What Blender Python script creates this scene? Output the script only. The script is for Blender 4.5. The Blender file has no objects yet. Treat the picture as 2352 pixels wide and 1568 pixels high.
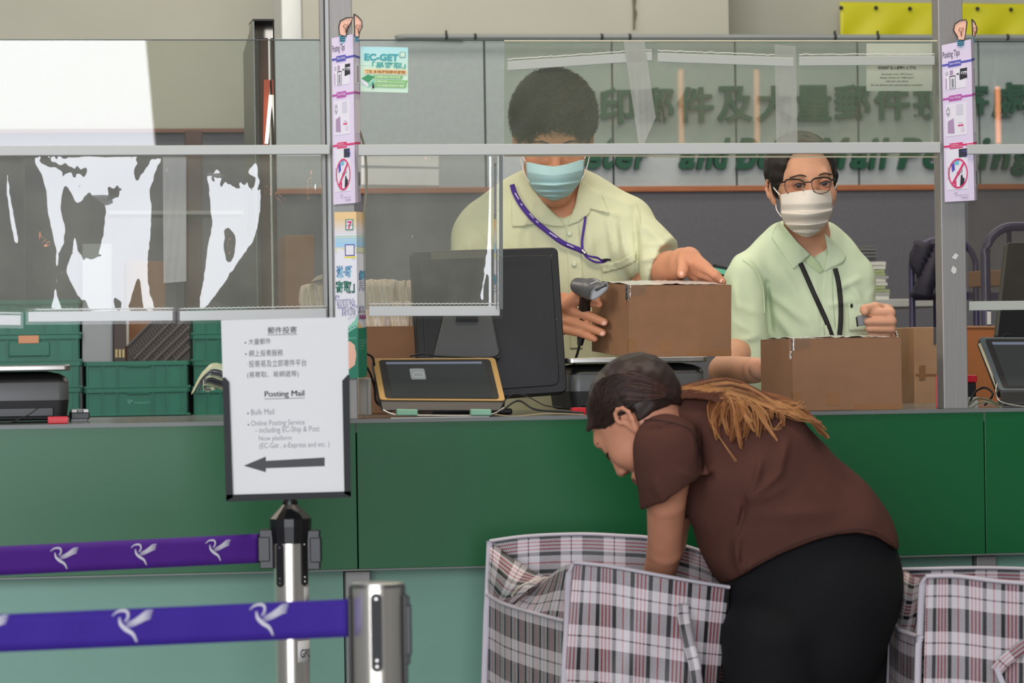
import bpy, bmesh, math, random
import numpy as np
from mathutils import Matrix, Vector
random.seed(7); rng = np.random.default_rng(7)
sc = bpy.context.scene; COL = sc.collection
R = math.radians

# ---------------------------------------------------------------- camera, world, exposure
FPX = 7700.0; CX = 1176.0; HY = 825.0; ROLL = 0.0146; CZ = 1.22
cam = bpy.data.cameras.new('camera'); camo = bpy.data.objects.new('camera', cam); COL.objects.link(camo)
cam.sensor_width = 36.0; cam.lens = FPX / 2352 * 36.0; cam.shift_y = (HY - 784) / 2352
cam.clip_start = 0.1; cam.clip_end = 100
camo.location = (0, 0, CZ); camo.rotation_euler = (R(90), ROLL, 0)
cam.dof.use_dof = True; cam.dof.focus_distance = 6.95; cam.dof.aperture_fstop = 9.0
sc.camera = camo
sc.view_settings.view_transform = 'Standard'; sc.view_settings.look = 'None'
sc.view_settings.gamma = 1; sc.view_settings.exposure = 0.0
w = bpy.data.worlds.new('world'); sc.world = w; w.use_nodes = True
w.node_tree.nodes['Background'].inputs[0].default_value = (0.56, 0.60, 0.60, 1)
w.node_tree.nodes['Background'].inputs[1].default_value = 0.31

def area(name, loc, rot, sx, sy, power, col):
    l = bpy.data.lights.new(name, 'AREA'); l.shape = 'RECTANGLE'; l.size = sx; l.size_y = sy
    l.energy = power; l.color = col
    o = bpy.data.objects.new(name, l); COL.objects.link(o); o.location = loc; o.rotation_euler = rot
    return o
area('office_ceiling_light_front', (0.4, 5.6, 3.5), (R(35), 0, R(6)), 3.2, 0.5, 48, (1.0, 0.87, 0.72))
area('office_ceiling_light_middle', (0.9, 8.3, 3.3), (0, 0, R(9)), 3.0, 0.6, 38, (1.0, 0.90, 0.78))
area('office_ceiling_light_rear', (-0.6, 9.6, 3.4), (R(25), 0, R(9)), 4.0, 0.4, 30, (1.0, 0.93, 0.84))
area('office_side_light', (-1.9, 7.0, 2.5), (0, R(-62), R(-12)), 0.5, 1.4, 22, (1.0, 0.86, 0.70))
area('hall_ceiling_light', (-1.2, 2.2, 3.6), (R(18), 0, 0), 2.0, 1.2, 4, (0.92, 0.97, 1.0))

# ---------------------------------------------------------------- frames: counter runs at a slight angle
SL = 0.16; AA = math.atan(SL); D0 = 6.2
CFM = Matrix.Translation((0, D0, 0)) @ Matrix.Rotation(AA, 4, 'Z')
ca, sa = math.cos(AA), math.sin(AA)
def uv(px, py):
    u = (px - CX) / FPX; v = (HY - py) / FPX
    return u + ROLL * v, v - ROLL * u
def W(px, py, d):
    u, v = uv(px, py); return Vector((u * d, d, CZ + v * d))
def pix(P):                       # world points (N,3) -> pixel coordinates
    u = P[:, 0] / P[:, 1]; v = (P[:, 2] - CZ) / P[:, 1]
    return CX + FPX * (u - ROLL * v), HY - FPX * (v + ROLL * u)
def S(px, py, t):                 # seen point on the plane t behind the counter front -> (s, z)
    u, v = uv(px, py); d = (t + D0 * ca) / (ca - u * sa)
    return (u * d) * ca + (d - D0) * sa, CZ + v * d
def C(px, py, t):
    s, z = S(px, py, t); return Vector((s, t, z))
def scale_at(d): return d / FPX   # metres per pixel

# ---------------------------------------------------------------- materials
def lin(h):
    h = h.lstrip('#'); c = [int(h[i:i + 2], 16) / 255 for i in (0, 2, 4)]
    return tuple(((x / 12.92) if x <= .04045 else ((x + .055) / 1.055) ** 2.4) for x in c)
_m = {}
def mat(name, col='#808080', rough=.5, metal=0, spec=.5, noise=0, nscale=20, bump=0, bscale=200, coat=0, emit=None, es=1, sss=0, stretch=None, fold=None):
    if name in _m: return _m[name]
    m = bpy.data.materials.new(name); m.use_nodes = True; nt = m.node_tree; b = nt.nodes['Principled BSDF']
    c = lin(col) if isinstance(col, str) else col
    b.inputs['Base Color'].default_value = (*c, 1); b.inputs['Roughness'].default_value = rough
    b.inputs['Metallic'].default_value = metal; b.inputs['Specular IOR Level'].default_value = spec
    b.inputs['Coat Weight'].default_value = coat
    if sss:
        b.inputs['Subsurface Weight'].default_value = sss; b.inputs['Subsurface Radius'].default_value = (.012, .005, .003)
        b.inputs['Subsurface Scale'].default_value = 1.0
    if emit:
        b.inputs['Emission Color'].default_value = (*lin(emit), 1); b.inputs['Emission Strength'].default_value = es
    if noise or bump or fold:
        tc = nt.nodes.new('ShaderNodeTexCoord'); mp = nt.nodes.new('ShaderNodeMapping')
        if stretch: mp.inputs['Scale'].default_value = stretch
        nt.links.new(tc.outputs['Object'], mp.inputs[0])
    if noise:
        n = nt.nodes.new('ShaderNodeTexNoise'); n.inputs['Scale'].default_value = nscale; n.inputs['Detail'].default_value = 5
        nt.links.new(mp.outputs[0], n.inputs['Vector'])
        mr = nt.nodes.new('ShaderNodeMapRange'); mr.inputs[1].default_value = .3; mr.inputs[2].default_value = .7
        mr.inputs[3].default_value = 1 - noise; mr.inputs[4].default_value = 1 + noise
        nt.links.new(n.outputs['Fac'], mr.inputs[0])
        mx = nt.nodes.new('ShaderNodeMix'); mx.data_type = 'RGBA'; mx.blend_type = 'MULTIPLY'; mx.inputs[0].default_value = 1
        mx.inputs[6].default_value = (*c, 1); nt.links.new(mr.outputs[0], mx.inputs[7]); nt.links.new(mx.outputs[2], b.inputs['Base Color'])
    if bump:
        n = nt.nodes.new('ShaderNodeTexNoise'); n.inputs['Scale'].default_value = bscale; n.inputs['Detail'].default_value = 4
        nt.links.new(mp.outputs[0], n.inputs['Vector'])
        bp = nt.nodes.new('ShaderNodeBump'); bp.inputs['Strength'].default_value = bump; bp.inputs['Distance'].default_value = .002
        nt.links.new(n.outputs['Fac'], bp.inputs['Height']); nt.links.new(bp.outputs[0], b.inputs['Normal'])
    if fold:                                     # soft creases of crumpled cloth
        n = nt.nodes.new('ShaderNodeTexNoise'); n.inputs['Scale'].default_value = fold[1]; n.inputs['Detail'].default_value = 2; n.inputs['Distortion'].default_value = 1.6; n.noise_type = 'RIDGED_MULTIFRACTAL'
        nt.links.new(mp.outputs[0], n.inputs['Vector']); b2 = nt.nodes.new('ShaderNodeBump'); b2.inputs['Strength'].default_value = fold[0]; b2.inputs['Distance'].default_value = fold[2]
        nt.links.new(n.outputs['Fac'], b2.inputs['Height']); nt.links.new(b2.outputs[0], b.inputs['Normal'])
        if bump: nt.links.new(bp.outputs[0], b2.inputs['Normal'])
    _m[name] = m; return m
def clear(name, tint='#ffffff', ior=1.5, rough=0.0, haze=0.0, hazecol='#9aa39a', refl=1.0, bump=0, bscale=30):
    """thin transparent sheet: passes light straight through, mirrors by Fresnel, a little milky haze"""
    if name in _m: return _m[name]
    m = bpy.data.materials.new(name); m.use_nodes = True; nt = m.node_tree; nt.nodes.clear()
    N = nt.nodes.new; out = N('ShaderNodeOutputMaterial')
    tr = N('ShaderNodeBsdfTransparent'); tr.inputs[0].default_value = (*lin(tint), 1)
    df = N('ShaderNodeBsdfDiffuse'); df.inputs[0].default_value = (*lin(hazecol), 1)
    m1 = N('ShaderNodeMixShader'); nt.links.new(tr.outputs[0], m1.inputs[1]); nt.links.new(df.outputs[0], m1.inputs[2])
    tc = N('ShaderNodeTexCoord')
    if haze:
        n = N('ShaderNodeTexNoise'); n.inputs['Scale'].default_value = 9; n.inputs['Detail'].default_value = 6
        nt.links.new(tc.outputs['Object'], n.inputs['Vector'])
        mr = N('ShaderNodeMapRange'); mr.inputs[1].default_value = .3; mr.inputs[2].default_value = .7
        mr.inputs[3].default_value = haze * .7; mr.inputs[4].default_value = haze * 1.3
        nt.links.new(n.outputs['Fac'], mr.inputs[0]); nt.links.new(mr.outputs[0], m1.inputs[0])
    else: m1.inputs[0].default_value = 0
    gl = N('ShaderNodeBsdfGlossy'); gl.inputs['Roughness'].default_value = rough; gl.inputs[0].default_value = (refl, refl, refl, 1)
    fr = N('ShaderNodeFresnel'); fr.inputs[0].default_value = ior
    ml = N('ShaderNodeMath'); ml.operation = 'MULTIPLY'; ml.inputs[1].default_value = 1.9; ml.use_clamp = True
    nt.links.new(fr.outputs[0], ml.inputs[0])
    if bump:
        n = N('ShaderNodeTexNoise'); n.inputs['Scale'].default_value = bscale; n.inputs['Detail'].default_value = 3
        nt.links.new(tc.outputs['Object'], n.inputs['Vector'])
        bp = N('ShaderNodeBump'); bp.inputs['Strength'].default_value = bump; bp.inputs['Distance'].default_value = .004
        nt.links.new(n.outputs['Fac'], bp.inputs['Height']); nt.links.new(bp.outputs[0], gl.inputs['Normal'])
    m2 = N('ShaderNodeMixShader'); nt.links.new(ml.outputs[0], m2.inputs[0]); nt.links.new(m1.outputs[0], m2.inputs[1]); nt.links.new(gl.outputs[0], m2.inputs[2])
    nt.links.new(m2.outputs[0], out.inputs[0]); _m[name] = m; return m

# ---------------------------------------------------------------- mesh builder
class MB:
    def __init__(s): s.v = []; s.f = []; s.uv = {}
    def add(s, vs, fs, M=None):
        o = len(s.v); s.v += [tuple((M @ Vector(p)) if M is not None else p) for p in vs]
        s.f += [tuple(i + o for i in f) for f in fs]; return s
    def box(s, a, b, M=None):
        x0, y0, z0 = a; x1, y1, z1 = b
        return s.add([(x0,y0,z0),(x1,y0,z0),(x1,y1,z0),(x0,y1,z0),(x0,y0,z1),(x1,y0,z1),(x1,y1,z1),(x0,y1,z1)],
                     [(0,3,2,1),(4,5,6,7),(0,1,5,4),(1,2,6,5),(2,3,7,6),(3,0,4,7)], M)
    def hexa(s, pts):             # 8 corners in the order of box()
        return s.add(pts, [(0,3,2,1),(4,5,6,7),(0,1,5,4),(1,2,6,5),(2,3,7,6),(3,0,4,7)])
    def prism(s, poly, y0, y1, M=None, caps=True):   # outline in x,z extruded along y
        n = len(poly); vs = [(p[0], y0, p[1]) for p in poly] + [(p[0], y1, p[1]) for p in poly]
        fs = [(i, (i+1) % n, n + (i+1) % n, n + i) for i in range(n)]
        if caps: fs += [tuple(range(n))[::-1], tuple(range(n, 2*n))]
        return s.add(vs, fs, M)
    def lathe(s, prof, n=24, M=None):                # (r, z) profile about z
        vs = []; fs = []
        for r, z in prof:
            for i in range(n): a = 2*math.pi*i/n; vs.append((r*math.cos(a), r*math.sin(a), z))
        for k in range(len(prof)-1):
            for i in range(n): fs.append((k*n+i, k*n+(i+1) % n, (k+1)*n+(i+1) % n, (k+1)*n+i))
        fs.append(tuple(range(n))[::-1]); fs.append(tuple(range((len(prof)-1)*n, len(prof)*n)))
        return s.add(vs, fs, M)
    def tube(s, pts, r, n=8, M=None, flat=None):
        pts = [Vector(p) for p in pts]; vs = []; fs = []; m = len(pts)
        rr = r if isinstance(r, (list, tuple)) else [r]*m
        up = Vector((0, 0, 1)); 
        for k, p in enumerate(pts):
            t = (pts[min(k+1, m-1)] - pts[max(k-1, 0)]).normalized()
            a = t.cross(up if abs(t.dot(up)) < .95 else Vector((0, 1, 0))).normalized()
            if k and a.dot(pa) < 0: a = -a
            pa = a; b = a.cross(t)
            for i in range(n):
                q = 2*math.pi*i/n; e = (flat or 1)
                vs.append(tuple(p + a*rr[k]*math.cos(q) + b*rr[k]*e*math.sin(q)))
        for k in range(m-1):
            for i in range(n): fs.append((k*n+i, k*n+(i+1) % n, (k+1)*n+(i+1) % n, (k+1)*n+i))
        fs += [tuple(range(n)), tuple(range((m-1)*n, m*n))[::-1]]
        return s.add(vs, fs, M)
    def grid(s, P, closed=False):                    # P[row][col] points
        r = len(P); c = len(P[0]); vs = [tuple(p) for row in P for p in row]
        fs = [(i*c+j, i*c+(j+1) % c, (i+1)*c+(j+1) % c, (i+1)*c+j) for i in range(r-1) for j in range(c if closed else c-1)]
        return s.add(vs, fs)
    def ell(s, c, r, M=None, nu=20, nv=12):
        vs = []; fs = []
        for j in range(nv+1):
            t = math.pi*j/nv
            for i in range(nu):
                a = 2*math.pi*i/nu; vs.append((c[0]+r[0]*math.sin(t)*math.cos(a), c[1]+r[1]*math.sin(t)*math.sin(a), c[2]+r[2]*math.cos(t)))
        for j in range(nv):
            for i in range(nu): fs.append((j*nu+i, (j+1)*nu+i, (j+1)*nu+(i+1) % nu, j*nu+(i+1) % nu))
        return s.add(vs, fs, M)
def rect(x0, x1, z0, z1, r=0, n=5):                  # rounded rectangle outline
    if r <= 0: return [(x0, z0), (x1, z0), (x1, z1), (x0, z1)]
    out = []
    for cx, cz, a0 in ((x1-r, z0+r, -90), (x1-r, z1-r, 0), (x0+r, z1-r, 90), (x0+r, z0+r, 180)):
        for k in range(n+1): a = R(a0 + 90*k/n); out.append((cx + r*math.cos(a), cz + r*math.sin(a)))
    return out
MW = {}                                              # world matrices of things
I4 = Matrix.Identity(4)
def meta(o, label=None, cat=None, group=None, kind=None):
    if label: o['label'] = label
    if cat: o['category'] = cat
    if group: o['group'] = group
    if kind: o['kind'] = kind
    return o
def thing(name, label, cat, loc, F=I4, group=None, kind=None):
    """empty at the base of a thing; loc in frame F"""
    o = bpy.data.objects.new(name, None); COL.objects.link(o); o.empty_display_size = .05
    Mx = F @ Matrix.Translation(loc); o.matrix_world = Mx; MW[o.name] = Mx
    return meta(o, label, cat, group, kind)
def obj(name, mb, m, parent=None, F=I4, smooth=False, bevel=0, seg=2, solid=0, sub=0, label=None, uvs=None, loc=None, autos=40):
    """link a mesh object; vertices are written in frame F"""
    base = MW[parent.name] if parent else (F @ Matrix.Translation(loc) if loc else I4)
    T = base.inverted() @ F
    me = bpy.data.meshes.new(name)
    if isinstance(mb, tuple): V, Fc = mb
    else: V, Fc = mb.v, mb.f
    A = np.array(V, dtype=np.float64).reshape(-1, 3); Tn = np.array(T); A = A @ Tn[:3, :3].T + Tn[:3, 3]
    me.from_pydata(A.tolist(), [], [tuple(int(i) for i in f) for f in Fc]); me.validate()
    if uvs is not None:
        l = me.uv_layers.new(name='uv'); 
        li = np.empty(len(me.loops), dtype=np.int32); me.loops.foreach_get('vertex_index', li)
        l.data.foreach_set('uv', np.asarray(uvs, dtype=np.float32)[li].ravel())
    o = bpy.data.objects.new(name, me); COL.objects.link(o)
    for k in (m if isinstance(m, (list, tuple)) else [m]): me.materials.append(k)
    if parent: o.parent = parent
    elif loc: o.matrix_world = base
    MW[o.name] = base if not parent else MW[parent.name]
    if parent is not None: MW[o.name] = MW[parent.name]
    if solid: md = o.modifiers.new('solid', 'SOLIDIFY'); md.thickness = abs(solid); md.offset = 1 if solid > 0 else -1
    if sub: md = o.modifiers.new('sub', 'SUBSURF'); md.levels = sub; md.render_levels = sub
    if bevel: md = o.modifiers.new('bevel', 'BEVEL'); md.width = bevel; md.segments = seg; md.limit_method = 'ANGLE'; md.angle_limit = R(35)
    if smooth:
        me.polygons.foreach_set('use_smooth', [True]*len(me.polygons))
        if smooth == 'auto' or bevel:
            try: me.set_sharp_from_angle(angle=R(autos))
            except Exception: pass
    if label: o['label'] = label
    return o
def fixnormals(mb):
    bm = bmesh.new(); 
    for v in mb.v: bm.verts.new(v)
    bm.verts.ensure_lookup_table()
    for f in mb.f:
        try: bm.faces.new([bm.verts[i] for i in f])
        except ValueError: pass
    bmesh.ops.recalc_face_normals(bm, faces=bm.faces); bm.verts.index_update()
    mb.v = [tuple(v.co) for v in bm.verts]; mb.f = [tuple(v.index for v in f.verts) for f in bm.faces]; bm.free(); return mb
def text(string, x0, x1, z0, z1, y, F=I4, name='lettering', m=None, parent=None, ext=.0004, bold=0, shear=0, loc=None, rot=0, label=None, lines=False):
    """flat writing filling the rectangle x0..x1, z0..z1 at depth y of frame F, facing -y"""
    cu = bpy.data.curves.new('t', 'FONT'); cu.body = string; cu.size = 1; cu.offset = bold; cu.shear = shear; cu.resolution_u = 3
    if lines: cu.align_x = 'CENTER'
    to = bpy.data.objects.new('t', cu); COL.objects.link(to)
    dg = bpy.context.evaluated_depsgraph_get(); me = bpy.data.meshes.new_from_object(to.evaluated_get(dg))
    n = len(me.vertices); A = np.empty(n*3); me.vertices.foreach_get('co', A); A = A.reshape(-1, 3)
    F2 = [tuple(p.vertices) for p in me.polygons]
    bpy.data.objects.remove(to); bpy.data.curves.remove(cu); bpy.data.meshes.remove(me)
    if n == 0: return None
    mn = A.min(0); mx = A.max(0); sx = (x1-x0)/max(mx[0]-mn[0], 1e-6); sz = (z1-z0)/max(mx[1]-mn[1], 1e-6)
    X = (A[:, 0]-mn[0])*sx; Z = (A[:, 1]-mn[1])*sz
    if rot:
        cxx, czz = (x1-x0)/2, (z1-z0)/2; X, Z = cxx+(X-cxx)*math.cos(rot)-(Z-czz)*math.sin(rot), czz+(X-cxx)*math.sin(rot)+(Z-czz)*math.cos(rot)
    X += x0; Z += z0
    V = [(float(a), y, float(b)) for a, b in zip(X, Z)]
    # give depth: front faces + offset copy + rim
    mb = MB(); N = len(V)
    from collections import Counter
    ed = Counter(); 
    for f in F2:
        for i in range(len(f)): a, b = f[i], f[(i+1) % len(f)]; ed[(a, b)] += 1
    fr = [(p[0], p[1]-ext, p[2]) for p in V]
    mb.add(fr + V, list(F2) + [(a+N, b+N, b, a) for (a, b) in ed if (b, a) not in ed])
    return obj(name, mb, m, parent, F, loc=loc, label=label)
# ---------------------------------------------------------------- smooth bodies: distance fields meshed with surface nets
class Body:
    """an ordered list of blended primitives; call it with (N,3) points for distances"""
    def __init__(s): s.ops = []; s.post = []
    def cap(s, a, b, r1, r2=None, k=.02, op='u', sq=None):
        s.ops.append(('cap', np.array(a, np.float32), np.array(b, np.float32), r1, r1 if r2 is None else r2, k, op, sq)); return s
    def ell(s, c, r, k=.02, op='u', rot=None):
        Rm = np.array((rot or Matrix.Identity(3)), np.float32)[:3, :3]
        s.ops.append(('ell', np.array(c, np.float32), np.array(r, np.float32), Rm, None, k, op, None)); return s
    def plane(s, c, n, op='i', k=.0):       # keeps the side the normal points away from
        n = np.array(n, np.float32); n /= np.linalg.norm(n)
        s.ops.append(('pl', np.array(c, np.float32), n, None, None, k, op, None)); return s
    def other(s, body, off=0, op='s', k=.0):
        s.ops.append(('ot', body, off, None, None, k, op, None)); return s
    def bound(s):
        P = []
        for o in s.ops:
            if o[6] != 'u': continue
            if o[0] == 'cap':
                r = max(o[3], o[4]); P += [o[1]-r, o[1]+r, o[2]-r, o[2]+r]
            elif o[0] == 'ell': r = float(max(o[2])); P += [o[1]-r, o[1]+r]
            elif o[0] == 'ot': a, b = o[1].bound(); P += [a, b]
        P = np.array(P); return P.min(0)-.02, P.max(0)+.02
    def __call__(s, P, posts=True):
        d = None
        for o in s.ops:
            t = o[0]
            if t == 'cap':
                a, b, r1, r2 = o[1], o[2], o[3], o[4]; ba = b-a; pa = P-a
                h = np.clip(pa @ ba / max(float(ba @ ba), 1e-9), 0, 1)
                q = pa - h[:, None]*ba
                if o[7] is not None:                 # squash along a direction: (axis, factor)
                    ax = np.array(o[7][0], np.float32); ax /= np.linalg.norm(ax); c = q @ ax
                    q = q + (c*(1/o[7][1]-1))[:, None]*ax
                e = np.sqrt((q*q).sum(1)) - (r1 + (r2-r1)*h)
                if o[7] is not None: e = e*min(1, o[7][1])
            elif t == 'ell':
                q = (P-o[1]) @ o[3]; k0 = np.sqrt(((q/o[2])**2).sum(1)); k1 = np.sqrt(((q/o[2]**2)**2).sum(1)) + 1e-9
                e = k0*(k0-1)/k1
            elif t == 'pl': e = (P-o[1]) @ o[2]
            else: e = o[1](P) - o[2]
            if d is None: d = e; continue
            k, op = o[5], o[6]
            if op == 's': e = -e
            if op == 'u':
                if k: h = np.clip(.5+.5*(d-e)/k, 0, 1); d = d*(1-h)+e*h-k*h*(1-h)
                else: d = np.minimum(d, e)
            else:
                if k: h = np.clip(.5-.5*(d-e)/k, 0, 1); d = d*(1-h)+e*h+k*h*(1-h)
                else: d = np.maximum(d, e)
        if posts:
            for f in s.post: d = f(P, d)
        return d
def creases(lst):
    """folds of cloth: (px0,py0,px1,py1,width_px,depth_m)"""
    def f(P, d):
        near = np.abs(d) < .05
        if not near.any(): return d
        Q = P[near]; x, y = pix(Q); dd = np.zeros(len(Q), np.float32)
        for (x0, y0, x1, y1, wd, am) in lst:
            bx, by = x1-x0, y1-y0; h = np.clip(((x-x0)*bx+(y-y0)*by)/(bx*bx+by*by), 0, 1)
            r2 = (x-x0-h*bx)**2+(y-y0-h*by)**2
            dd += 1.7*am*np.exp(-r2/(wd*wd))*np.sin(np.pi*np.clip(h*.9+.05, 0, 1))**.5
        d = d.copy(); d[near] -= dd; return d
    return f
def ripple(amp, freq, seed=0, aniso=(1, 1, 1)):
    rr = np.random.default_rng(seed); ks = rr.normal(size=(7, 3))*freq*np.array(aniso); ph = rr.uniform(0, 6.28, 7)
    def f(P, d):
        near = np.abs(d) < .05; d = d.copy(); Q = P[near]; a = np.zeros(len(Q), np.float32)
        for k, p in zip(ks, ph): a += np.sin(Q @ k.astype(np.float32) + p)
        d[near] -= amp*a/2.6; return d
    return f
def mesh(body, h, lo=None, hi=None):
    if lo is None: lo, hi = body.bound()
    lo = np.array(lo, np.float32); hi = np.array(hi, np.float32); B = 12
    nb = np.ceil((hi-lo)/(h*B)).astype(int)
    ii = np.stack(np.meshgrid(*[np.arange(n) for n in nb], indexing='ij'), -1).reshape(-1, 3)
    cen = lo + (ii+.5)*B*h; dc = body(cen.astype(np.float32))
    ii = ii[np.abs(dc) < B*h*.87*1.35 + .006]
    g = np.stack(np.meshgrid(*[np.arange(B+1)]*3, indexing='ij'), -1).reshape(-1, 3)
    cv = []; cp = []; eds = [[], [], []]
    CH = max(1, int(1.5e6 // (B+1)**3))
    off8 = [(a, b, c) for a in (0, 1) for b in (0, 1) for c in (0, 1)]
    for s0 in range(0, len(ii), CH):
        ib = ii[s0:s0+CH]; idx = ib[:, None, :]*B + g[None]; P = (lo + idx.reshape(-1, 3)*h).astype(np.float32)
        D = body(P).reshape(len(ib), B+1, B+1, B+1)
        sg = D < 0
        cs = sum(sg[:, a:B+a, b:B+b, c:B+c].astype(np.int8) for a, b, c in off8)
        n, i, j, k = np.nonzero((cs > 0) & (cs < 8))
        v8 = {o: D[n, i+o[0], j+o[1], k+o[2]] for o in off8}
        acc = np.zeros((len(n), 3)); cnt = np.zeros(len(n))
        for a in off8:
            for ax in range(3):
                if a[ax]: continue
                b = list(a); b[ax] = 1; b = tuple(b); da, db = v8[a], v8[b]; c = (da < 0) != (db < 0)
                t = np.where(c, da/np.where(c, da-db, 1), 0)
                p = np.array(a, float)[None].repeat(len(n), 0); p[:, ax] += t
                acc += p*c[:, None]; cnt += c
        cell = ib[n]*B + np.stack([i, j, k], 1)
        cv.append(cell); cp.append(lo + (cell + acc/cnt[:, None])*h)
        for ax in range(3):                          # sign changes along grid edges owned by this block
            sl = [slice(0, B)]*3; s2 = list(sl); s2[ax] = slice(1, B+1)
            A_ = sg[(slice(None), *sl)]; B_ = sg[(slice(None), *s2)]
            q = np.nonzero(A_ != B_); e = ib[q[0]]*B + np.stack(q[1:], 1)
            eds[ax].append(np.concatenate([e, A_[q][:, None]], 1))
    cv = np.concatenate(cv); cp = np.concatenate(cp)
    M = np.array([1 << 42, 1 << 21, 1], np.int64); key = (cv + 4) @ M; o = np.argsort(key); key = key[o]; cp = cp[o]
    Fs = []
    for ax in range(3):
        e = np.concatenate(eds[ax]); u, v = [a for a in range(3) if a != ax]
        if ax == 1: u, v = v, u
        inside = e[:, 3].astype(bool); c = e[:, :3]; q = []
        for du, dv in ((0, 0), (-1, 0), (-1, -1), (0, -1)):
            cc = c.copy(); cc[:, u] += du; cc[:, v] += dv; kk = (cc + 4) @ M
            p = np.searchsorted(key, kk); p = np.clip(p, 0, len(key)-1); ok = key[p] == kk; q.append(np.where(ok, p, -1))
        q = np.stack(q, 1); good = (q >= 0).all(1); q = q[good]; ins = inside[good]
        q[~ins] = q[~ins][:, ::-1]; Fs.append(q)
    return cp, np.concatenate(Fs)
def drape(body, px, py, d0, d1, off=.003, n=70):
    """depth at which the view through each pixel meets the body (lifted by off)"""
    px = np.asarray(px, float); py = np.asarray(py, float); u = (px-CX)/FPX; v = (HY-py)/FPX
    uu, vv = u+ROLL*v, v-ROLL*u; d = np.full(px.shape, d0, float); hit = np.zeros(px.shape, bool)
    for _ in range(n):
        P = np.stack([uu*d, d, CZ+vv*d], 1).astype(np.float32); s = body(P)-off
        hit |= s < .0006; d = np.where(hit, d, np.minimum(d+np.maximum(s, .0004)*.8, d1))
    return np.stack([uu*d, d, CZ+vv*d], 1), hit
# ---------------------------------------------------------------- quads: a face of a thing given by where its corners stand
def TG(string, bold=0, shear=0, lines=False, space=1):
    cu = bpy.data.curves.new('t', 'FONT'); cu.body = string; cu.size = 1; cu.offset = bold; cu.shear = shear; cu.resolution_u = 3; cu.space_line = space
    to = bpy.data.objects.new('t', cu); COL.objects.link(to)
    me = bpy.data.meshes.new_from_object(to.evaluated_get(bpy.context.evaluated_depsgraph_get()))
    n = len(me.vertices); A = np.empty(n*3); me.vertices.foreach_get('co', A); A = A.reshape(-1, 3)
    F2 = [tuple(p.vertices) for p in me.polygons]
    bpy.data.objects.remove(to); bpy.data.curves.remove(cu); bpy.data.meshes.remove(me)
    mn, mx = A.min(0), A.max(0); A = (A-mn)/np.maximum(mx-mn, 1e-6); return A[:, :2], F2
class Quad:
    """corners TL, TR, BR, BL as points; q(a, b, off): a across, b down, off towards the viewer"""
    def __init__(s, pts): s.p = [Vector(p) for p in pts]; s.n = (s.p[1]-s.p[0]).cross(s.p[3]-s.p[0]).normalized(); s.n = s.n if s.n.y < 0 else -s.n
    def __call__(s, a, b, off=0):
        return s.p[0]*(1-a)*(1-b)+s.p[1]*a*(1-b)+s.p[2]*a*b+s.p[3]*(1-a)*b + s.n*off
    def slab(s, a0, a1, b0, b1, off, th, mb=None):
        mb = mb or MB(); q = s
        return mb.hexa([q(a0,b1,off), q(a1,b1,off), q(a1,b1,off-th), q(a0,b1,off-th), q(a0,b0,off), q(a1,b0,off), q(a1,b0,off-th), q(a0,b0,off-th)])
    def poly(s, pts, off, th=.0003, mb=None):
        mb = mb or MB(); n = len(pts); vs = [s(a, b, off) for a, b in pts]+[s(a, b, off-th) for a, b in pts]
        return mb.add([tuple(v) for v in vs], [tuple(range(n)), tuple(range(n, 2*n))[::-1]]+[(i, n+i, n+(i+1) % n, (i+1) % n) for i in range(n)])
    def text(s, st, a0, a1, b0, b1, off, m, parent, F=I4, name='lettering', bold=0, shear=0, lines=False, space=1, th=.0003, label=None):
        A, F2 = TG(st, bold, shear, lines, space); mb = MB()
        V = [tuple(s(a0+(a1-a0)*x, b1+(b0-b1)*y, off)) for x, y in A]; mb.add(V, F2)
        return obj(name, mb, m, parent, F, label=label)
def stroke(pts, w0, w1, n=24, asp=1.0):
    """a tapered ribbon through control points in the a,b plane"""
    P = catmull([Vector((p[0], p[1], 0)) for p in pts], n); out1 = []; out2 = []; m = len(P)
    for i, p in enumerate(P):
        t = (P[min(i+1, m-1)]-P[max(i-1, 0)]); t.x *= asp; t.normalize(); k = i/(m-1); w = (w0+(w1-w0)*k)*math.sin(math.pi*min(max(k, .06), .94))**.5/2
        out1.append((p.x - t.y*w/asp, p.y + t.x*w)); out2.append((p.x + t.y*w/asp, p.y - t.x*w))
    return out1, out2
def ribbon(q, pts, w0, w1, off, mb, asp=1.0, n=20):
    o1, o2 = stroke(pts, w0, w1, n, asp); V = [tuple(q(a, b, off)) for a, b in o1]+[tuple(q(a, b, off)) for a, b in o2]; m = len(o1)
    mb.add(V, [(i, i+1, m+i+1, m+i) for i in range(m-1)])
def catmull(P, n):
    P = [Vector(p) for p in P]
    if len(P) < 3: return [P[0].lerp(P[-1], i/(n-1)) for i in range(n)]
    Q = [P[0]*2-P[1]] + P + [P[-1]*2-P[-2]]; out = []; m = len(P)-1
    for i in range(n):
        t = i/(n-1)*m; k = min(int(t), m-1); f = t-k; a, b, c, d = Q[k:k+4]
        out.append(.5*((2*b)+(c-a)*f+(2*a-5*b+4*c-d)*f*f+(3*b-a-3*c+d)*f**3))
    return out
def plate(px4, t, th, F=CFM):          # four pixel corners TL,TR,BR,BL on counter-parallel plane(s) t -> mesh in CF
    tt = t if isinstance(t, (list, tuple)) else [t]*4
    p = [C(x, y, k) for (x, y), k in zip(px4, tt)]; b = [v + Vector((0, th, 0)) for v in p]
    return MB().hexa([p[3], p[2], b[2], b[3], p[0], p[1], b[1], b[0]])
def base_of(mb, F=CFM):
    A = np.array(mb.v); return Vector((float((A[:, 0].min()+A[:, 0].max())/2), float((A[:, 1].min()+A[:, 1].max())/2), float(A[:, 2].min())))

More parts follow.
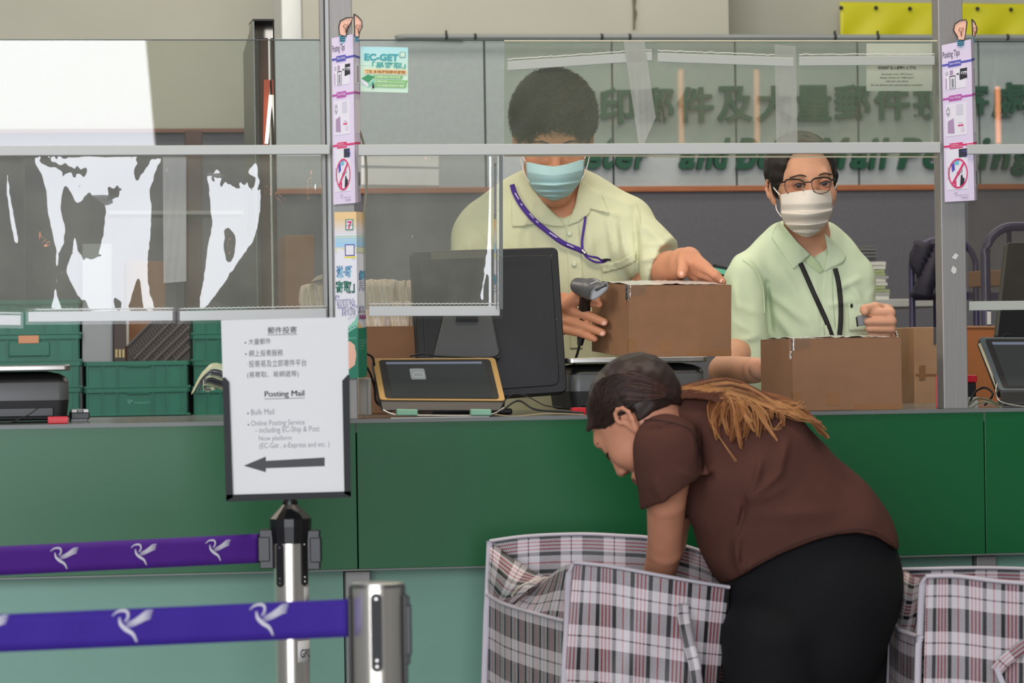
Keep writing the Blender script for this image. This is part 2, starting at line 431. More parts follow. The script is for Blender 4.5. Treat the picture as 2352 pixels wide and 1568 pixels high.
# ---------------------------------------------------------------- room shell
m_beige = mat('beige_plaster', '#a8a798', .8, noise=.06, nscale=2, bump=.15, bscale=60)
m_beige2 = mat('beige_plaster_shade', '#979788', .8, noise=.05, nscale=2)
m_white_paint = mat('white_paint', '#dfe0da', .7, noise=.03)
m_panel = mat('grey_laminate_panel', '#a3aaaa', .55, noise=.04, nscale=60)
m_groove = mat('groove_black', '#262a28', .9)
m_wood = mat('orange_wood_trim', '#9a5c36', .5, noise=.15, nscale=14, stretch=(1, 1, 14))
m_dark = mat('charcoal_board', '#5c5b60', .7, noise=.08, nscale=120)
m_floor = mat('grey_floor', '#6f6e69', .5, noise=.1, nscale=4)
m_front = mat('hall_wall_plaster', '#94806a', .9)
TB = 4.3
def zc(py, px=1500, t=TB): return S(px, py, t)[1]
def sx(px, t=TB, py=300): return S(px, py, t)[0]
def struct(name, mb, m, F=CFM, **k): o = obj(name, mb, m, None, F, **k); o['kind'] = 'structure'; return o
mb = MB().box((-9, -6, -.1), (9, 11, 0)); struct('floor', mb, m_floor, I4)
mb = MB().box((-5, TB+.45, 0), (6, TB+.65, 4.2)); struct('wall_back', mb, m_beige)
# projecting pier of beige plaster between the white strip and the recess
mb = MB().box((sx(699, TB+.1), TB+.1, zc(96)), (sx(1677, TB+.1), TB+.45, 4.2)); struct('wall_pier', mb, m_beige)
mb = MB().box((sx(1455, TB+.09, 30), TB+.085, zc(60)), (sx(1457.5, TB+.09, 30), TB+.1, 4.2))
mb.add([tuple(C(x, y, TB+.094)) for x, y in ((1452,0),(1462,-4),(1459,18),(1464,30),(1460,48),(1454,44),(1455,22))], [tuple(range(7))]); struct('trim_4', mb, mat('crack_brown', '#6d6656', .9))
mb = MB().box((sx(648, TB+.2), TB+.15, 0), (sx(697, TB+.2), TB+.45, 4.2)); struct('trim_1', mb, m_white_paint)
# grey laminated panel wall with real gaps between the boards
seams = [632, 1115, 1408, 1691, 1972, 2250, 2532]
mb = MB(); g = .003
for x0, x1 in zip(seams[:-1], seams[1:]):
    mb.box((sx(x0)+g, TB, zc(442)), (sx(x1)-g, TB+.018, zc(90)))
pw = struct('wall_panels', mb, m_panel, bevel=.001)
mb = MB().box((sx(632), TB+.018, 0), (sx(2532), TB+.05, zc(91))); struct('wall_backing', mb, m_groove)
mb = MB().box((sx(632), TB-.02, zc(441)), (sx(2532), TB+.018, zc(428))); struct('trim_2', mb, m_wood, bevel=.002)
mb = MB().box((sx(632), TB-.005, 0), (sx(2532), TB+.018, zc(441))); struct('wall_dado', mb, m_dark)
mb = MB().box((-5, TB+.2, 0), (sx(645, TB+.2), TB+.44, S(450, 305, TB+.2)[1])); struct('wall_left_dado', mb, m_dark)
mb = MB().box((-5, TB+.18, S(450, 305, TB+.2)[1]), (sx(645, TB+.2), TB+.44, S(450, 296, TB+.2)[1])); struct('trim_3', mb, mat('brown_rail', '#6f4432', .5))

# hall behind the viewer: dark wall with one tall daylight opening (its mirror image fills the left glass)
def mirror_at(px, py, ywall, t=.06):
    P = CFM @ C(px, py, t); D = (P - Vector((0, 0, CZ))).normalized(); N = Vector((sa, -ca, 0)); Rr = D - 2*D.dot(N)*N
    k = (ywall - P.y)/Rr.y; return P + Rr*k
YW = -5.0
e1 = mirror_at(334, 92, YW); e2 = mirror_at(355, 331, YW)
sl = (e1.x-e2.x)/(e1.z-e2.z); zt, zb = 5.2, .1
xr = lambda z: e2.x + sl*(z-e2.z)
XL = -5.5
m_day = mat('daylight_opening', '#000000', .5, emit='#f4f7ff', es=9)
wo = thing('window_1', None, None, (0, YW, 0), kind='structure')
mb = MB().add([(XL, YW, zb), (xr(zb), YW, zb), (xr(zt), YW, zt), (XL, YW, zt)], [(3, 2, 1, 0)]); obj('pane', mb, m_day, wo)
mb = MB(); fw = .06
mb.hexa([(xr(zb), YW-.05, zb), (xr(zb)+fw, YW-.05, zb), (xr(zb)+fw, YW+.03, zb), (xr(zb), YW+.03, zb), (xr(zt), YW-.05, zt), (xr(zt)+fw, YW-.05, zt), (xr(zt)+fw, YW+.03, zt), (xr(zt), YW+.03, zt)])
mb.box((XL-fw, YW-.05, zt), (xr(zt)+fw, YW+.03, zt+fw)).box((XL-fw, YW-.05, zb-fw), (xr(zb)+fw, YW+.03, zb)); obj('window_frame', mb, m_front, wo)
mb = MB().box((XL-3, YW-.2, 0), (XL-fw, YW-.05, 5.9)).box((XL-fw, YW-.2, zt+fw), (9, YW-.05, 5.9)).box((XL-fw, YW-.2, 0), (9, YW-.05, zb-fw))
mb.hexa([(xr(zb)+fw, YW-.2, zb-fw), (9, YW-.2, zb-fw), (9, YW-.05, zb-fw), (xr(zb)+fw, YW-.05, zb-fw), (xr(zt)+fw, YW-.2, zt+fw), (9, YW-.2, zt+fw), (9, YW-.05, zt+fw), (xr(zt)+fw, YW-.05, zt+fw)])
struct('wall_front', mb, m_front, I4)
# warm tube lamps and a downlight on that side, seen as streaks in the glass
m_tube = mat('warm_tube', '#000000', .5, emit='#ff9d6a', es=9)
m_lampmetal = mat('lamp_metal', '#8b8b88', .4, metal=1)
for px, py0, py1 in ((1562, 160, 330), (1736, 160, 330), (2290, 200, 330)):
    a = mirror_at(px, py0, -2.5); b = mirror_at(px, py1, -2.5)
    zz = sorted((a.z, b.z)); n = thing('tube_lamp', {1562: 'warm vertical tube lamp mirrored left of the 大 character', 1736: 'warm vertical tube lamp mirrored between the large sign characters', 2290: 'warm vertical tube lamp mirrored beside the right post'}[px], 'lamp', (a.x, -2.5, zz[0]), group='warm tube lamps in the hall')
    obj('tube', MB().lathe([(.012, zz[0]), (.012, zz[1])], 12, Matrix.Translation((a.x, -2.5, 0))), m_tube, n)
    obj('mount', MB().lathe([(.02, zz[0]-.05), (.02, zz[0])], 12, Matrix.Translation((a.x, -2.5, 0))).lathe([(.02, zz[1]), (.02, zz[1]+.05), (.006, zz[1]+.06), (.006, 4.4)], 12, Matrix.Translation((a.x, -2.5, 0))), m_lampmetal, n)

# ---------------------------------------------------------------- conduit pipe with clips on top of the panels
m_pipe = mat('grey_conduit', '#7d827f', .5)
zp = zc(87)
pp = thing('conduit_pipe', 'grey conduit pipe running along the top of the panelled wall', 'pipe', (sx(1500), TB-.03, zp), CFM)
mb = MB().tube([(sx(905, TB, 90), TB-.03, zp-.004), (sx(930, TB, 90), TB-.03, zp), (sx(2500, TB, 90), TB-.03, zp)], .0085, 10); obj('tube', mb, m_pipe, pp, CFM, smooth=True)
mb = MB().tube([(sx(912, TB, 90), TB-.024, zp-.008), (sx(960, TB, 90), TB-.025, zp-.007), (sx(1060, TB, 90), TB-.02, zp-.012)], .004, 8); obj('thin_wire', mb, m_pipe, pp, CFM, smooth=True)
for px in (1022, 1088, 1378, 1442, 1912, 2010, 2307):
    x = sx(px, TB, 90); mb = MB().lathe([(.0105, -.004), (.0105, .004)], 10, Matrix.Translation((x, TB-.03, zp)) @ Matrix.Rotation(R(90), 4, 'Y'))
    if px in (1022, 1912, 2010): mb.box((x-.003, TB-.034, zp), (x+.003, TB-.028, zp+.02))
    obj('clip', mb, m_groove, pp, CFM)

# ---------------------------------------------------------------- yellow banner
m_yel = mat('yellow_vinyl_banner', '#c9c411', .5, noise=.08, nscale=3, bump=.2, bscale=8)
t = TB+.38
bn = thing('banner', 'yellow vinyl banner pinned high on the wall at the upper right', 'banner', C(2150, 85, t), CFM)
a, b = C(1925, 6, t), C(2480, 12, t); zb2 = C(1925, 85, t).z
P = []
for j in range(13):
    row = []
    for i in range(61):
        f = i/60; x = a.x+(b.x-a.x)*f; z = a.z+(b.z-a.z)*f; z = z+(zb2-.01-z)*j/12
        row.append((x, t-.02-.006*math.sin(f*31+j*.3)*(j/12), z))
    P.append(row)
obj('cloth', MB().grid(P), m_yel, bn, CFM, smooth=True, solid=.001)
for px, py in ((1932, 18), (2012, 18), (2090, 20), (2245, 20), (2322, 22)):
    p = C(px, py, t-.03); obj('eyelet', MB().lathe([(.004, -.003), (.007, 0), (.004, .003)], 12, Matrix.Translation(p) @ Matrix.Rotation(R(90), 4, 'X')), m_groove, bn, CFM)
q = Quad([C(1940, 78, t-.03), C(2200, 78, t-.03), C(2200, 95, t-.03), C(1940, 95, t-.03)])
q.text('由此進入 郵件', .03, .9, .2, 1.4, 0, m_groove, bn, CFM)

# ---------------------------------------------------------------- big green characters on the panels
m_green = mat('green_sign_letter', '#06482f', .45, noise=.08)
ts = TB-.03
def sign(string, x0, x1, y0, y1, label, shear=0, bold=0, grp='green sign characters'):
    A, F2 = TG(string, bold, shear); p00 = C(x0, y1, ts); p11 = C(x1, y0, ts); mb = MB()
    n = len(A); V = [(p00.x+(p11.x-p00.x)*a, ts, p00.z+(p11.z-p00.z)*b) for a, b in A]
    from collections import Counter
    ed = Counter((f[i], f[(i+1) % len(f)]) for f in F2 for i in range(len(f)))
    mb.add(V+[(v[0], ts+.022, v[2]) for v in V], list(F2)+[(a, a+n, b+n, b) for (a, b) in ed if (b, a) not in ed])
    r = thing('sign_character', label, 'sign letter', (float(p00.x+p11.x)/2, ts, float(p00.z)), CFM, grp)
    obj('letter', mb, m_green, r, CFM)
    cx = (p00.x+p11.x)/2; h = p11.z-p00.z
    obj('standoff', MB().box((cx-.004, ts+.02, p00.z+h*.45), (cx+.004, TB+.001, p00.z+h*.5)), m_groove, r, CFM); return r
lastw = None
for i, ch in enumerate('蓋印郵件及大量郵件投寄處'):
    x = 1328+90.3*i
    nm = {2: 'first 郵 (the one left of 及)', 3: 'first 件 (the one left of 及)', 7: 'second 郵 (the one right of 量)', 8: 'second 件 (the one right of 量)'}.get(i, ch)
    sign(ch, x-40, x+40, 196-.014*(x-1800), 278-.014*(x-1800), 'raised green Chinese character %s on the grey panelled wall' % nm, bold=.022)
def word(wd, x0, x1, xh, where, cap=316, base=388, asc=None):
    # measured letter by letter along the word
    ws = {'M': 1.5, 'B': 1.15, 'P': 1.1, 'l': .5, 'i': .5, 't': .62, 'r': .72, 'f': .6, 'O': 1.3, 'k': .95}; tot = sum(ws.get(c, .85) for c in wd); x = x0
    for k, c in enumerate(wd):
        wdt = (x1-x0)*ws.get(c, .85)/tot; top = cap if (c.isupper() or c in 'dlkbtfi') else xh
        bot = base+(16 if c == 'g' else 0)
        sign(c, x+1, x+wdt-2, top, bot, 'raised green italic letter %s, %s of the word %s on the panelled wall' % (c, ['first letter', 'second letter', 'third letter', 'fourth letter', 'fifth letter', 'sixth letter', 'seventh letter'][k], where), shear=.25, bold=.03, grp='green italic sign letters'); x += wdt
word('Meter', 1268, 1492, 341, 'Meter'); word('and', 1560, 1680, 341, 'and'); word('Bulk', 1690, 1845, 341, 'Bulk')
word('Mail', 1880, 2045, 341, 'Mail'); word('Posting', 2062, 2370, 341, 'Posting')
# ---------------------------------------------------------------- service counter
m_cg = mat('green_laminate', '#02552a', .36, spec=.45, noise=.03, nscale=300)
m_top = mat('counter_top_grey', '#5f6461', .18, spec=.6, noise=.1, nscale=40)
m_alu = mat('brushed_aluminium', '#8f8d8a', .5, metal=.5, bump=.1, bscale=300, stretch=(1, 1, .05))
m_aluw = mat('pale_aluminium_rail', '#b4b6b2', .5, metal=.1)
m_trim = mat('dull_metal_trim', '#6b6f6c', .5, metal=.3)
m_teal = mat('frosted_teal_panel', '#6f9a88', .45, noise=.05, nscale=3)
ZT = S(1176, 957, 0)[1]; ZF = S(1176, 964, 0)[1]; ZB = S(960, 1303, 0)[1]
sc_ = thing('service_counter', 'long green laminate service counter with grey top crossing the picture', 'counter', (0, 0, 0), CFM)
for s0, s1 in ((-2.4, sx(820, 0, 1100)-.0012), (sx(820, 0, 1100)+.0012, sx(2262, 0, 1100)-.001), (sx(2262, 0, 1100)+.001, 2.4)):
    obj('fascia_panel', MB().box((s0, 0, ZB), (s1, .02, ZF)), m_cg, sc_, CFM, bevel=.0008)
obj('worktop', MB().box((-2.4, .004, ZT-.025), (2.4, .80, ZT)), m_top, sc_, CFM, bevel=.002)
obj('edge_trim', MB().box((-2.4, -.003, ZF-.001), (2.4, .006, ZT+.0006)), m_trim, sc_, CFM)
obj('lower_rail', MB().box((-2.4, -.002, ZB-.003), (2.4, .03, ZB)), m_trim, sc_, CFM)
obj('back_board', MB().box((-2.4, .76, .05), (2.4, .78, ZT-.025)), m_dark, sc_, CFM)
px_posts = ((793, 850), (2240, 2285))
e = [-2.4] + [sx(v, .05, 1400) for p in px_posts for v in p] + [2.4]
for k in (0, 2, 4): obj('lower_panel', MB().box((e[k]+.002, .06, .08), (e[k+1]-.002, .068, ZB-.006)), m_teal, sc_, CFM)
for k in (1, 3): obj('support_post', MB().box((e[k], .035, 0), (e[k+1], .09, ZB-.006)), m_alu, sc_, CFM, bevel=.002)
obj('kick_board', MB().box((-2.4, .07, 0), (2.4, .09, .08)), m_dark, sc_, CFM)

# ---------------------------------------------------------------- screen on the counter: posts, rails, panes
m_glass = clear('clear_glass', tint='#eef3ef', ior=1.5, haze=.05, hazecol='#a5ada6')
scr = thing('partition_screen', 'aluminium framed glass screen standing on the counter edge', 'screen', (0, .05, ZT), CFM)
def vpost(x0, x1, pyr, t0, t1, m, name, z0=ZT, z1=3.0, b=.0015):
    s0 = S(x0, pyr, t0)[0]; s1 = S(x1, pyr, t0)[0]; return obj(name, MB().box((s0, t0, z0), (s1, t1, z1)), m, scr, CFM, bevel=b)
vpost(771, 822, 950, .025, .07, m_alu, 'post'); vpost(2168, 2224, 930, .025, .07, m_alu, 'post')
vpost(2155, 2164, 500, .045, .06, m_alu, 'channel'); vpost(739, 748, 300, .045, .07, m_alu, 'channel', z1=2.8); vpost(750, 762, 300, .05, .075, m_aluw, 'channel', z1=2.8)
tR = .045
def rail(pxa, pxb, y0, y1, name='rail', m=m_aluw, t0=.006, t1=.022):
    mid = (pxa+pxb)/2; s0, s1 = S(pxa, y0, t0)[0], S(pxb, y0, t0)[0]; obj(name, MB().box((s0, t0, S(mid, y1, t0)[1]), (s1, t1, S(mid, y0, t0)[1])), m, scr, CFM, bevel=.001)
rail(-160, 757, 334, 356); rail(823, 2160, 329, 354); rail(2222, 2520, 331, 353)
def pane(pxa, pxb, y0, y1, t=.056, m=m_glass, name='glass_pane'):
    mid = (pxa+pxb)/2; obj(name, MB().box((S(pxa, y0, t)[0], t, S(mid, y1, t)[1]), (S(pxb, y0, t)[0], t+.0004, S(mid, y0, t)[1])), m, scr, CFM)
def pane_sheet(pxa, pxb, y0, y1, t, m, name, par=None):
    mid = (pxa+pxb)/2; s0, s1 = S(pxa, y0, t)[0], S(pxb, y0, t)[0]; z0, z1 = S(mid, y1, t)[1], S(mid, y0, t)[1]
    return obj(name, MB().add([(s0, t, z0), (s1, t, z0), (s1, t, z1), (s0, t, z1)], [(0, 1, 2, 3)]), m, par or scr, CFM)
pane_sheet(-160, 740, 92, 336, .056, m_glass, 'glass_pane'); pane_sheet(823, 2157, 93, 332, .056, m_glass, 'glass_pane'); pane_sheet(2222, 2520, 96, 333, .056, m_glass, 'glass_pane')
m_gedge = mat('glass_edge_green', '#2c3a33', .3)
for a, b, y in ((-160, 740, 92), (823, 2157, 93), (2222, 2520, 96)):
    mid = (a+b)/2; z = S(mid, y, .056)[1]; obj('glass_edge', MB().box((S(a, y, .056)[0], .053, z-.0005), (S(b, y, .056)[0], .059, z+.0012)), m_gedge, scr, CFM)

# ---------------------------------------------------------------- hanging plastic sheets (real bends decide what they mirror)
m_vin = clear('soft_clear_vinyl', tint='#e4e8e4', ior=1.5, haze=.30, hazecol='#a3a599')
m_vin2 = clear('folded_clear_vinyl', tint='#e2e8dc', ior=1.45, rough=.12, haze=.15, hazecol='#aab09c')
m_tape = clear('matt_tape', tint='#d8d8d0', ior=1.45, rough=.5, haze=.4, hazecol='#b8b8ae')
m_strip = mat('white_plastic_strip', '#d6d8d6', .5)
m_hem = clear('clear_hem_vinyl', haze=.04, hazecol='#a5a79c', refl=.25, rough=.1)
def fan_(pts): return MB().add([tuple(p) for p in pts], [tuple(range(len(pts)))])
def inside(poly, X, Y):
    c = np.zeros(X.shape, bool); n = len(poly)
    for i in range(n):
        x0, y0 = poly[i]; x1, y1 = poly[(i+1) % n]
        if y0 == y1: continue
        c ^= ((Y < y0) != (Y < y1)) & (X < (x1-x0)*(Y-y0)/(y1-y0)+x0)
    return c
def blur(A, n):
    for _ in range(n):
        A = (A+np.roll(A, 1, 0)+np.roll(A, -1, 0))/3; A = (A+np.roll(A, 1, 1)+np.roll(A, -1, 1))/3
    return A
BR = [[(76,362),(375,362),(362,385),(352,420),(356,440),(350,480),(346,545),(341,590),(341,640),(345,675),(358,712),(330,712),(322,655),(318,634),(300,690),(284,712),(205,712),(190,676),(182,660),(150,628),(149,610),(170,575),(168,530),(176,470),(150,430),(140,480),(152,520),(148,560),(134,585),(124,560),(116,520),(108,480),(104,440),(96,410)],
      [(126,575),(138,590),(133,640),(132,680),(148,712),(110,712),(124,680),(126,640)],
      [(148,625),(158,622),(195,690),(188,694)],
      [(470,395),(500,392),(530,405),(560,398),(590,370),(600,400),(605,440),(601,480),(597,520),(586,550),(560,590),(537,622),(511,660),(485,690),(460,712),(459,690),(464,650),(470,610),(478,560),(484,510),(480,460),(473,420)],
      [(728,362),(733,390),(731,450),(722,480),(716,540),(718,480),(720,420)], [(14,400),(20,395),(24,440),(34,500),(42,560),(34,560),(24,510),(15,450)], [(383,370),(392,405),(390,412),(382,395)],
      [(1138,362),(1149,362),(1138,450),(1130,540),(1122,620),(1112,694),(1100,690),(1106,640),(1118,560),(1124,500),(1130,440)], [(930,505),(938,510),(945,520),(952,540),(958,560),(962,572),(955,560),(944,548),(936,535),(942,528)]]
HO = [[(80,368),(110,368),(140,382),(205,384),(200,396),(150,394),(110,382)], [(248,435),(276,432),(272,452),(250,458)], [(172,470),(205,450),(245,470),(238,540),(225,585),(196,590),(176,580),(174,520)], [(258,682),(280,690),(284,712),(262,712)],
      [(520,530),(540,540),(536,580),(524,600),(516,570)], [(308,385),(330,370),(345,372),(322,400),(312,412)], [(345,440),(352,420),(354,445),(350,470)]]
GX = np.arange(-60, 1180, 2.5); GY = np.arange(355, 722, 2.5); GXX, GYY = np.meshgrid(GX, GY)
Mk = np.zeros(GXX.shape)
for p in BR: Mk[inside(p, GXX, GYY)] = 1
for p in HO: Mk[inside(p, GXX, GYY)] = 0
Mk = blur(Mk, 2)
lowf = np.zeros(GXX.shape)
rr = np.random.default_rng(3)
for _ in range(10):
    lowf += np.sin(GXX*rr.normal()*.03 + GYY*rr.normal()*.02 + rr.uniform(0, 6))
ug = (GXX-CX)/FPX; need = np.radians(7.8) - (2*AA + np.arctan(ug)); gw = np.minimum(0, need/2)      # tilt that sends the view into the opening
gd = .085 + .012*lowf
slope = gw*Mk + gd*(1-Mk)
slope[:, GX > 800] = (gw*Mk + (.02 + .006*lowf)*(1-Mk))[:, GX > 800]
step = np.gradient(np.array([S(x, 540, .05)[0] for x in GX]))
rr2 = rng.normal(size=GXX.shape); fine = blur(rr2, 3)*.00012
def poisson(gx, dx, dz, wz):
    # surface whose sideways slope follows gx while staying as straight as it can downwards
    ny, nx = gx.shape; f = np.zeros((ny, nx)); f[:, 1:] += (gx[:, 1:]+gx[:, :-1])/2/dx; f[:, :-1] -= (gx[:, 1:]+gx[:, :-1])/2/dx
    E = np.block([[f, f[:, ::-1]], [f[::-1], f[::-1, ::-1]]]); Fh = np.fft.fft2(E)
    kx = 2*np.cos(2*np.pi*np.arange(2*nx)/(2*nx))-2; ky = 2*np.cos(2*np.pi*np.arange(2*ny)/(2*ny))-2
    den = kx[None]/dx**2 + wz*ky[:, None]/dz**2; den[0, 0] = 1; Fh /= -np.abs(den); Fh[0, 0] = 0
    return np.real(np.fft.ifft2(-Fh*-1))[:ny, :nx]
_dx = float(step.mean()); Hh = -poisson(slope, _dx, 2.5*6.2/FPX, .12)
if np.corrcoef(np.gradient(Hh, axis=1).ravel(), slope.ravel())[0, 1] < 0: Hh = -Hh
def vinyl(name, label, x0, x1, y0, y1, t, strip=None, par=None, grp=None, curl=0):
    th = thing(name, label, 'plastic sheet', C((x0+x1)/2, y0, t), CFM, grp)
    ci = np.nonzero((GX >= x0) & (GX <= x1))[0]; ri = np.nonzero((GY >= y0) & (GY <= y1))[0]; hh = Hh[np.ix_(ri, ci)]+fine[np.ix_(ri, ci)]
    hh = hh-hh.mean(); P = []
    for a, r in enumerate(ri):
        P.append([tuple(C(GX[c], GY[r], t)+Vector((0, float(hh[a, b])-(curl*math.exp(-((x1-GX[c]-14+ (GY[r]-y0)*.0)/9)**2)), 0))) for b, c in enumerate(ci)])
    obj('sheet', MB().grid(P), m_vin, th, CFM, smooth=True)
    if strip:
        (sa0, sb0, sa1, sb1) = strip; tt = t-.006
        mb = plate([(sa0, sb0), (sa1, sb1), (sa1, sb1+23), (sa0, sb0+23)], tt, .004); obj('weight_strip', mb, m_strip, th, CFM, bevel=.001)
        pts = [C(sa0+(sa1-sa0)*i/60, sb0+(sb1-sb0)*i/60-5+(.8 if i % 2 else -.8), tt) for i in range(61)]
        obj('stitched_seam', MB().tube(pts, .0011, 5), m_strip, th, CFM)
        obj('hem_pocket', fan_([C(x, y, tt-.001) for x, y in ((sa0-6, sb0-8), (sa1+6, sb1-8), (sa1+6, sb1+30), (sa0-6, sb0+30))]), m_hem, th, CFM)
    return th
vg = 'clear plastic sheets hanging under the rail'
vinyl('plastic_sheet', 'clear plastic sheet hanging at the far left edge of the screen', -60, 58, 357, 722, .040, (-80, 722, 48, 724), grp=vg)
vinyl('plastic_sheet', 'wrinkled clear plastic sheet with large white glare, left of the taped overlap', 55, 405, 357, 716, .034, (65, 716, 397, 713), grp=vg)
vinyl('plastic_sheet', 'clear plastic sheet hanging just left of the poster-wrapped left post', 402, 756, 357, 714, .042, (413, 714, 750, 708), grp=vg)
vinyl('plastic_sheet', 'clear plastic sheet hanging in front of the black monitor', 835, 1157, 357, 712, .040, (848, 703, 1148, 702), grp=vg, curl=.012)
def flatsheet(name, label, px4, t, m, strip=None, grp=None, wav=.002, cat='plastic sheet', seed=0):
    th = thing(name, label, cat, C((px4[0][0]+px4[1][0])/2, px4[2][1], t), CFM, grp); q = Quad([C(x, y, t) for x, y in px4]); r2 = random.Random(seed)
    f = [(r2.uniform(3, 14), r2.uniform(2, 9), r2.uniform(0, 6)) for _ in range(6)]; P = []
    for j in range(41):
        P.append([tuple(q(i/80, j/40, wav*sum(math.sin(a*i/80*2+b*j/40*2+c) for a, b, c in f)/3)) for i in range(81)])
    obj('sheet', MB().grid(P), m, th, CFM, smooth=True)
    if strip: obj('weight_strip', plate(strip, t-.004, .003), mat('dull_plastic_strip', '#a7aba2', .5), th, CFM, bevel=.0008)
    return th, q
fg = 'clear plastic sheets folded up over the screen'
m_fold = mat('yellowed_plastic_edge', '#cfc6a8', .3)
for k, (a, b, ys, lab) in enumerate(((1158, 1503, (140, 118), 'folded-up clear plastic sheet in front of the bent-down man'), (1503, 1828, (120, 132), 'middle folded-up clear plastic sheet between two taped overlaps'), (1828, 2152, (129, 128), 'folded-up clear plastic sheet beside the right post with the white notice'))):
    th, q = flatsheet('plastic_sheet', lab, [(a, 95), (b, 96), (b, 360), (a, 358)], .030-.002*k, m_vin2, [(a+8, ys[0]+1), (b-5, ys[1]), (b-5, ys[1]+21), (a+8, ys[0]+22)], fg, wav=.0005, seed=k+4)
    pts = [C(a+(b-a)*i/30, 358+(2 if k else 0), .028) for i in range(31)]; obj('bottom_fold', MB().tube(pts, .0016, 6), m_fold, th, CFM)
    pts = [C(a+(b-a)*i/30, 94, .028) for i in range(31)]; obj('top_fold', MB().tube(pts, .0012, 6), m_fold, th, CFM)
    r2 = random.Random(k); pts = [C(a+8+(b-a-14)*i/50, ys[0]+(ys[1]-ys[0])*i/50-4+r2.uniform(-1, 1), .026) for i in range(51)]; obj('stitched_seam', MB().tube(pts, .0009, 5), mat('glossy_vinyl_bead', '#c8c8c2', .2), th, CFM)
for px4, t, lab in (([(1432, 94), (1480, 94), (1506, 270), (1470, 352)], .0245, 'slanting translucent tape strip over the sheets right of the bent-down man'), ([(1779, 102), (1828, 106), (1832, 330), (1783, 330)], .0245, 'upright translucent tape strip on the upper screen above the man in glasses'), ([(374, 360), (428, 360), (428, 646), (376, 650)], .029, 'dull translucent tape strip joining the left hanging sheets')):
    flatsheet('tape_strip', lab, px4, t, m_tape, None, 'tape strips on the sheets', .00005, 'tape', 2)
# small vinyl right of the right post
th, q = flatsheet('plastic_sheet', 'scuffed clear plastic sheet hanging right of the right post', [(2224, 356), (2480, 356), (2480, 712), (2224, 712)], .04, clear('scuffed_vinyl', tint='#dcdfda', haze=.12, hazecol='#8a8278', rough=.05), [(2226, 692), (2480, 689), (2480, 710), (2226, 713)], vg, .0006, seed=9)

for pts in ([(2186,592),(2194,581),(2202,586),(2195,596)], [(2184,622),(2188,610),(2197,616),(2196,626),(2190,629)]):
    o = fan_([C(x, y, .0242) for x, y in pts]); obj('paper_scrap', o, mat('paper_scrap_white', '#c9c7c3', .7), scr, CFM)
# ---------------------------------------------------------------- common materials
m_black = mat('black_plastic', '#131314', .38, noise=.05)
m_blackm = mat('black_matt', '#111112', .6)
m_dgrey = mat('dark_grey_plastic', '#4e4f4f', .42)
m_mgrey = mat('mid_grey_plastic', '#77797a', .45)
m_white = mat('white_paper', '#dedddb', .6)
m_ink = mat('black_ink', '#26262a', .7)
m_inkg = mat('grey_ink', '#85858a', .7)
m_steel = mat('polished_steel', '#dcd6cc', .24, metal=.82)
m_bsteel = mat('brushed_steel', '#b4b2ad', .3, metal=1)
m_kraft = mat('brown_cardboard', '#845f42', .75, noise=.05, nscale=25, bump=.08, bscale=90)
m_kraft2 = mat('pale_cardboard', '#a3805f', .8, noise=.06, nscale=25)
m_krafti = mat('cardboard_edge', '#b98a66', .8)
m_pack = mat('clear_parcel_tape', '#8a6546', .18, noise=.05)
m_red = mat('red_plastic', '#d8162c', .4)
m_purp = mat('violet_webbing', '#4d1a86', .62, bump=.25, bscale=700)
m_purp2 = mat('blue_violet_webbing', '#3a1f90', .62, bump=.25, bscale=700)
m_logo = mat('white_logo_print', '#ddd9e2', .6)
def bird(q, a0, b0, w, h, off, mb, k=1.0):
    """the post bird: hooked head, sweeping body and four wing feathers"""
    f = lambda pts: [(a0+x*w, b0+y*h) for x, y in pts]; asp = 1.0
    def rb(pts, w0, w1): ribbon(q, f(pts), w0*h*k, w1*h*k, off, mb, asp=q.asp)
    rb([(0, .15), (.12, .03), (.28, 0), (.37, .06), (.38, .22), (.30, .36)], .07, .10)
    rb([(.17, .22), (.20, .42), (.33, .60), (.50, .75), (.60, 1.0)], .13, .12)
    for i, (y0, y1) in enumerate(((.38, .04), (.43, .12), (.48, .20), (.54, .28))):
        rb([(.36-.02*i, y0), (.52, y0-.06), (.70, (y0+y1)/2-.03), (.84, y1+.02), (1.0-.02*i, y1)], .035, .065)
Quad.asp = 1.0

# ---------------------------------------------------------------- belt barriers
def stanchion(px_c, py_top, d, rad, label, sign_top=False):
    b = W(px_c, py_top, d); th = thing('belt_barrier_post', label, 'barrier post', (b.x, b.y, 0)); T = Matrix.Translation((b.x, b.y, 0)); zt_ = b.z
    obj('base_plate', MB().lathe([(.16, 0), (.16, .012), (.14, .022), (.05, .034), (rad, .05)], 40, T), m_bsteel, th, smooth='auto')
    return th, T, zt_
# near post
r1 = .0345
th, T, zt1 = stanchion(866, 1337, 4.42, r1, 'polished steel belt post nearest the viewer without a sign')
obj('tube', MB().lathe([(r1, .04), (r1, zt1-.004)], 48, T), m_steel, th, smooth='auto')
obj('cap', MB().lathe([(r1+.0008, zt1-.006), (r1+.0008, zt1-.001), (r1-.002, zt1), (.001, zt1+.0003)], 48, T), m_bsteel, th, smooth='auto')
bx = T.translation
def boxvf(a, b):
    t = MB().box(a, b); return t.v, t.f
def slot(th, T, ang, r, z0, z1, w=.0145, screws=True, out=.0025):
    M = T @ Matrix.Rotation(ang, 4, 'Z') @ Matrix.Translation((0, -r-out+.006, 0)); sc_o = obj('slot_cover', MB().prism(rect(-w/2, w/2, z0, z1, w*.48), -.006, 0, M), m_blackm, th)
    if screws:
        for z in (z0+w*.5, z0+w*1.05, z1-w*.5): obj('screw', MB().lathe([(.0024, 0), (.0018, .0008)], 12, M @ Matrix.Translation((0, -.006, z)) @ Matrix.Rotation(R(90), 4, 'X')), m_bsteel, sc_o)
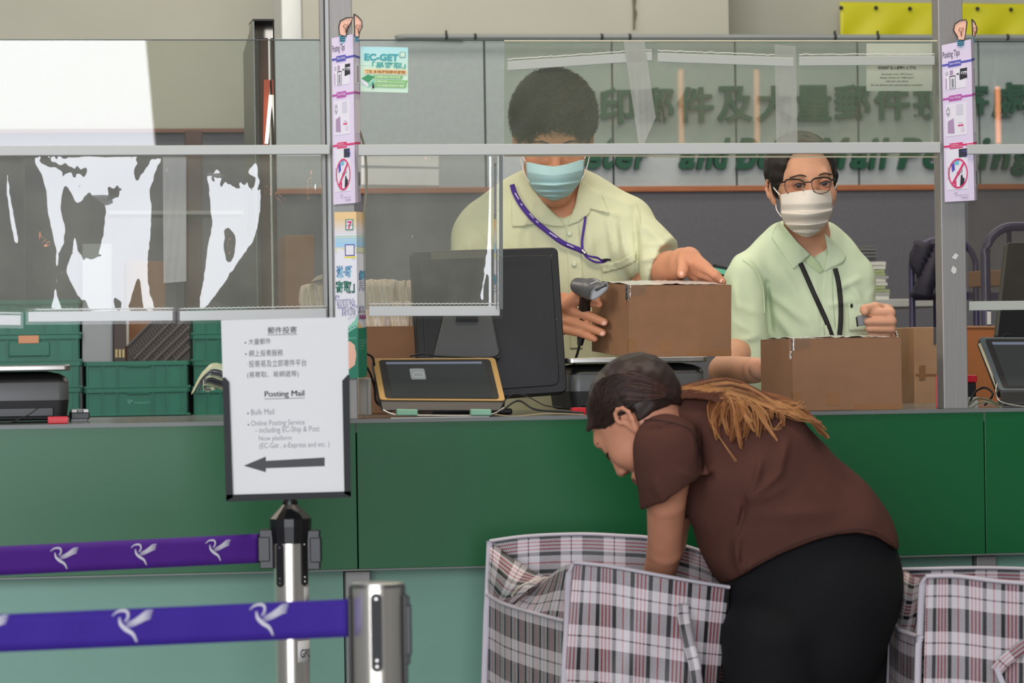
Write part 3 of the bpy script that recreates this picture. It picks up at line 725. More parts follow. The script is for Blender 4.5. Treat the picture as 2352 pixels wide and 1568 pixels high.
def clip(th, T, sx_, r, z0, z1, dep=.012, wid=.03, ang=0):
    M = T @ Matrix.Rotation(ang, 4, 'Z'); x0, x1 = (r-.001, r+dep) if sx_ > 0 else (-r-dep, -r+.001)
    obj('belt_clip', MB().box((x0, -wid/2, z0), (x1, wid/2, z1), M).add(*boxvf((x0+(dep*.25 if sx_ > 0 else -.002), -wid/2-.002, z0+.012), (x1+(.002 if sx_ > 0 else -dep*.25), wid/2+.002, z1-.012)), M), m_black, th, bevel=.0015)
sc4 = 4.42/FPX
slot(th, T, 0, r1, zt1-.115, zt1-.012)
clip(th, T, 1, r1, zt1-.145, zt1-.004, .0025, .022); clip(th, T, 1, r1, zt1-.108, zt1-.018, .008, .02); clip(th, T, -1, r1, zt1-.145, zt1-.004, .002, .022)
# far post with the sign
d2 = 5.5; r2_ = .0285
th2, T2, ztn = stanchion(666, 1136, d2, r2_, 'polished steel belt post with black head carrying the posting mail sign')
zf = lambda py: W(666, py, d2).z
obj('tube', MB().lathe([(r2_, .04), (r2_, zf(1206))], 48, T2), m_steel, th2, smooth='auto')
obj('head', MB().lathe([(r2_+.004, zf(1246)), (r2_+.006, zf(1208)), (r2_+.006, zf(1190)), (.0155, zf(1162)), (.013, zf(1158))], 14, T2), m_black, th2)
obj('sign_socket', MB().lathe([(.0125, zf(1160)), (.0125, zf(1150)), (.010, zf(1148)), (.010, zf(1128))], 20, T2), m_black, th2, smooth='auto')
clip(th2, T2, -1, r2_, zf(1304), zf(1214), .022, .03); clip(th2, T2, 1, r2_, zf(1308), zf(1217), .020, .03)
slot(th2, T2, R(-33), r2_, zf(1345), zf(1246), .013); slot(th2, T2, R(52), r2_, zf(1343), zf(1240), .013)
m_stk = mat('white_sticker', '#d4d2cc', .5)
def wrap(th, T, r, a0, a1, z0, z1, m, name):
    P = [[(T.translation.x+(r)*math.sin(a0+(a1-a0)*i/10), T.translation.y-(r)*math.cos(a0+(a1-a0)*i/10), z) for i in range(11)] for z in (z0, z1)]
    return obj(name, MB().grid(P), m, th, smooth=True, solid=.0002)
wrap(th2, T2, r2_+.0006, R(22), R(85), zf(1518), zf(1469), m_stk, 'sticker'); wrap(th2, T2, r2_+.0006, R(50), R(85), zf(1380), zf(1347), m_stk, 'sticker')
A, F2 = TG('GPO', .02); mb = MB(); a0, a1 = R(31), R(78)
mb.add([(T2.translation.x+(r2_+.0011)*math.sin(a0+(a1-a0)*x), T2.translation.y-(r2_+.0011)*math.cos(a0+(a1-a0)*x), zf(1508)+(zf(1488)-zf(1508))*y) for x, y in A], F2); obj('lettering', mb, m_ink, th2)
# belts
def belt(label, p0, p1, hh, d0, d1, m, xs, off, par_label):
    th = thing('barrier_belt', label, 'belt', W(p1[0], (p1[1]+p1[2])/2, d1), group=None)
    q = Quad([W(p0[0], p0[1], d0), W(p1[0], p1[1], d1), W(p1[0], p1[2], d1), W(p0[0], p0[2], d0)])
    P = [[tuple(q(i/40, j/4, .0006*math.sin(i*.9)*math.sin(j*.8))) for i in range(41)] for j in range(5)]
    obj('webbing', MB().grid(P), m, th, smooth=True, solid=.0012)
    L = (q.p[1]-q.p[0]).length; H = (q.p[3]-q.p[0]).length; q.asp = L/H
    for x0, y0, w_, h_ in xs:                # logo boxes in pixels of the photograph -> a,b on the belt
        a0 = (x0-p0[0])/(p1[0]-p0[0]); aw = w_/(p1[0]-p0[0]); ytop = p0[1]+(p1[1]-p0[1])*a0; hb = (p0[2]-p0[1])+((p1[2]-p1[1])-(p0[2]-p0[1]))*a0
        mb = MB(); bird(q, a0, (y0-ytop)/hb, aw, h_/hb, off, mb); obj('bird_logo', mb, m_logo, th)
    return th
belt('violet barrier belt with white bird logos fixed to the sign post', (-60, 1257, 1324), (600, 1225, 1292), 0, 5.15, 5.49, m_purp, [(-72, 1275, 62, 48), (106, 1259, 63, 49), (289, 1251, 60, 48), (464, 1241, 60, 48)], .0016, '')
belt('blue-violet barrier belt nearest the viewer running to the front post', (-60, 1413, 1500), (806, 1375, 1462), 0, 4.15, 4.41, m_purp2, [(-74, 1414, 88, 70), (245, 1403, 92, 73), (562, 1389, 92, 72)], .0016, '')

# ---------------------------------------------------------------- posting mail sign
sg = thing('sign_holder', 'A4 sign in a black frame reading Posting Mail with an arrow pointing left', 'sign', W(660, 1150, 5.48))
dS = 5.47
Qs = Quad([W(508, 735, dS), W(799, 728, dS), W(806, 1142, dS), W(520, 1150, dS)])
q = Qs
obj('sheet', Qs.slab(0, 1, 0, .985, .002, .0015), m_white, sg)
mb = MB()
bl = mat('black_frame_plastic', '#121416', .55, spec=.3)
mb.hexa([W(520,1152,dS-.008), W(806,1142,dS-.008), W(806,1142,dS+.012), W(520,1152,dS+.012), W(520,1136,dS-.008), W(806,1128,dS-.008), W(806,1128,dS+.012), W(520,1136,dS+.012)])
for pts in ([(511,868),(516,866),(526,877),(535,1142),(519,1150)], [(786,874),(799,860),(803,862),(806,1140),(791,1134)]):
    n = len(pts); vs = [tuple(W(x, y, dS-.008)) for x, y in pts]+[tuple(W(x, y, dS+.012)) for x, y in pts]
    mb.add(vs, [tuple(range(n)), tuple(range(n, 2*n))[::-1]]+[(i, n+i, n+(i+1) % n, (i+1) % n) for i in range(n)])
obj('frame', fixnormals(mb), bl, sg)
obj('stem', MB().lathe([(.011, zf(1158)), (.011, zf(1143)), (.008, zf(1140))], 20, T2), m_black, sg, smooth='auto')
def ab(x, y):                       # picture position on the sheet -> a,b
    lx = 508+(520-508)*(y-735)/415; rx = 799+(806-799)*(y-728)/414; a = (x-lx)/(rx-lx); ty = 735-7*a; by = 1150-8*a; return a, (y-ty)/(by-ty)
def stext(s, x0, x1, y0, y1, m=m_ink, bold=0, shear=0):
    a0, b0 = ab(x0, (y0+y1)/2); a1, _ = ab(x1, (y0+y1)/2); _, b0 = ab((x0+x1)/2, y0); _, b1 = ab((x0+x1)/2, y1)
    o = Qs.text(s, a0, a1, b0, b1, .0022, m, sg, bold=bold, shear=shear); return o
stext('郵件投寄', 615, 682, 750, 766, bold=.01)
stext('大量郵件', 571, 622, 777, 791); stext('網上投寄服務', 572, 650, 803, 818); stext('投寄易及立即寄件平台', 572, 704, 826, 842); stext('(易寄取、易網遞等)', 568, 686, 852, 868)
for x, y, r_ in ((564, 787, 2), (565, 813, 2), (570, 949, 2), (571, 975, 2)):
    a, b = ab(x, y); obj('bullet_dot', Qs.poly([(a+.0065*math.cos(t)*r_/2, b+.0045*math.sin(t)*r_/2) for t in np.linspace(0, 5.8, 12)], .0022), m_ink, sg)
a, b = ab(567, 836); obj('dash', Qs.slab(a-.006, a+.006, b-.001, b+.001, .0022, .0002), m_inkg, sg)
# serif lettering: default letters with slab serifs are added stroke by stroke for the headline
for dx in (0, .5, 1): stext('Posting Mail', 608+dx, 698.5+dx, 897, 914)
for x0, x1, y in ((615, 683, 769), (608, 700, 916)):
    a0, b = ab(x0, y); a1, _ = ab(x1, y); obj('underline', Qs.slab(a0, a1, b-.0015, b+.0015, .0022, .0002), m_ink, sg)
stext('Bulk Mail', 577, 630, 939, 952, m_inkg); stext('Online Posting Service', 577, 700, 964, 980, m_inkg); stext('- including EC-Ship & Post', 587, 734, 979, 996, m_inkg)
stext('Now platform', 595, 670, 1000, 1014, m_inkg); stext('(EC-Get , e-Express and etc. )', 596, 757, 1015, 1031, m_inkg)
pts = [ab(*p) for p in ((560,1069),(611,1048),(611,1058),(746,1050),(746,1070),(611,1075),(611,1084))]
obj('arrow', Qs.poly(pts, .0022, .0002), mat('arrow_grey', '#3b3b3d', .6), sg)

# ---------------------------------------------------------------- posters wrapped round the posts
m_lil = mat('lilac_paper', '#d6c9de', .55); m_pp = mat('pale_paper', '#ddd8e0', .55); m_blu = mat('print_blue', '#4a4aa8', .6); m_mag = mat('print_magenta', '#b04aa0', .6)
m_pnk = mat('print_crimson', '#cc2f66', .6); m_peach = mat('print_peach', '#eab79d', .55); m_cyan = mat('print_cyan', '#67b6cc', .6); m_mauve = mat('print_mauve', '#a58aa8', .6)
def disc(q, a, b, ra, rb, off, m, par, name, F=CFM, n=28, ring=0):
    mb = MB()
    if ring:
        P = [[tuple(q(a+ra*k*math.cos(t), b+rb*k*math.sin(t), off)) for t in np.linspace(0, 2*math.pi, n+1)] for k in (1, 1-ring)]; mb.grid(P)
    else: mb = q.poly([(a+ra*math.cos(t), b+rb*math.sin(t)) for t in np.linspace(0, 2*math.pi, n, endpoint=False)], off, .0002)
    return obj(name, mb, m, par, F)
def posting_poster(label, front, side, tf, ts_, title, bulbs):
    p = thing('wrapped_poster', label, 'poster', C(front[3][0], front[3][1], tf), CFM, None)
    q = Quad([C(x, y, tf) for x, y in front]); q2 = Quad([C(side[0][0], side[0][1], tf), C(side[1][0], side[1][1], ts_), C(side[2][0], side[2][1], ts_), C(side[3][0], side[3][1], tf)])
    mb = q.slab(0, 1, 0, 1, 0, .0006); q2.slab(0, 1, 0, 1, 0, .0006, mb); obj('paper', mb, m_lil, p, CFM)
    def R_(qq, a0, a1, b0, b1, m, nm, off=.0005): return obj(nm, qq.slab(a0, a1, b0, b1, off, .0003), m, p, CFM)
    q.text(title, .02, .60, .045, .098, .0006, m_ink, p, CFM, bold=.005)
    for b, m, lines in ((.13, m_blu, 'Queue ticketing'), (.346, m_mag, 'Smart Package'), (.648, m_pnk, 'Prohibited\narticles posting')):
        R_(q, 0, 1, b-.006, b+.007, m, 'band'); R_(q2, 0, 1, b-.009, b+.004, m, 'band'); R_(q, .2, .64, b-.017, b+.019, m, 'band_label', .0008)
        q.text(lines, .23, .61, b-.011, b+.011, .0012, m_pp, p, CFM, lines=True)
    for b0, b1 in ((.166, .29), (.385, .585), (.67, .925)):
        R_(q, .08, .80, b0, b1, m_pp, 'picture_panel'); R_(q2, .25, .95, b0, b1, m_pp, 'picture_panel')
    # first picture: phone, arrow, people queueing under a sign
    R_(q, .24, .44, .205, .288, m_ink, 'phone_outline', .0008); R_(q, .26, .42, .212, .286, m_pp, 'phone_screen', .0011); R_(q, .25, .36, .17, .20, m_mauve, 'small_picture', .0008)
    R_(q, .30, .38, .225, .28, m_inkg, 'phone_picture', .0014)
    obj('arrow', q.poly([(.47, .197), (.52, .197), (.52, .192), (.57, .2), (.52, .208), (.52, .203), (.47, .203)], .001, .0002), m_ink, p, CFM)
    R_(q, .60, .84, .17, .19, m_ink, 'hall_picture', .0008)
    for k in range(4):
        a = .60+.065*k; disc(q, a+.01, .196+.003*k, .022, .0065, .001, m_ink, p, 'queue_figure'); R_(q, a-.02, a+.045, .203+.003*k, .24-.002*k, m_ink, 'queue_figure', .0008)
    R_(q, .10, .14, .215, .285, m_mauve, 'walking_figure', .0008); q.text('自助\n服務', .10, .2, .172, .20, .0008, m_inkg, p, CFM)
    R_(q2, .5, .75, .18, .28, m_mauve, 'side_figure', .0008)
    # second picture: starburst, purple bag, calendar
    st = [(.17+(.07 if k % 2 else .035)*math.cos(k*math.pi/8), .43+(.035 if k % 2 else .018)*math.sin(k*math.pi/8)) for k in range(16)]
    obj('starburst', q.poly(st, .001, .0002), m_ink, p, CFM); obj('starburst_inner', q.poly([(.17+(a-.17)*.7, .43+(b-.43)*.7) for a, b in st], .0014, .0002), m_pp, p, CFM)
    R_(q, .44, .68, .39, .458, mat('print_pale_grey', '#c9c5cf', .6), 'blank_square', .0008)
    obj('bag_picture', q.poly([(.15, .49), (.35, .475), (.37, .57), (.14, .565)], .001, .0002), m_mauve, p, CFM)
    q.text('Delivery', .52, .66, .506, .515, .001, m_ink, p, CFM); R_(q, .49, .68, .52, .529, m_pnk, 'calendar_top', .0009); disc(q, .65, .552, .055, .0125, .001, m_mauve, p, 'clock_ring', ring=.2)
    # third picture: barred goods
    R_(q, .50, .78, .672, .725, mat('print_navy', '#2b2b3c', .6), 'dark_parcel', .0008); ribbon(q, [(.6, .69), (.75, .69), (.78, .71), (.7, .73)], .006, .006, .0012, mbx := MB(), asp=.25); obj('cable_picture', mbx, m_blu, p, CFM)
    obj('phone_item', q.poly([(.24, .77), (.34, .752), (.36, .80), (.26, .815)], .001, .0002), m_blu, p, CFM); R_(q, .36, .5, .74, .77, m_cyan, 'spray_item', .0009)
    R_(q, .33, .40, .87, .905, m_pnk, 'lighter_item', .0009); obj('bottle_item', q.poly([(.55, .84), (.6, .83), (.62, .85), (.68, .86), (.66, .9), (.52, .905)], .001, .0002), m_ink, p, CFM)
    disc(q, .47, .825, .05, .012, .001, m_ink, p, 'scissors_item', ring=.35); disc(q, .56, .81, .05, .012, .001, m_ink, p, 'scissors_item', ring=.35)
    disc(q, .46, .825, .33, .095, .0014, m_pnk, p, 'ban_ring', ring=.12)
    obj('ban_bar', q.poly([(.22, .89), (.27, .9), (.70, .762), (.65, .752)], .0016, .0002), m_pnk, p, CFM)
    q.text('禁\n運\n品', .10, .15, .78, .86, .0008, m_inkg, p, CFM); R_(q2, .55, .85, .82, .9, m_inkg, 'small_print_block', .0008)
    mb = MB(); q.asp = .25; bird(q, .30, .94, .14, .028, .001, mb, .8); obj('bird_logo', mb, m_mauve, p, CFM)
    q.text('Hongkong Post', .40, .80, .957, .968, .001, m_mauve, p, CFM); q.text('香港郵政', .55, .80, .973, .985, .001, m_mauve, p, CFM)
    # cut-out light bulbs standing above the paper
    for bx, side_ in bulbs:
        pts = [C(x, y, tf+.004*side_) for x, y in bx[0]]; o = obj('bulb_glass', fan(pts), m_peach, p, CFM, solid=.0006)
        cl = [(x, y) for x, y in bx[0]]; obj('bulb_outline', MB().tube([C(x, y, tf+.004*side_-.001) for x, y in cl+[cl[0]]], .0011, 6), m_ink, p, CFM)
        obj('bulb_base', fan([C(x, y, tf+.004*side_-.0012) for x, y in bx[1]]), m_cyan, p, CFM, solid=.0005)
        xs = [x for x, y in bx[1]]; ys = [y for x, y in bx[1]]
        for k in range(3): y = min(ys)+(max(ys)-min(ys))*(.2+.25*k); obj('bulb_thread', MB().tube([C(min(xs)+1, y+1, tf+.004*side_-.002), C(max(xs)-1, y-1, tf+.004*side_-.002)], .0008, 5), m_ink, p, CFM)
        cx_ = sum(x for x, y in bx[0])/len(bx[0]); cy_ = sum(y for x, y in bx[0])/len(bx[0])
        obj('filament', MB().tube([C(cx_+a, cy_+b, tf+.004*side_-.0015) for a, b in ((1, 16), (0, 6), (-5, 2), (-2, -4), (3, 0), (5, -5), (7, 0), (2, 5), (2, 16))], .0006, 5), mat('print_brown', '#7a4a3a', .6), p, CFM)
    return p
def fan(pts):
    return MB().add([tuple(p) for p in pts], [tuple(range(len(pts)))])
posting_poster('lilac Posting Tips poster wrapped round the left post below two bulb cut-outs', [(762,88),(811,78),(816,466),(766,470)], [(811,78),(826,84),(829,463),(816,466)], .012, .06, 'Posting Tips',
    [(([(778,62),(782,48),(795,41),(811,40),(806,52),(798,66),(795,84),(780,80)], [(779,80),(794,82),(793,95),(787,99),(781,95)]), 0), (([(813,32),(822,38),(831,48),(832,62),(826,74),(824,86),(815,84),(814,60)], [(815,82),(824,84),(823,96),(819,99),(815,94)]), -1)])
posting_poster('lilac Posting Tips poster wrapped round the right post below two bulb cut-outs', [(2163,104),(2230,90),(2238,460),(2170,464)], [(2230,90),(2237,88),(2246,459),(2238,460)], .012, .06, 'Posting Tips',
    [(([(2190,70),(2193,55),(2205,47),(2218,45),(2221,50),(2219,70),(2215,92),(2200,92),(2199,84)], [(2198,91),(2215,91),(2214,103),(2206,109),(2199,103)]), 0), (([(2232,44),(2239,52),(2244,64),(2243,74),(2238,84),(2234,82)], [(2234,82),(2238,84),(2237,96),(2235,96)]), -1)])
# lower poster on the left post
m_tan = mat('print_tan', '#e3c28c', .55); m_gr = mat('print_green', '#14795c', .55); m_grl = mat('print_light_green', '#7fc3a8', .55); m_org = mat('print_orange', '#e0632a', .55); m_vio = mat('print_violet', '#43358c', .55)
m_lav = mat('poster_white', '#dcdce2', .5)
p = thing('wrapped_poster', 'green and white service poster wrapped low round the left post', 'poster', C(800, 868, .012), CFM)
q = Quad([C(768,487,.012), C(818,486,.012), C(823,868,.012), C(772,870,.012)]); q2 = Quad([C(818,486,.012), C(837,488,.05), C(842,864,.05), C(823,868,.012)])
mb = q.slab(0, 1, 0, 1, 0, .0006); q2.slab(0, 1, 0, 1, 0, .0006, mb); obj('paper', mb, m_lav, p, CFM)
for qq in (q, q2):
    for k in range(8):
        f = k/8; c0 = np.array(lin('#e3c28c')); c1 = np.array(lin('#dcdce2')); obj('tan_band', qq.slab(0, 1, .0+.012*k+(.03 if k else 0), .043+.012*k, .0004, .0002), mat('tan_tone_%d' % k, tuple(c0*(1-f)+c1*f), .55), p, CFM)
for k, (b0, c) in enumerate(((.14, '#b9cdbf'), (.155, '#a6c8d8'), (.18, '#9cc6e0'), (.215, '#cfd3b0'))): obj('sky_band', q.slab(.02, .98, b0, b0+.03, .0004+.0001*k, .0001), mat('sky_tone_%d' % k, c, .55), p, CFM); obj('sky_band', q2.slab(0, 1, b0, b0+.03, .0004+.0001*k, .0001), mat('sky_tone_%d' % k, c, .55), p, CFM)
def wavy(qq, pts, off, m, nm): obj(nm, qq.poly(pts, off, .0002), m, p, CFM)
wavy(q, [(0, .30), (.12, .22), (.35, .225), (.65, .26), (.9, .31), (1, .35), (1, .62), (.8, .63), (0, .66)], .0010, m_lav, 'cloud_shape'); wavy(q2, [(0, .34), (.3, .27), (1, .25), (1, .6), (0, .6)], .0010, m_lav, 'cloud_shape')
obj('logo_tile', q.slab(.50, .86, .045, .11, .0012, .0004), m_gr, p, CFM); obj('logo_tile_inner', q.slab(.54, .82, .050, .105, .0015, .0003), m_lav, p, CFM)
obj('logo_seven_bar', q.poly([(.57, .056), (.79, .056), (.79, .066), (.71, .08), (.69, .10), (.62, .10), (.64, .08), (.70, .066), (.57, .066)], .0019, .0003), m_pnk, p, CFM); obj('logo_seven_foot', q.poly([(.62, .092), (.69, .092), (.69, .102), (.62, .102)], .0021, .0003), m_red, p, CFM)
q.text('ELEVEN', .55, .81, .077, .085, .0024, m_gr, p, CFM, bold=.01)
obj('square_frame', q.slab(.46, .90, .195, .265, .0012, .0003), m_vio, p, CFM); obj('square_blank', q.slab(.50, .86, .201, .259, .0015, .0003), m_lav, p, CFM); obj('yellow_bar', q.slab(.44, .96, .268, .278, .0012, .0003), mat('print_yellow', '#e2d43c', .5), p, CFM)
for st, a0, a1, b0, b1, m, md, s in (('送·呀', .08, .74, .325, .395, m_cyan, m_vio, .03), ('寄取」', .05, .86, .415, .485, m_gr, m_ink, .04), ('在', .02, .16, .50, .53, m_lav, m_vio, .03), ('智郵站、', .10, .96, .525, .575, m_lav, m_vio, .04), ('拎喇!!', .32, .88, .58, .62, m_lav, m_vio, .05)):
    q.text(st, a0-.03, a1+.03, b0-.004, b1+.004, .0013, md, p, CFM, bold=.05); q.text(st, a0, a1, b0, b1, .0018, m, p, CFM, bold=.012)
for st, b0, b1, m in (('網', .355, .41, m_cyan), ('用', .42, .475, m_lav), ('郵政', .57, .605, m_lav), ('7-ELE', .625, .645, m_pnk)):
    q2.text(st, .15, .95, b0-.003, b1+.003, .0013, m_vio, p, CFM, bold=.05); q2.text(st, .2, .9, b0, b1, .0018, m, p, CFM, bold=.01)
wavy(q, [(0, .72), (.5, .70), (.85, .655), (1, .62), (1, .66), (1, 1), (0, 1)], .0008, m_grl, 'light_curve'); wavy(q, [(0, .745), (.5, .73), (1, .69), (1, .73), (1, 1), (0, 1)], .0012, m_gr, 'green_field')
wavy(q2, [(0, .70), (1, .70), (1, 1), (0, 1)], .0012, m_gr, 'green_field'); wavy(q2, [(0, .66), (.6, .70), (0, .70)], .0014, m_tan, 'tan_corner')
for k in range(7):
    x = .02+.14*k; obj('curve_dash', q.poly([(x, .742-.0095*k), (x+.08, .738-.0095*k), (x+.08, .742-.0095*k), (x, .746-.0095*k)], .0012, .0002), m_gr if k > 8 else m_vio, p, CFM)
q.text('|||||||||||||', .0, .9, .752, .765, .0016, m_grl, p, CFM); q2.text('With a few clicks\nyour parcel is sent\nfor pick-up at\nthe store', .1, .95, .77, .83, .0016, m_grl, p, CFM)
obj('plain_patch', q.poly([(.40, .80), (.62, .775), (.85, .80), (.92, .86), (.85, .92), (.6, .945), (.4, .93)], .0016, .0002), m_peach, p, CFM)

# ---------------------------------------------------------------- papers on the glass
p = thing('glass_poster', 'square pale green EC-GET poster stuck on the upper glass', 'poster', C(882, 212, .05), CFM)
q = Quad([C(828,107,.053), C(937,109,.053), C(937,213,.053), C(828,210,.053)]); q.asp = 1
obj('paper', q.slab(0, 1, 0, 1, 0, .0004), mat('poster_mint', '#c4dfc8', .5), p, CFM)
for k in range(6): obj('tint_band', q.slab(.0, 1, .0+.07*k, .072+.07*k, .0003+.00002*k, .0001), mat('mint_tone_%d' % k, tuple(np.array(lin('#a9d8dc'))*(1-k/6)+np.array(lin('#c4dfc8'))*k/6), .5), p, CFM)
q.text('EC-GET', .08, .80, .15, .31, .0012, mat('print_teal', '#2f9aa0', .5), p, CFM, bold=.045)
q.text('「易寄取」', .24, .95, .33, .47, .0012, mat('print_teal2', '#3f9f96', .5), p, CFM, bold=.03)
obj('title_bar', q.slab(.08, .97, .50, .60, .001, .0003), m_tan, p, CFM); q.text('嶄新本地寄取郵件服務', .10, .95, .515, .59, .0014, mat('print_ochre', '#9a6a25', .5), p, CFM, bold=.03)
for st, b0, a1 in (('方便靈活結·安全可靠', .63, .90), ('自選櫃站提貨 extra convenience', .73, 1.0), ('一站式追蹤及享運寄件服務', .82, .98)):
    obj('green_bar', q.poly([(.27, b0), (a1, b0), (a1-.03, b0+.075), (.27, b0+.075)], .001, .0003), mat('print_leaf', '#78b366', .5), p, CFM); q.text(st, .30, a1-.06, b0+.015, b0+.06, .0014, mat('print_cream', '#eef3d8', .5), p, CFM)
obj('grey_square', q.slab(.82, .95, .10, .23, .001, .0003), mat('print_greygreen', '#7fa69c', .5), p, CFM); obj('grey_square_inner', q.slab(.84, .93, .12, .21, .0012, .0003), mat('poster_mint', ''), p, CFM)
obj('box_side', q.poly([(.02, .72), (.16, .82), (.16, .90), (.02, .80)], .0012, .0003), m_pp, p, CFM); obj('box_front', q.poly([(.16, .82), (.30, .72), (.30, .83), (.16, .90)], .0012, .0003), m_grl, p, CFM); obj('box_lid', q.poly([(.02, .71), (.15, .62), (.30, .66), (.16, .80)], .0014, .0003), mat('print_midgreen', '#2f8f56', .5), p, CFM)
disc(q, .26, .82, .015, .02, .0018, m_ink, p, 'person_sketch'); obj('person_sketch', q.poly([(.25, .84), (.28, .84), (.29, .92), (.24, .93)], .0018, .0003), m_ink, p, CFM)

p = thing('notice_paper', 'small white printed notice on the upper glass beside the right post', 'notice', C(2065, 210, .05), CFM)
q = Quad([C(1990,100,.0535), C(2141,100,.0535), C(2141,209,.0535), C(1990,209,.0535)])
obj('paper', q.slab(0, 1, 0, 1, 0, .0003), m_white, p, CFM)
for st, a0, a1, b0, b1, bo in (('切勿向陌生人透露個人資料!', .17, .75, .475, .545, .03), ('Reminder from "iAM Smart"', .23, .71, .62, .665, 0), ('Always register for "iAM Smart"', .20, .72, .70, .745, .02), ('with your own phone.', .29, .64, .775, .82, .02), ('Do not disclose your personal data to strangers!', .07, .85, .855, .90, .02)):
    q.text(st, a0, a1, b0, b1, .0006, m_ink, p, CFM, bold=bo)

# ---------------------------------------------------------------- cartons
def carton(name, label, M, w_, dp, h, m=m_kraft, film=True, tape=True, group=None):
    """M puts the front-left bottom corner in place; x along the front, y to the back"""
    th = thing(name, label, 'box', (0, 0, 0), M, group); MW[th.name] = M
    obj('body', MB().box((0, 0, 0), (w_, dp, h)), m, th, M, bevel=.0012)
    obj('flap', MB().box((0, 0, h), (w_, dp*.495, h+.0015)), m_kraft, th, M, bevel=.0006); obj('flap', MB().box((0, dp*.505, h), (w_, dp, h+.0015)), m_kraft, th, M, bevel=.0006)
    if tape:
        obj('tape', MB().box((-.0004, dp*.4, h+.0015), (w_+.0004, dp*.6, h+.0019)), m_pack, th, M)
        obj('tape', MB().box((w_*.55, -.0004, .0), (w_*1.0005, 0, .012)), m_pack, th, M)
        obj('tape', MB().box((w_*.30, -.0004, .01), (w_*.42, 0, .034)), m_pack, th, M); obj('tape', MB().box((-.0005, -.0005, .01), (w_*.07, .012, .036)), m_pack, th, M)
    if film:
        r2 = random.Random(int(w_*1e4)); P = []
        for j in range(13):
            y = dp*(.06+.88*j/12); P.append([(w_*(.03+.90*i/24), y, h+.0022+.0035*abs(math.sin(i*.8+j*.5))*math.sin(math.pi*j/12)+.003*r2.random()*math.sin(math.pi*i/24)) for i in range(25)])
        obj('label_pouch', MB().grid(P), mat('clear_label_pouch', '#d9dad8', .15, noise=.1), th, M, smooth=True)
        P = []
        for j in range(9): P.append([(-.001-.0012*r2.random() if i < 4 else w_*.16*(i-4)/8, -.0014+dp*.02*(i if i < 4 else 0)*0, h+.002-.028*j/8*(1-.5*i/12)) if i >= 4 else (-.0016, .02-.005*i, h+.002-.04*j/8) for i in range(13)])
        obj('film_corner', MB().grid(P), clear('parcel_film', haze=.08, rough=.05, bump=.4, bscale=60), th, M, smooth=True)
    return th
# box on the counter
p0 = C(1822, 943, .03); Mb = CFM @ Matrix.Translation((p0.x, p0.y, ZT+.0006))
carton('parcel_box', 'brown cardboard parcel standing on the counter edge in front of the man in glasses', Mb, .2125, .26, .1355)
# box held above the scale, tipped a little towards the viewer
pL = W(1445, 821, 6.67); Ml = Matrix.Translation(pL) @ Matrix.Rotation(AA+R(6.5), 4, 'Z') @ Matrix.Rotation(R(3.2), 4, 'X')
BOX1 = Ml
carton('parcel_box', 'brown cardboard parcel held over the scale by the bent-down man', Ml, .2150, .255, .1415)

# ---------------------------------------------------------------- scales
def scale_(label, px0, px1, py, t, dp, ybody, body0, body1, group='parcel scales on the counter'):
    s0, zt_ = S(px0, py, t); s1, _ = S(px1, py, t); th = thing('parcel_scale', label, 'scale', ((s0+s1)/2, t, ZT), CFM, group)
    mb = MB().prism(rect(s0, s1, t, t+dp, .012), 0, .0001); pl = [(x, z) for x, z in rect(s0, s1, t, t+dp, .012)]
    def lid(z0, z1, ins): 
        P = [(x+(ins if x < (s0+s1)/2 else -ins), y+(ins if y < t+dp/2 else -ins)) for x, y in pl]; n = len(P)
        return MB().add([(x, y, z0) for x, y in P]+[(x, y, z1) for x, y in P], [tuple(range(n))[::-1], tuple(range(n, 2*n))]+[(i, (i+1) % n, n+(i+1) % n, n+i) for i in range(n)])
    obj('weighing_plate', lid(zt_-.0115, zt_, 0), m_bsteel, th, CFM, bevel=.0025, seg=3, smooth='auto')
    b0 = S(body0, py, t)[0]; b1 = S(body1, py, t)[0]; zb_ = zt_-.0135; H = zb_-ZT; P = []
    prof = [(0, .010), (.045, .004), (.05, 0), (H*.45, .0), (H*.85, .001), (H*.93, .012), (H-.001, .035), (H, .06)]
    def ring(z, ins): return [(x, y, z) for x, y in rect(b0+ins, b1-ins, t+.006+ins, t+dp-.006-ins, .02, 6)]
    lo = [r for r in prof if r[0] < H*.42]+[(H*.42, 0)]
    obj('lower_case', cap_loft([ring(ZT+.004+z*(1 if z < H*.42 else 1), ins) for z, ins in ((0, .012), (.003, .004), (H*.40, 0))]), m_blackm, th, CFM, smooth='auto')
    obj('upper_case', cap_loft([ring(ZT+z, ins) for z, ins in ((.004+H*.40, 0), (H*.80, .0005), (H*.90, .006), (H*.96, .02), (H, .04))]), m_dgrey, th, CFM, smooth='auto')
    obj('top_cover', cap_loft([ring(ZT+z, ins-.0006) for z, ins in ((H*.80, .0004), (H*.90, .005), (H*.965, .018), (H+.001, .039))]), m_black, th, CFM, smooth='auto')
    for x in (b0+.03, b1-.03): obj('foot', MB().lathe([(.009, ZT), (.011, ZT+.006)], 14, Matrix.Translation((x, t+.03, 0))), m_black, th, CFM)
    obj('socket_panel', MB().box((b0+.02, t+.003, ZT+.012), (b1-.03, t+.008, ZT+.028)), m_black, th, CFM, bevel=.001)
    return th, b0, b1
def cap_loft(rings):
    n = len(rings[0]); mb = MB(); mb.grid([list(r) for r in rings], closed=True); m = len(rings); mb.f += [tuple(range(n))[::-1], tuple(range((m-1)*n, m*n))]; return fixnormals(mb)
scale_('dark grey parcel scale with steel plate at the left edge of the counter', -190, 162, 842, .25, .26, 0, -176, 158)
scale_('dark grey parcel scale with steel plate under the held brown parcel', 1303, 1628, 822, .36, .27, 0, 1311, 1622)
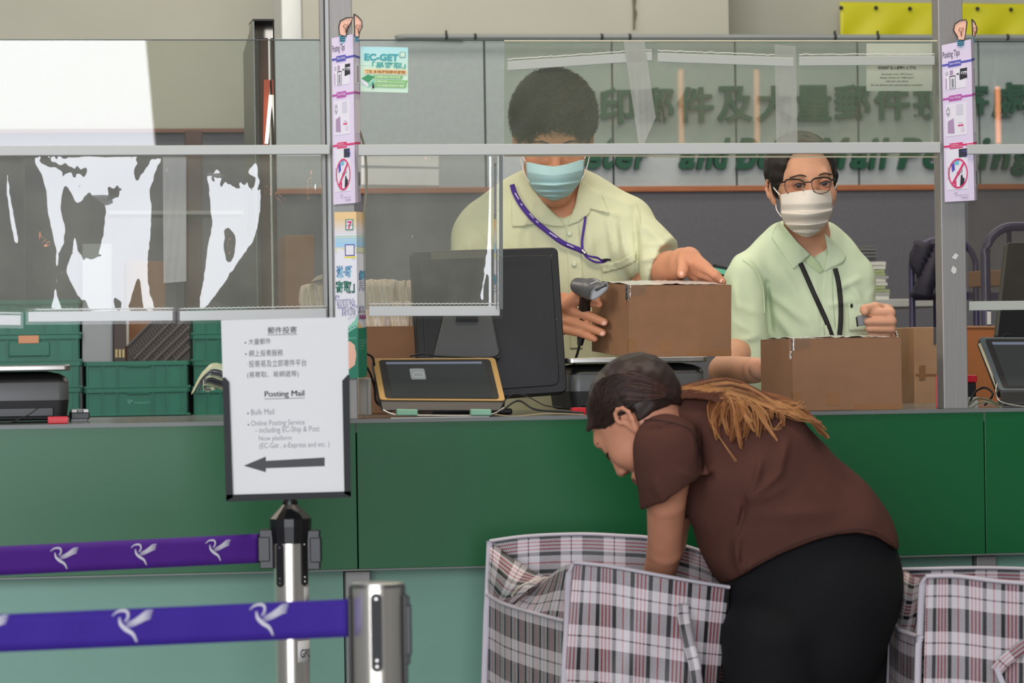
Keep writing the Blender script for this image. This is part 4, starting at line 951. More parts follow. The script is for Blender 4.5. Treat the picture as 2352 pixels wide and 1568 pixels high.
def cable(label, pts, r, m=m_blackm, grp=None, t0=None, name='cable'):
    P = catmull([C(x, y, t) for x, y, t in pts], 40); o = obj(name, MB().tube(P, r, 8), m, None, CFM, smooth=True, loc=P[0]); meta(o, label, 'cable', grp); return o
# little things on the left
def small_box(name, label, cat, px0, px1, py0, t, dp, m, z0=None, parts=None, bev=.002):
    s0, z1 = S(px0, py0, t); s1, _ = S(px1, py0, t); z0 = ZT if z0 is None else z0; th = thing(name, label, cat, ((s0+s1)/2, t, z0), CFM)
    obj('body', MB().box((s0, t, z0), (s1, t+dp, z1)), m, th, CFM, bevel=bev); return th, s0, s1, z0, z1
th, s0, s1, z0, z1 = small_box('ink_pad', 'small red ribbed plastic block in front of the left scale', 'ink pad', 110, 157, 957, .10, .03, m_red)
for k in range(9): x = s0+(s1-s0)*(k+.5)/9; obj('rib', MB().box((x-.001, .0985, z0+.001), (x+.001, .1, z1-.001)), m_red, th, CFM)
th, s0, s1, z0, z1 = small_box('keyboard', 'black and white keyboard seen end-on right of the left scale', 'keyboard', 163, 206, 947, .3, .13, m_black, ZT+.004)
kb = obj('tray', MB().box((s0, .295, ZT), (s1-.005, .43, ZT+.005)), m_mgrey, th, CFM, bevel=.001)
for i in range(3):
    for j in range(4): x = s0+.002+i*.011; obj('key', MB().box((x, .305+j*.03, z1), (x+.009, .325+j*.03, z1+.005)), m_mgrey if (i+j) % 2 else m_white, kb, CFM)
cable('thin black cable lying left of the red block', [(-40, 968, .12), (20, 970, .10), (60, 955, .12), (90, 935, .2)], .0012)
# ribbon of crumpled papers beside the sign
m_foil = mat('crumpled_grey_film', '#54585a', .25, noise=.3); m_edge = mat('pale_paper_edge', '#b9bd9a', .5)
pr = thing('torn_label_bundle', 'bundle of torn film and paper strips left of the sign', 'papers', C(490, 890, .12), CFM)
r3 = random.Random(11)
for k in range(7):
    a = [C(520, 848+7*k, .10+.01*k), C(488-3*k, 842+6*k, .11), C(462+2*k, 866+5*k, .12), C(440+9*k, 905-2*k, .12)]; P = catmull(a, 14)
    G = [[tuple(p+Vector((0, .0, (w_-.5)*.014*(1-i/20)+.002*r3.random()))+Vector((0, w_*.01, 0))) for i, p in enumerate(P)] for w_ in (0, .5, 1)]
    obj('strip', MB().grid(G), (m_foil, m_edge)[k % 3 == 0], pr, CFM, smooth=True, solid=.0005)

# ---------------------------------------------------------------- monitor seen from behind
mt = thing('monitor', 'large black monitor seen from behind, in front of the bent-down man', 'monitor', C(1120, 935, .42), CFM)
q = Quad([C(945,577,.40), C(1281,567,.40), C(1303,900,.36), C(966,925,.36)])
def rq(q, a0, a1, b0, b1, r, off, th, n=5):
    asp = (q.p[3]-q.p[0]).length/(q.p[1]-q.p[0]).length; pts = []
    for cx_, cy_, s in ((a1-r, b0+r/asp, -90), (a1-r, b1-r/asp, 0), (a0+r, b1-r/asp, 90), (a0+r, b0+r/asp, 180)):
        for k in range(n+1): t = R(s+90*k/n); pts.append((cx_+r*math.cos(t), cy_+r/asp*math.sin(t)))
    return q.poly(pts, off, th)
obj('shell', rq(q, 0, 1, 0, 1, .04, 0, .018), m_black, mt, CFM, bevel=.002)
obj('bezel', rq(q, -.004, 1.004, -.004, 1.004, .04, -.018, .012), m_blackm, mt, CFM, bevel=.001)
obj('back_bulge', rq(q, .05, .95, .05, .95, .05, .003, .003), m_black, mt, CFM, bevel=.0028, seg=3)
obj('brand_recess', q.slab(.13, .5, .012, .06, .0034, .0008), mat('worn_grey_strip', '#5a554f', .5), mt, CFM)
for k in range(46):
    a = .14+.016*k; obj('vent_slot', q.slab(a, a+.007, .095, .125, .0036, .0006), m_blackm, mt, CFM)
for a, b in ((.95, .06), (.96, .50), (.05, .07)): p_ = q(a, b, .0); obj('screw', MB().ell(p_, (.0018, .001, .0018), nu=10, nv=6), m_dgrey, mt, CFM)
obj('stand_neck', MB().hexa([C(993,830,.33), C(1150,822,.33), C(1150,822,.36), C(993,830,.36), C(1020,722,.345), C(1130,722,.345), C(1130,722,.36), C(1020,722,.36)]), m_dgrey, mt, CFM, bevel=.003)
obj('stand_slot', plate([(1048,727),(1098,727),(1098,738),(1048,738)], .338, .004), m_blackm, mt, CFM)
z = ZT; a0, _ = S(985, 940, .3); a1, _ = S(1170, 940, .3)
obj('stand_base', MB().box((a0, .26, ZT), (a1, .46, ZT+.012)), m_black, mt, CFM, bevel=.004)
obj('stand_column', MB().box((a0+.03, .34, ZT+.01), (a1-.02, .37, C(1100, 815, .34).z)), m_dgrey, mt, CFM, bevel=.003)

# ---------------------------------------------------------------- signature tablet terminal
def terminal(label, px4, t4, m_rim, feet, lean, name='customer_terminal'):
    th = thing(name, label, 'screen', C((px4[2][0]+px4[3][0])/2, px4[2][1]+22, .06), CFM, None)
    q = Quad([C(x, y, t) for (x, y), t in zip(px4, t4)])
    obj('rim', rq(q, 0, 1, 0, 1, .03, 0, .004), m_rim, th, CFM, bevel=.0008); obj('body', rq(q, -.005, 1.005, -.01, 1.01, .03, -.004, .016), m_black, th, CFM, bevel=.002)
    obj('display_bezel', rq(q, .045, .955, .04, .965, .03, .0006, .003), m_blackm, th, CFM)
    sg_ = mat('tablet_glass', '#3b3e3d', .07, spec=.6, noise=.1, nscale=3)
    dsp = obj('display', q.slab(.10, .90, .10, .93, .0009, .0005), sg_, th, CFM); obj('status_bar', q.slab(.10, .88, .10, .15, .0012, .0003), mat('display_band', '#6f7484', .15, emit='#565c70', es=.35), dsp, CFM)
    return th, q
m_gold = mat('gold_rim', '#b8955c', .35, metal=.5)
th, q = terminal('gold-rimmed customer tablet tilted back on the counter left of the black monitor', [(856,823),(1137,821),(1161,920),(873,918)], [.13,.13,.05,.05], m_gold, None, 0)
obj('display_icon', rq(q, .28, .40, .26, .52, .015, .0014, .0003), mat('icon_grey', '#7f8583', .3, emit='#60656a', es=.5), th, CFM)
obj('icon_line', MB().tube([q(.30+.08*a, .33+.14*b, .002) for a, b in ((0, .6), (.2, .25), (.9, .2), (1.1, .6), (1, 1), (.05, 1), (0, .6))], .0004, 5), m_white, th, CFM)
mb = MB().hexa([C(876,944,.035), C(1150,944,.035), C(1150,944,.13), C(876,944,.13), C(872,919,.05), C(1161,921,.05), C(1150,905,.13), C(880,905,.13)]); obj('base', mb, m_black, th, CFM, bevel=.003)
obj('stand_wire', MB().tube(catmull([C(878,940,.03), C(900,950,.025), C(940,953,.025), C(1080,954,.025), C(1130,951,.025), C(1158,936,.03)], 30), .0014, 8), m_bsteel, th, CFM, smooth=True)
m_mint = mat('pale_green_rubber', '#7fae93', .5)
for x0, x1 in ((912, 960), (1082, 1129)): obj('green_clip', plate([(x0,939),(x1,940),(x1,954),(x0,954)], .012, .018), m_mint, th, CFM, bevel=.002)
obj('card_tray', MB().box((S(895, 950, .03)[0], .012, ZT+.0005), (S(1120, 950, .03)[0], .03, ZT+.002)), m_bsteel, th, CFM)
th, q = terminal('grey-rimmed customer tablet at the right edge of the counter', [(2249,774),(2490,774),(2520,896),(2296,896)], [.16,.16,.06,.06], mat('slate_rim', '#5d666a', .35, metal=.4), None, 0)
gz_ = lambda p: Vector((p.x, p.y, ZT+.004))
mb = MB().hexa([gz_(C(2300,928,.045)), gz_(C(2520,928,.045)), gz_(C(2520,928,.14)), gz_(C(2300,928,.14)), C(2296,897,.06), C(2520,897,.06), C(2520,880,.14), C(2300,880,.14)]); obj('base', mb, m_black, th, CFM, bevel=.003)
obj('stand_wire', MB().tube(catmull([C(2290,880,.05), C(2288,905,.04), C(2305,925,.035), C(2380,936,.03), C(2500,938,.03)], 24), .0014, 8), m_bsteel, th, CFM, smooth=True)
obj('side_bar', MB().tube([C(2250,790,.15), C(2294,900,.07)], .003, 8), mat('ivory_plastic', '#b7ad92', .5), th, CFM)
# small pale switch box behind the left post
th, s0, s1, z0, z1 = small_box('socket_box', 'pale grey upright box just right of the left post base', 'box', 824, 853, 868, .09, .05, mat('pale_grey_box', '#a59f94', .6), ZT+.006)
obj('groove', MB().box((s1-.009, .088, z0+.004), (s1-.007, .09, z1-.004)), m_mgrey, th, CFM)
# cables around
for k, (lab, pts, r_, m) in enumerate((
    ('black cable loop beside the gold-rimmed tablet, upper one', [(842,812,.10),(856,822,.11),(862,850,.12),(872,885,.12),(880,912,.13)], .0022, m_blackm),
    ('black cable loop beside the gold-rimmed tablet, lower one', [(842,842,.10),(852,862,.11),(860,890,.12),(866,925,.12),(900,944,.14)], .0022, m_blackm),
    ('black cable lying behind the gold-rimmed tablet below the monitor', [(942,818,.22),(975,812,.20),(1010,818,.2),(1130,820,.2),(1150,800,.22)], .0018, m_blackm),
    ('dark cable running along the counter right of the gold-rimmed tablet', [(1150,945,.08),(1190,920,.15),(1230,940,.12),(1300,945,.1),(1340,948,.09)], .002, m_blackm),
    ('light brown cable along the counter edge below the monitor', [(1125,950,.03),(1180,956,.03),(1260,950,.03),(1340,952,.04)], .0016, mat('tan_cable', '#8d7f62', .5)),
    ('thin black cable curling at the foot of the monitor', [(1150,928,.14),(1180,905,.18),(1215,912,.16),(1250,930,.14),(1290,936,.12)], .0012, m_blackm),
    ('olive cable bundle strand nearest the right post', [(2222,930,.1),(2245,915,.11),(2270,918,.1),(2296,930,.08)], .002, mat('olive_cable', '#5f5c42', .5)),
    ('pale green cable strand beside the right tablet', [(2228,938,.08),(2255,922,.1),(2285,928,.09),(2310,940,.06),(2352,941,.05)], .0018, mat('sage_cable', '#7b8468', .5)),
    ('black looped cable between right post and right tablet', [(2226,925,.12),(2240,900,.13),(2262,890,.14),(2280,905,.12),(2262,930,.1)], .0022, m_blackm),
    ('thin black cable on top of the right tablet', [(2300,775,.18),(2312,766,.18),(2325,770,.18)], .001, m_blackm))):
    cable(lab, pts, r_, m, 'cables on the counter')
th, s0, s1, z0, z1 = small_box('ink_pad', 'red plastic block right of the monitor foot behind the woman', 'ink pad', 1316, 1347, 936, .2, .03, m_red)
th, s0, s1, z0, z1 = small_box('red_marker_stand', 'thin upright red and white card left of the right post', 'card', 2150, 2158, 862, .09, .004, m_red)
th, s0, s1, z0, z1 = small_box('hand_stamp', 'black stamp with red top right of the right post', 'stamp', 2222, 2242, 878, .2, .03, m_blackm); obj('red_top', MB().box((s0-.002, .198, z1), (s1+.002, .232, z1+.014)), m_red, th, CFM, bevel=.002)
obj('card_stub', MB().box((s0, .19, ZT+.0), (s1, .199, ZT+.02)), m_white, th, CFM)

# ---------------------------------------------------------------- carton with wrapped papers behind the left post
s0, z1 = S(830, 750, .55); s1, _ = S(960, 750, .55)
th = thing('open_carton', 'open brown carton of film-wrapped papers left of the monitor', 'box', ((s0+s1)/2, .55, ZT), CFM)
mb = MB().box((s0, .55, ZT), (s1, .553, z1)).box((s0, .72, ZT), (s1, .723, z1)).box((s0, .55, ZT), (s0+.003, .72, z1)).box((s1-.003, .55, ZT), (s1, .72, z1)).box((s0, .55, ZT), (s1, .72, ZT+.003)); obj('walls', mb, m_kraft, th, CFM)
m_film = mat('film_wrapped_paper', '#cfc0ad', .25, noise=.08, bump=.5, bscale=40)
for k, (x0, x1, y0, t) in enumerate(((838, 905, 640, .58), (905, 945, 643, .60), (860, 930, 655, .64), (900, 940, 690, .57))):
    a0, zz = S(x0, y0, t); a1, _ = S(x1, y0, t); lab = 'film-wrapped paper packet standing in the open carton, %s' % ('tallest on the left', 'tallest on the right', 'half hidden at the back', 'short one in front on the right')[k]
    pk = thing('paper_packet', lab, 'packet', ((a0+a1)/2, t, ZT+.006), CFM, 'film-wrapped packets'); r4 = random.Random(k)
    P = [[(a0+(a1-a0)*i/12, t+.004*math.sin(i*1.3+j)+.002*r4.random(), ZT+.006+(zz-ZT-.006)*j/14-(.004*r4.random() if j == 14 else 0)) for i in range(13)] for j in range(15)]
    obj('wrapper', MB().grid(P), m_film, pk, CFM, smooth=True, solid=-.008)
    q = Quad([Vector((a0, t-.006, zz)), Vector((a1, t-.006, zz)), Vector((a1, t-.006, ZT+.05)), Vector((a0, t-.006, ZT+.05))])
    q.text('小心輕放', .62, .72, .28, .66, .002, m_mauve, pk, CFM) if k < 2 else None
    if k < 2:
        for r_ in range(3): obj('print_bar', q.slab(.15+.2*r_, .18+.2*r_, .45+.05*r_, .75, .003, .0004), mat('print_brownish', '#8a6a5c', .6), pk, CFM)
        obj('stamp_print', q.slab(.25, .5, .82, .93, .003, .0004), mat('print_brownish', '#8a6a5c', .6), pk, CFM)
a0, zz = S(693, 642, .6); a1, _ = S(752, 642, .6)
pk = thing('paper_packet', 'film-wrapped paper packet behind the left plastic sheet, left of the left post', 'packet', ((a0+a1)/2, .6, ZT), CFM, 'film-wrapped packets')
P = [[(a0+(a1-a0)*i/12, .6+.004*math.sin(i*1.3+j), ZT+(zz-ZT)*j/14-(.012*(1-i/12) if j == 14 else 0)) for i in range(13)] for j in range(15)]; obj('wrapper', MB().grid(P), m_film, pk, CFM, smooth=True, solid=-.01)
obj('folded_top', MB().hexa([(a0+.02, .59, zz-.004), (a1, .59, zz+.004), (a1, .61, zz+.004), (a0+.02, .61, zz-.004), (a0+.03, .59, zz+.006), (a1, .59, zz+.014), (a1, .61, zz+.014), (a0+.03, .61, zz+.006)]), m_film, pk, CFM)

# ---------------------------------------------------------------- green crates behind the counter
m_crate = mat('green_crate_plastic', '#0c6650', .42, noise=.12, nscale=9); m_crate2 = mat('green_crate_shadow', '#0f6049', .5)
def crate(label, x0, x1, y0, y1, t, latch=False, logo=False, seed=0):
    a0, z1 = S(x0, y0, t); a1, _ = S(x1, y0, t); z0 = S(x0, y1, t)[1]; th = thing('storage_crate', label, 'crate', ((a0+a1)/2, t, z0), CFM, 'green crates behind the counter'); dp = .36; H = z1-z0; Wd = a1-a0
    w = .004; mb = MB().box((a0+.006, t+.006, z0), (a1-.006, t+.006+w, z1)).box((a0+.006, t+dp-w, z0), (a1-.006, t+dp, z1)).box((a0+.006, t+.006, z0), (a0+.006+w, t+dp, z1)).box((a1-.006-w, t+.006, z0), (a1-.006, t+dp, z1)).box((a0+.006, t+.006, z0), (a1-.006, t+dp, z0+w))
    obj('body', mb, m_crate, th, CFM)
    mb = MB().box((a0, t, z1-.012), (a1, t+.008, z1)).box((a0, t, z1-.012), (a0+.008, t+dp, z1)).box((a1-.008, t, z1-.012), (a1, t+dp, z1)); obj('top_rim', mb, m_crate, th, CFM, bevel=.001)
    mb = MB()
    for f in (.0, .16, .30, .66, .80, .98): x = a0+.006+(Wd-.016)*f; mb.box((x, t+.001, z0+.002), (x+.004, t+.007, z1-.012))
    for f in (.16, .80): x = a0+.006+(Wd-.016)*f; mb.box((x, t+.003, z0+.002), (x+Wd*.13, t+.007, z1-.018))
    mb.box((a0, t+.002, z0), (a1, t+.008, z0+.005)); obj('rib', mb, m_crate, th, CFM)
    obj('grip_slot', MB().box((a0+Wd*.40, t+.0, z1-.016), (a0+Wd*.62, t+.004, z1-.012)), m_crate2, th, CFM, bevel=.001)
    if latch:
        lh = obj('label_holder', MB().box((a0+Wd*.32, t, z0+H*.20), (a0+Wd*.70, t+.005, z0+H*.75)), m_crate, th, CFM, bevel=.002); obj('orange_sticker', MB().box((a0+Wd*.41, t-.002, z1-.022), (a0+Wd*.60, t-.0, z1-.001)), mat('orange_sticker', '#c98c66', .5), lh, CFM, bevel=.001)
    if logo:
        q = Quad([Vector((a0, t+.001, z1)), Vector((a1, t+.001, z1)), Vector((a1, t+.001, z0)), Vector((a0, t+.001, z0))]); q.asp = Wd/H; mbb = MB(); bird(q, .40, .42, .06, .18, .002, mbb); obj('bird_logo', mbb, mat('faint_mint_print', '#6fae9a', .6), th, CFM); q.text('Hongkong Post', .47, .62, .50, .58, .002, mat('faint_mint_print', '#6fae9a', .6), th, CFM)
    return th
TC = 2.9
crate('top green crate of the left stack just under the plastic sheets', -60, 188, 690, 770, TC, seed=1)
crate('green crate with an orange sticker, middle of the left stack', -60, 188, 771, 832, TC, latch=True)
crate('green crate behind the steel scale plate, left stack', -60, 190, 833, 893, TC)
crate('bottom green crate of the left stack', -60, 190, 894, 956, TC)
crate('upper green crate in the middle below the black tray', 193, 437, 831, 892, TC-.04)
crate('lower middle green crate with a faint bird logo', 193, 437, 893, 956, TC-.04, logo=True)
crate('green crate right of the black tray, highest one', 438, 640, 707, 768, TC+.02)
crate('green crate right of the black tray, second from the top', 438, 640, 769, 829, TC+.02)
crate('green crate behind the torn label bundle', 440, 650, 830, 892, TC)
crate('bottom right green crate next to the sign', 440, 650, 893, 956, TC)
def slab_thing(name, label, cat, px4, t, th_, m, bev=.002):
    mb = plate(px4, t, th_); th = thing(name, label, cat, base_of(mb), CFM); obj('body', mb, m, th, CFM, bevel=bev); return th
# crates stand on a long low bench
obj_b = thing('storage_bench', 'low steel bench under the green crates, hidden by the counter', 'bench', (S(250, 956, TC)[0], TC, 0), CFM)
zb_ = S(250, 956, TC)[1]; obj('top', MB().box((S(-200, 956, TC)[0], TC-.08, zb_-.03), (S(700, 956, TC)[0], TC+.45, zb_-.001)), m_mgrey, obj_b, CFM)
for x in (-190, 690):
    for t in (TC-.05, TC+.40): obj('leg', MB().box((S(x, 956, TC)[0]-.02, t, 0), (S(x, 956, TC)[0]+.02, t+.04, zb_-.03)), m_mgrey, obj_b, CFM)
th = slab_thing('steel_cabinet', 'plain grey cabinet side between the crates under the sheets', 'cabinet', [(189,560),(259,560),(259,832),(189,832)], TC+.02, .3, mat('cool_grey_metal', '#8b8f92', .5)); obj('door_edge', plate([(257,560),(260,560),(260,832),(257,832)], TC+.015, .02), m_dgrey, th, CFM)
th = slab_thing('binder', 'dark binder with a pale label right of the grey cabinet', 'binder', [(261,735),(290,735),(290,831),(261,831)], TC+.02, .22, mat('binder_dark', '#3a2e26', .5))
for k in range(3): obj('label', plate([(265+8*k,802),(270+8*k,802),(270+8*k,821),(265+8*k,821)], TC+.015, .005), mat('label_gold', '#b3a070', .5), th, CFM)
th = slab_thing('file_carton', 'brown carton standing behind the slanted black tray', 'box', [(290,600),(380,600),(380,831),(290,831)], TC+.16, .15, m_kraft)
obj('white_edge', plate([(286,735),(296,735),(296,795),(286,795)], TC+.15, .004), m_white, th, CFM)
# ribbed black tray leaning
tr = thing('ribbed_tray', 'black ribbed plastic tray leaning between the crates', 'tray', C(360, 830, TC+.06), CFM)
q = Quad([C(372,705,TC+.06), C(470,760,TC+.06), C(370,905,TC+.02), C(272,820,TC+.02)]); 
poly_px = [(293,795),(352,735),(436,735),(436,829),(293,829)]
def ppoly(px, t, th_): n = len(px); return fixnormals(MB().add([tuple(C(x, y, t)) for x, y in px]+[tuple(C(x, y, t+th_)) for x, y in px], [tuple(range(n)), tuple(range(n, 2*n))[::-1]]+[(i, n+i, n+(i+1) % n, (i+1) % n) for i in range(n)]))
m_tray = mat('tray_black_brown', '#3b3634', .6); m_tray2 = mat('tray_rib', '#5b5552', .55)
obj('plate', ppoly(poly_px, TC+.03, .01), m_tray, tr, CFM)
for row in range(-2, 6):
    for k in range(-4, 30):
        cx_ = 300+7.2*k*.76+17*row*.62; cy_ = 812-7.2*k*.72+17*row*.66; x0, y0, x1, y1 = cx_-4, cy_-7.5, cx_+4, cy_+7.5
        if inside(poly_px, np.array([x0, x1]), np.array([y0, y1])).all(): obj('rib', MB().tube([C(x0, y0, TC+.028), C(x1, y1, TC+.028)], .0022, 6), m_tray2, tr, CFM)
for a in ((293,795,352,735), (308,825,396,736), (330,829,424,736), (354,829,436,750), (378,829,436,773), (402,829,436,796)): obj('long_rib', MB().tube([C(a[0], a[1], TC+.026), C(a[2], a[3], TC+.026)], .004, 6), m_tray2, tr, CFM)

# steel pole with a channel seen through the left glass and a brown door edge
cp = thing('steel_channel', 'tall open steel channel standing behind the left glass', 'post', C(600, 700, 1.0), CFM); zt_ = C(600, 46, 1.0).z
s0, s1 = S(583, 200, 1.0)[0], S(632, 200, 1.0)[0]
mb = MB().box((s0, 1.0, 0), (s0+.003, 1.10, zt_)).box((s1-.003, 1.0, 0), (s1, 1.10, zt_)).box((s0, 1.097, 0), (s1, 1.10, zt_)); obj('channel', mb, mat('mirror_steel', '#6e6a62', .12, metal=1), cp, CFM)
obj('side_wing', MB().hexa([(s0-.012, 1.12, 0), (s0, 1.0, 0), (s0+.003, 1.0, 0), (s0-.009, 1.12, 0), (s0-.012, 1.12, zt_-.06), (s0, 1.0, zt_), (s0+.003, 1.0, zt_), (s0-.009, 1.12, zt_-.06)]), mat('wing_steel', '#8d8f88', .3, metal=.8), cp, CFM)
obj('top_edge', MB().box((s0, .999, zt_-.002), (s1, 1.1, zt_+.002)), m_blackm, cp, CFM)
obj('orange_bracket', MB().hexa([C(604,335,1.07), C(616,335,1.07), C(616,335,1.085), C(604,335,1.085), C(606,183,1.07), C(620,183,1.07), C(620,183,1.085), C(606,183,1.085)]), mat('safety_orange', '#d4562a', .5), cp, CFM)
obj('light_tube', MB().tube([C(612,330,1.055), C(622,218,1.055)], .004, 10), mat('tube_white', '#000000', .4, emit='#fff6e8', es=1.6), cp, CFM)
obj('brown_lining', MB().box((s0+.02, 1.086, 0), (s1-.006, 1.096, zt_-.03)), mat('lining_brown', '#6b4a38', .6), cp, CFM)
# brown cardboard seen through the left sheets
slab_thing('tall_carton', 'tall brown carton behind the sheet left of the left post', 'box', [(656,540),(722,540),(722,835),(656,835)], 1.9, .2, m_kraft)
slab_thing('storage_door', 'dark brown door leaf behind the taped overlap of the left sheets', 'door', [(425,300),(465,300),(465,2290),(425,2290)], TC+.5, .03, mat('dark_brown_door', '#4a2f24', .5))
slab_thing('shelf_board', 'thin grey shelf board behind the left sheets', 'shelf', [(250,484),(560,484),(560,493),(250,493)], TC+.45, .2, mat('grey_shelf', '#8a8a88', .5))

def bench(label, x0, x1, py, t0, t1):
    z = S((x0+x1)/2, py, (t0))[1]; a = S(x0, py, t0)[0]; b = S(x1, py, t0)[0]; o = thing('storage_bench', label, 'bench', ((a+b)/2, t0, 0), CFM)
    obj('top', MB().box((a, t0, z-.03), (b, t1, z-.0008)), m_mgrey, o, CFM)
    for x in (a, b-.04):
        for t in (t0+.01, t1-.05): obj('leg', MB().box((x, t, 0), (x+.04, t+.04, z-.03)), m_mgrey, o, CFM)
bench('low grey bench under the cartons right of the parcel', 2095, 2310, 950, 1.14, 1.47)
bench('low grey bench under the tall brown carton left of the left post', 655, 726, 835, 1.9, 2.12)
# ---------------------------------------------------------------- right background: shelf, envelopes, trolleys, cartons
TR_ = 2.6
sh = thing('wall_shelf', 'pale shelf board with legs behind the man in glasses', 'shelf', (S(2080, 700, TR_)[0], TR_, 0), CFM)
a0, za = S(1850, 689, TR_); a1, zb_ = S(2200, 703, TR_); obj('board', MB().box((a0, TR_, zb_), (a1, TR_+.4, za)), mat('pale_shelf', '#a9aba9', .5), sh, CFM, bevel=.002)
for x in (a0, a1-.03): obj('leg', MB().box((x, TR_+.05, 0), (x+.03, TR_+.08, zb_)), m_dgrey, sh, CFM)
r5 = random.Random(5); z = za; k = 0
while z < S(2010, 600, TR_)[1]:
    h = .0065+.004*r5.random(); a = S(1900+4*r5.random(), 600, TR_)[0]; b = S(2038+12*r5.random(), 600, TR_)[0]; m = [mat('envelope_white', '#c3c4bb', .6), mat('envelope_green', '#94a274', .6), mat('envelope_grey', '#9a9c98', .6)][(k*7) % 5 % 3]
    h2 = h-.0004; top = [(a+(b-a)*i/10, z+h2+.0006*math.sin(i+k)*(1 if i not in (0, 10) else -1)) for i in range(11)]
    o = obj('envelope', fixnormals(MB().prism([(a, z), (b, z)]+top[::-1], TR_+.03, TR_+.24)), m, None, CFM, loc=Vector(((a+b)/2, TR_+.03, z)))
    meta(o, 'envelope in the stack beside the man in glasses, %s from the bottom' % ['lowest', 'second', 'third', 'fourth', 'fifth', 'sixth', 'seventh', 'eighth', 'ninth', 'tenth', 'eleventh', 'twelfth', 'thirteenth', 'fourteenth', 'fifteenth', 'sixteenth', 'seventeenth', 'eighteenth', 'nineteenth', 'twentieth', 'twenty-first'][min(k, 20)], 'envelope', 'stack of envelopes on the shelf'); z += h+.0006; k += 1
th = slab_thing('folder_pile', 'dark grey pile of folders behind the envelope stack', 'folders', [(1925,565),(2010,565),(2013,598),(1925,598)], TR_+.26, .1, m_dgrey)
for y in (572, 580, 588): obj('folder_edge', plate([(1925,y),(2012,y),(2012,y+2),(1925,y+2)], TR_+.256, .004), m_mgrey, th, CFM)
m_tro = mat('violet_tube_paint', '#37304f', .3)
def trolley(label, x0, x1, ytop, t, r_, mid=True, m=m_tro):
    a0, zt_ = S(x0, ytop, t); a1, _ = S(x1, ytop, t); th = thing('hand_trolley', label, 'trolley', ((a0+a1)/2, t, 0), CFM, 'hand trolleys behind the counter'); R_ = min(.07, (a1-a0)/2)
    pts = [(a0, t, .1), (a0, t, zt_-R_)]+[(a0+R_-R_*math.cos(k*math.pi/16), t, zt_-R_+R_*math.sin(k*math.pi/16)) for k in range(1, 9)]+[(a1-R_+R_*math.sin(k*math.pi/16), t, zt_-R_+R_*math.cos(k*math.pi/16)) for k in range(0, 9)]+[(a1, t, .1)]
    obj('frame_tube', MB().tube(pts, r_, 12), m, th, CFM, smooth=True)
    for f in (.35, .65) if mid else (): obj('upright_bar', MB().tube([(a0+(a1-a0)*f, t, .1), (a0+(a1-a0)*f, t, zt_-.012)], r_*.5, 8), m, th, CFM, smooth=True)
    obj('cross_plate', MB().box((a0, t-.004, S(x0, 690, t)[1]), (a1, t+.004, S(x0, 672, t)[1])), m, th, CFM)
    for x in (a0, a1): obj('wheel', MB().lathe([(.0, -.02), (.09, -.02), (.1, -.01), (.1, .01), (.09, .02), (0, .02)], 24, Matrix.Translation((x, t+.05, .1)) @ Matrix.Rotation(R(90), 4, 'Y')), m_blackm, th, CFM)
    obj('toe_plate', MB().box((a0, t-.2, .02), (a1, t+.02, .03)), m, th, CFM)
    return th
trolley('violet hand trolley with two uprights left of the right post', 2093, 2240, 551, 2.25, .0085)
trolley('violet hand trolley right of the right post behind the sheet', 2262, 2420, 520, 1.62, .012)
bb = thing('dark_sheet', 'dark violet sheet filling the dark region inside the left trolley frame', 'bag', C(2130, 690, 2.2), CFM); P = []  # rippled dark sheet fills the dark region inside the trolley frame
for j in range(13):
    y = 556+128*j/12; P.append([tuple(C(2104+62*i/14, y, 2.22+.01*math.sin(i*.9+j*.7)-.02*math.sin(math.pi*i/14))) for i in range(15)])
obj('cloth', MB().grid(P), mat('dark_violet_sheet', '#1f1b2b', .6, bump=.5, bscale=20), bb, CFM, smooth=True, solid=-.02)
c1 = slab_thing('tall_carton', 'brown carton left of the right post behind the counter', 'box', [(2100,751),(2180,751),(2180,950),(2100,950)], 1.15, .22, m_kraft2)
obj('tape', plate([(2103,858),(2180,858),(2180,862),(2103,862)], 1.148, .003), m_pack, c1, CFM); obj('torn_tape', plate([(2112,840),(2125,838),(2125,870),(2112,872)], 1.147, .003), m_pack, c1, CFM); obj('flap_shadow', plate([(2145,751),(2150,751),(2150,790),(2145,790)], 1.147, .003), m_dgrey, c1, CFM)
c1 = slab_thing('tall_carton', 'orange-brown carton right of the right post behind the counter', 'box', [(2215,751),(2300,751),(2300,950),(2215,950)], 1.25, .2, mat('orange_cardboard', '#a8683a', .75)); obj('edge', plate([(2215,748),(2300,748),(2300,752),(2215,752)], 1.245, .01), m_krafti, c1, CFM)
c1 = slab_thing('small_carton', 'small brown carton high up right of the right post', 'box', [(2264,620),(2310,620),(2310,657),(2264,657)], 1.9, .15, m_kraft); obj('label', plate([(2268,715),(2276,715),(2276,745),(2268,745)], 1.5, .003), m_white, c1, CFM)
mo = thing('monitor', 'black monitor edge at the right border of the picture', 'monitor', C(2340, 940, .38), CFM)
q = Quad([C(2312,556,.40), C(2560,556,.40), C(2540,775,.37), C(2288,775,.37)]); obj('shell', rq(q, 0, 1, 0, 1, .03, 0, .02), m_black, mo, CFM, bevel=.002); obj('bezel', q.slab(.0, .012, .02, .98, .002, .004), m_dgrey, mo, CFM)
obj('stand', MB().box((q.p[3].x+.08, .385, ZT), (q.p[3].x+.13, .40, q.p[3].z+.06)).box((q.p[3].x+.03, .33, ZT), (q.p[3].x+.18, .46, ZT+.01)), m_black, mo, CFM)
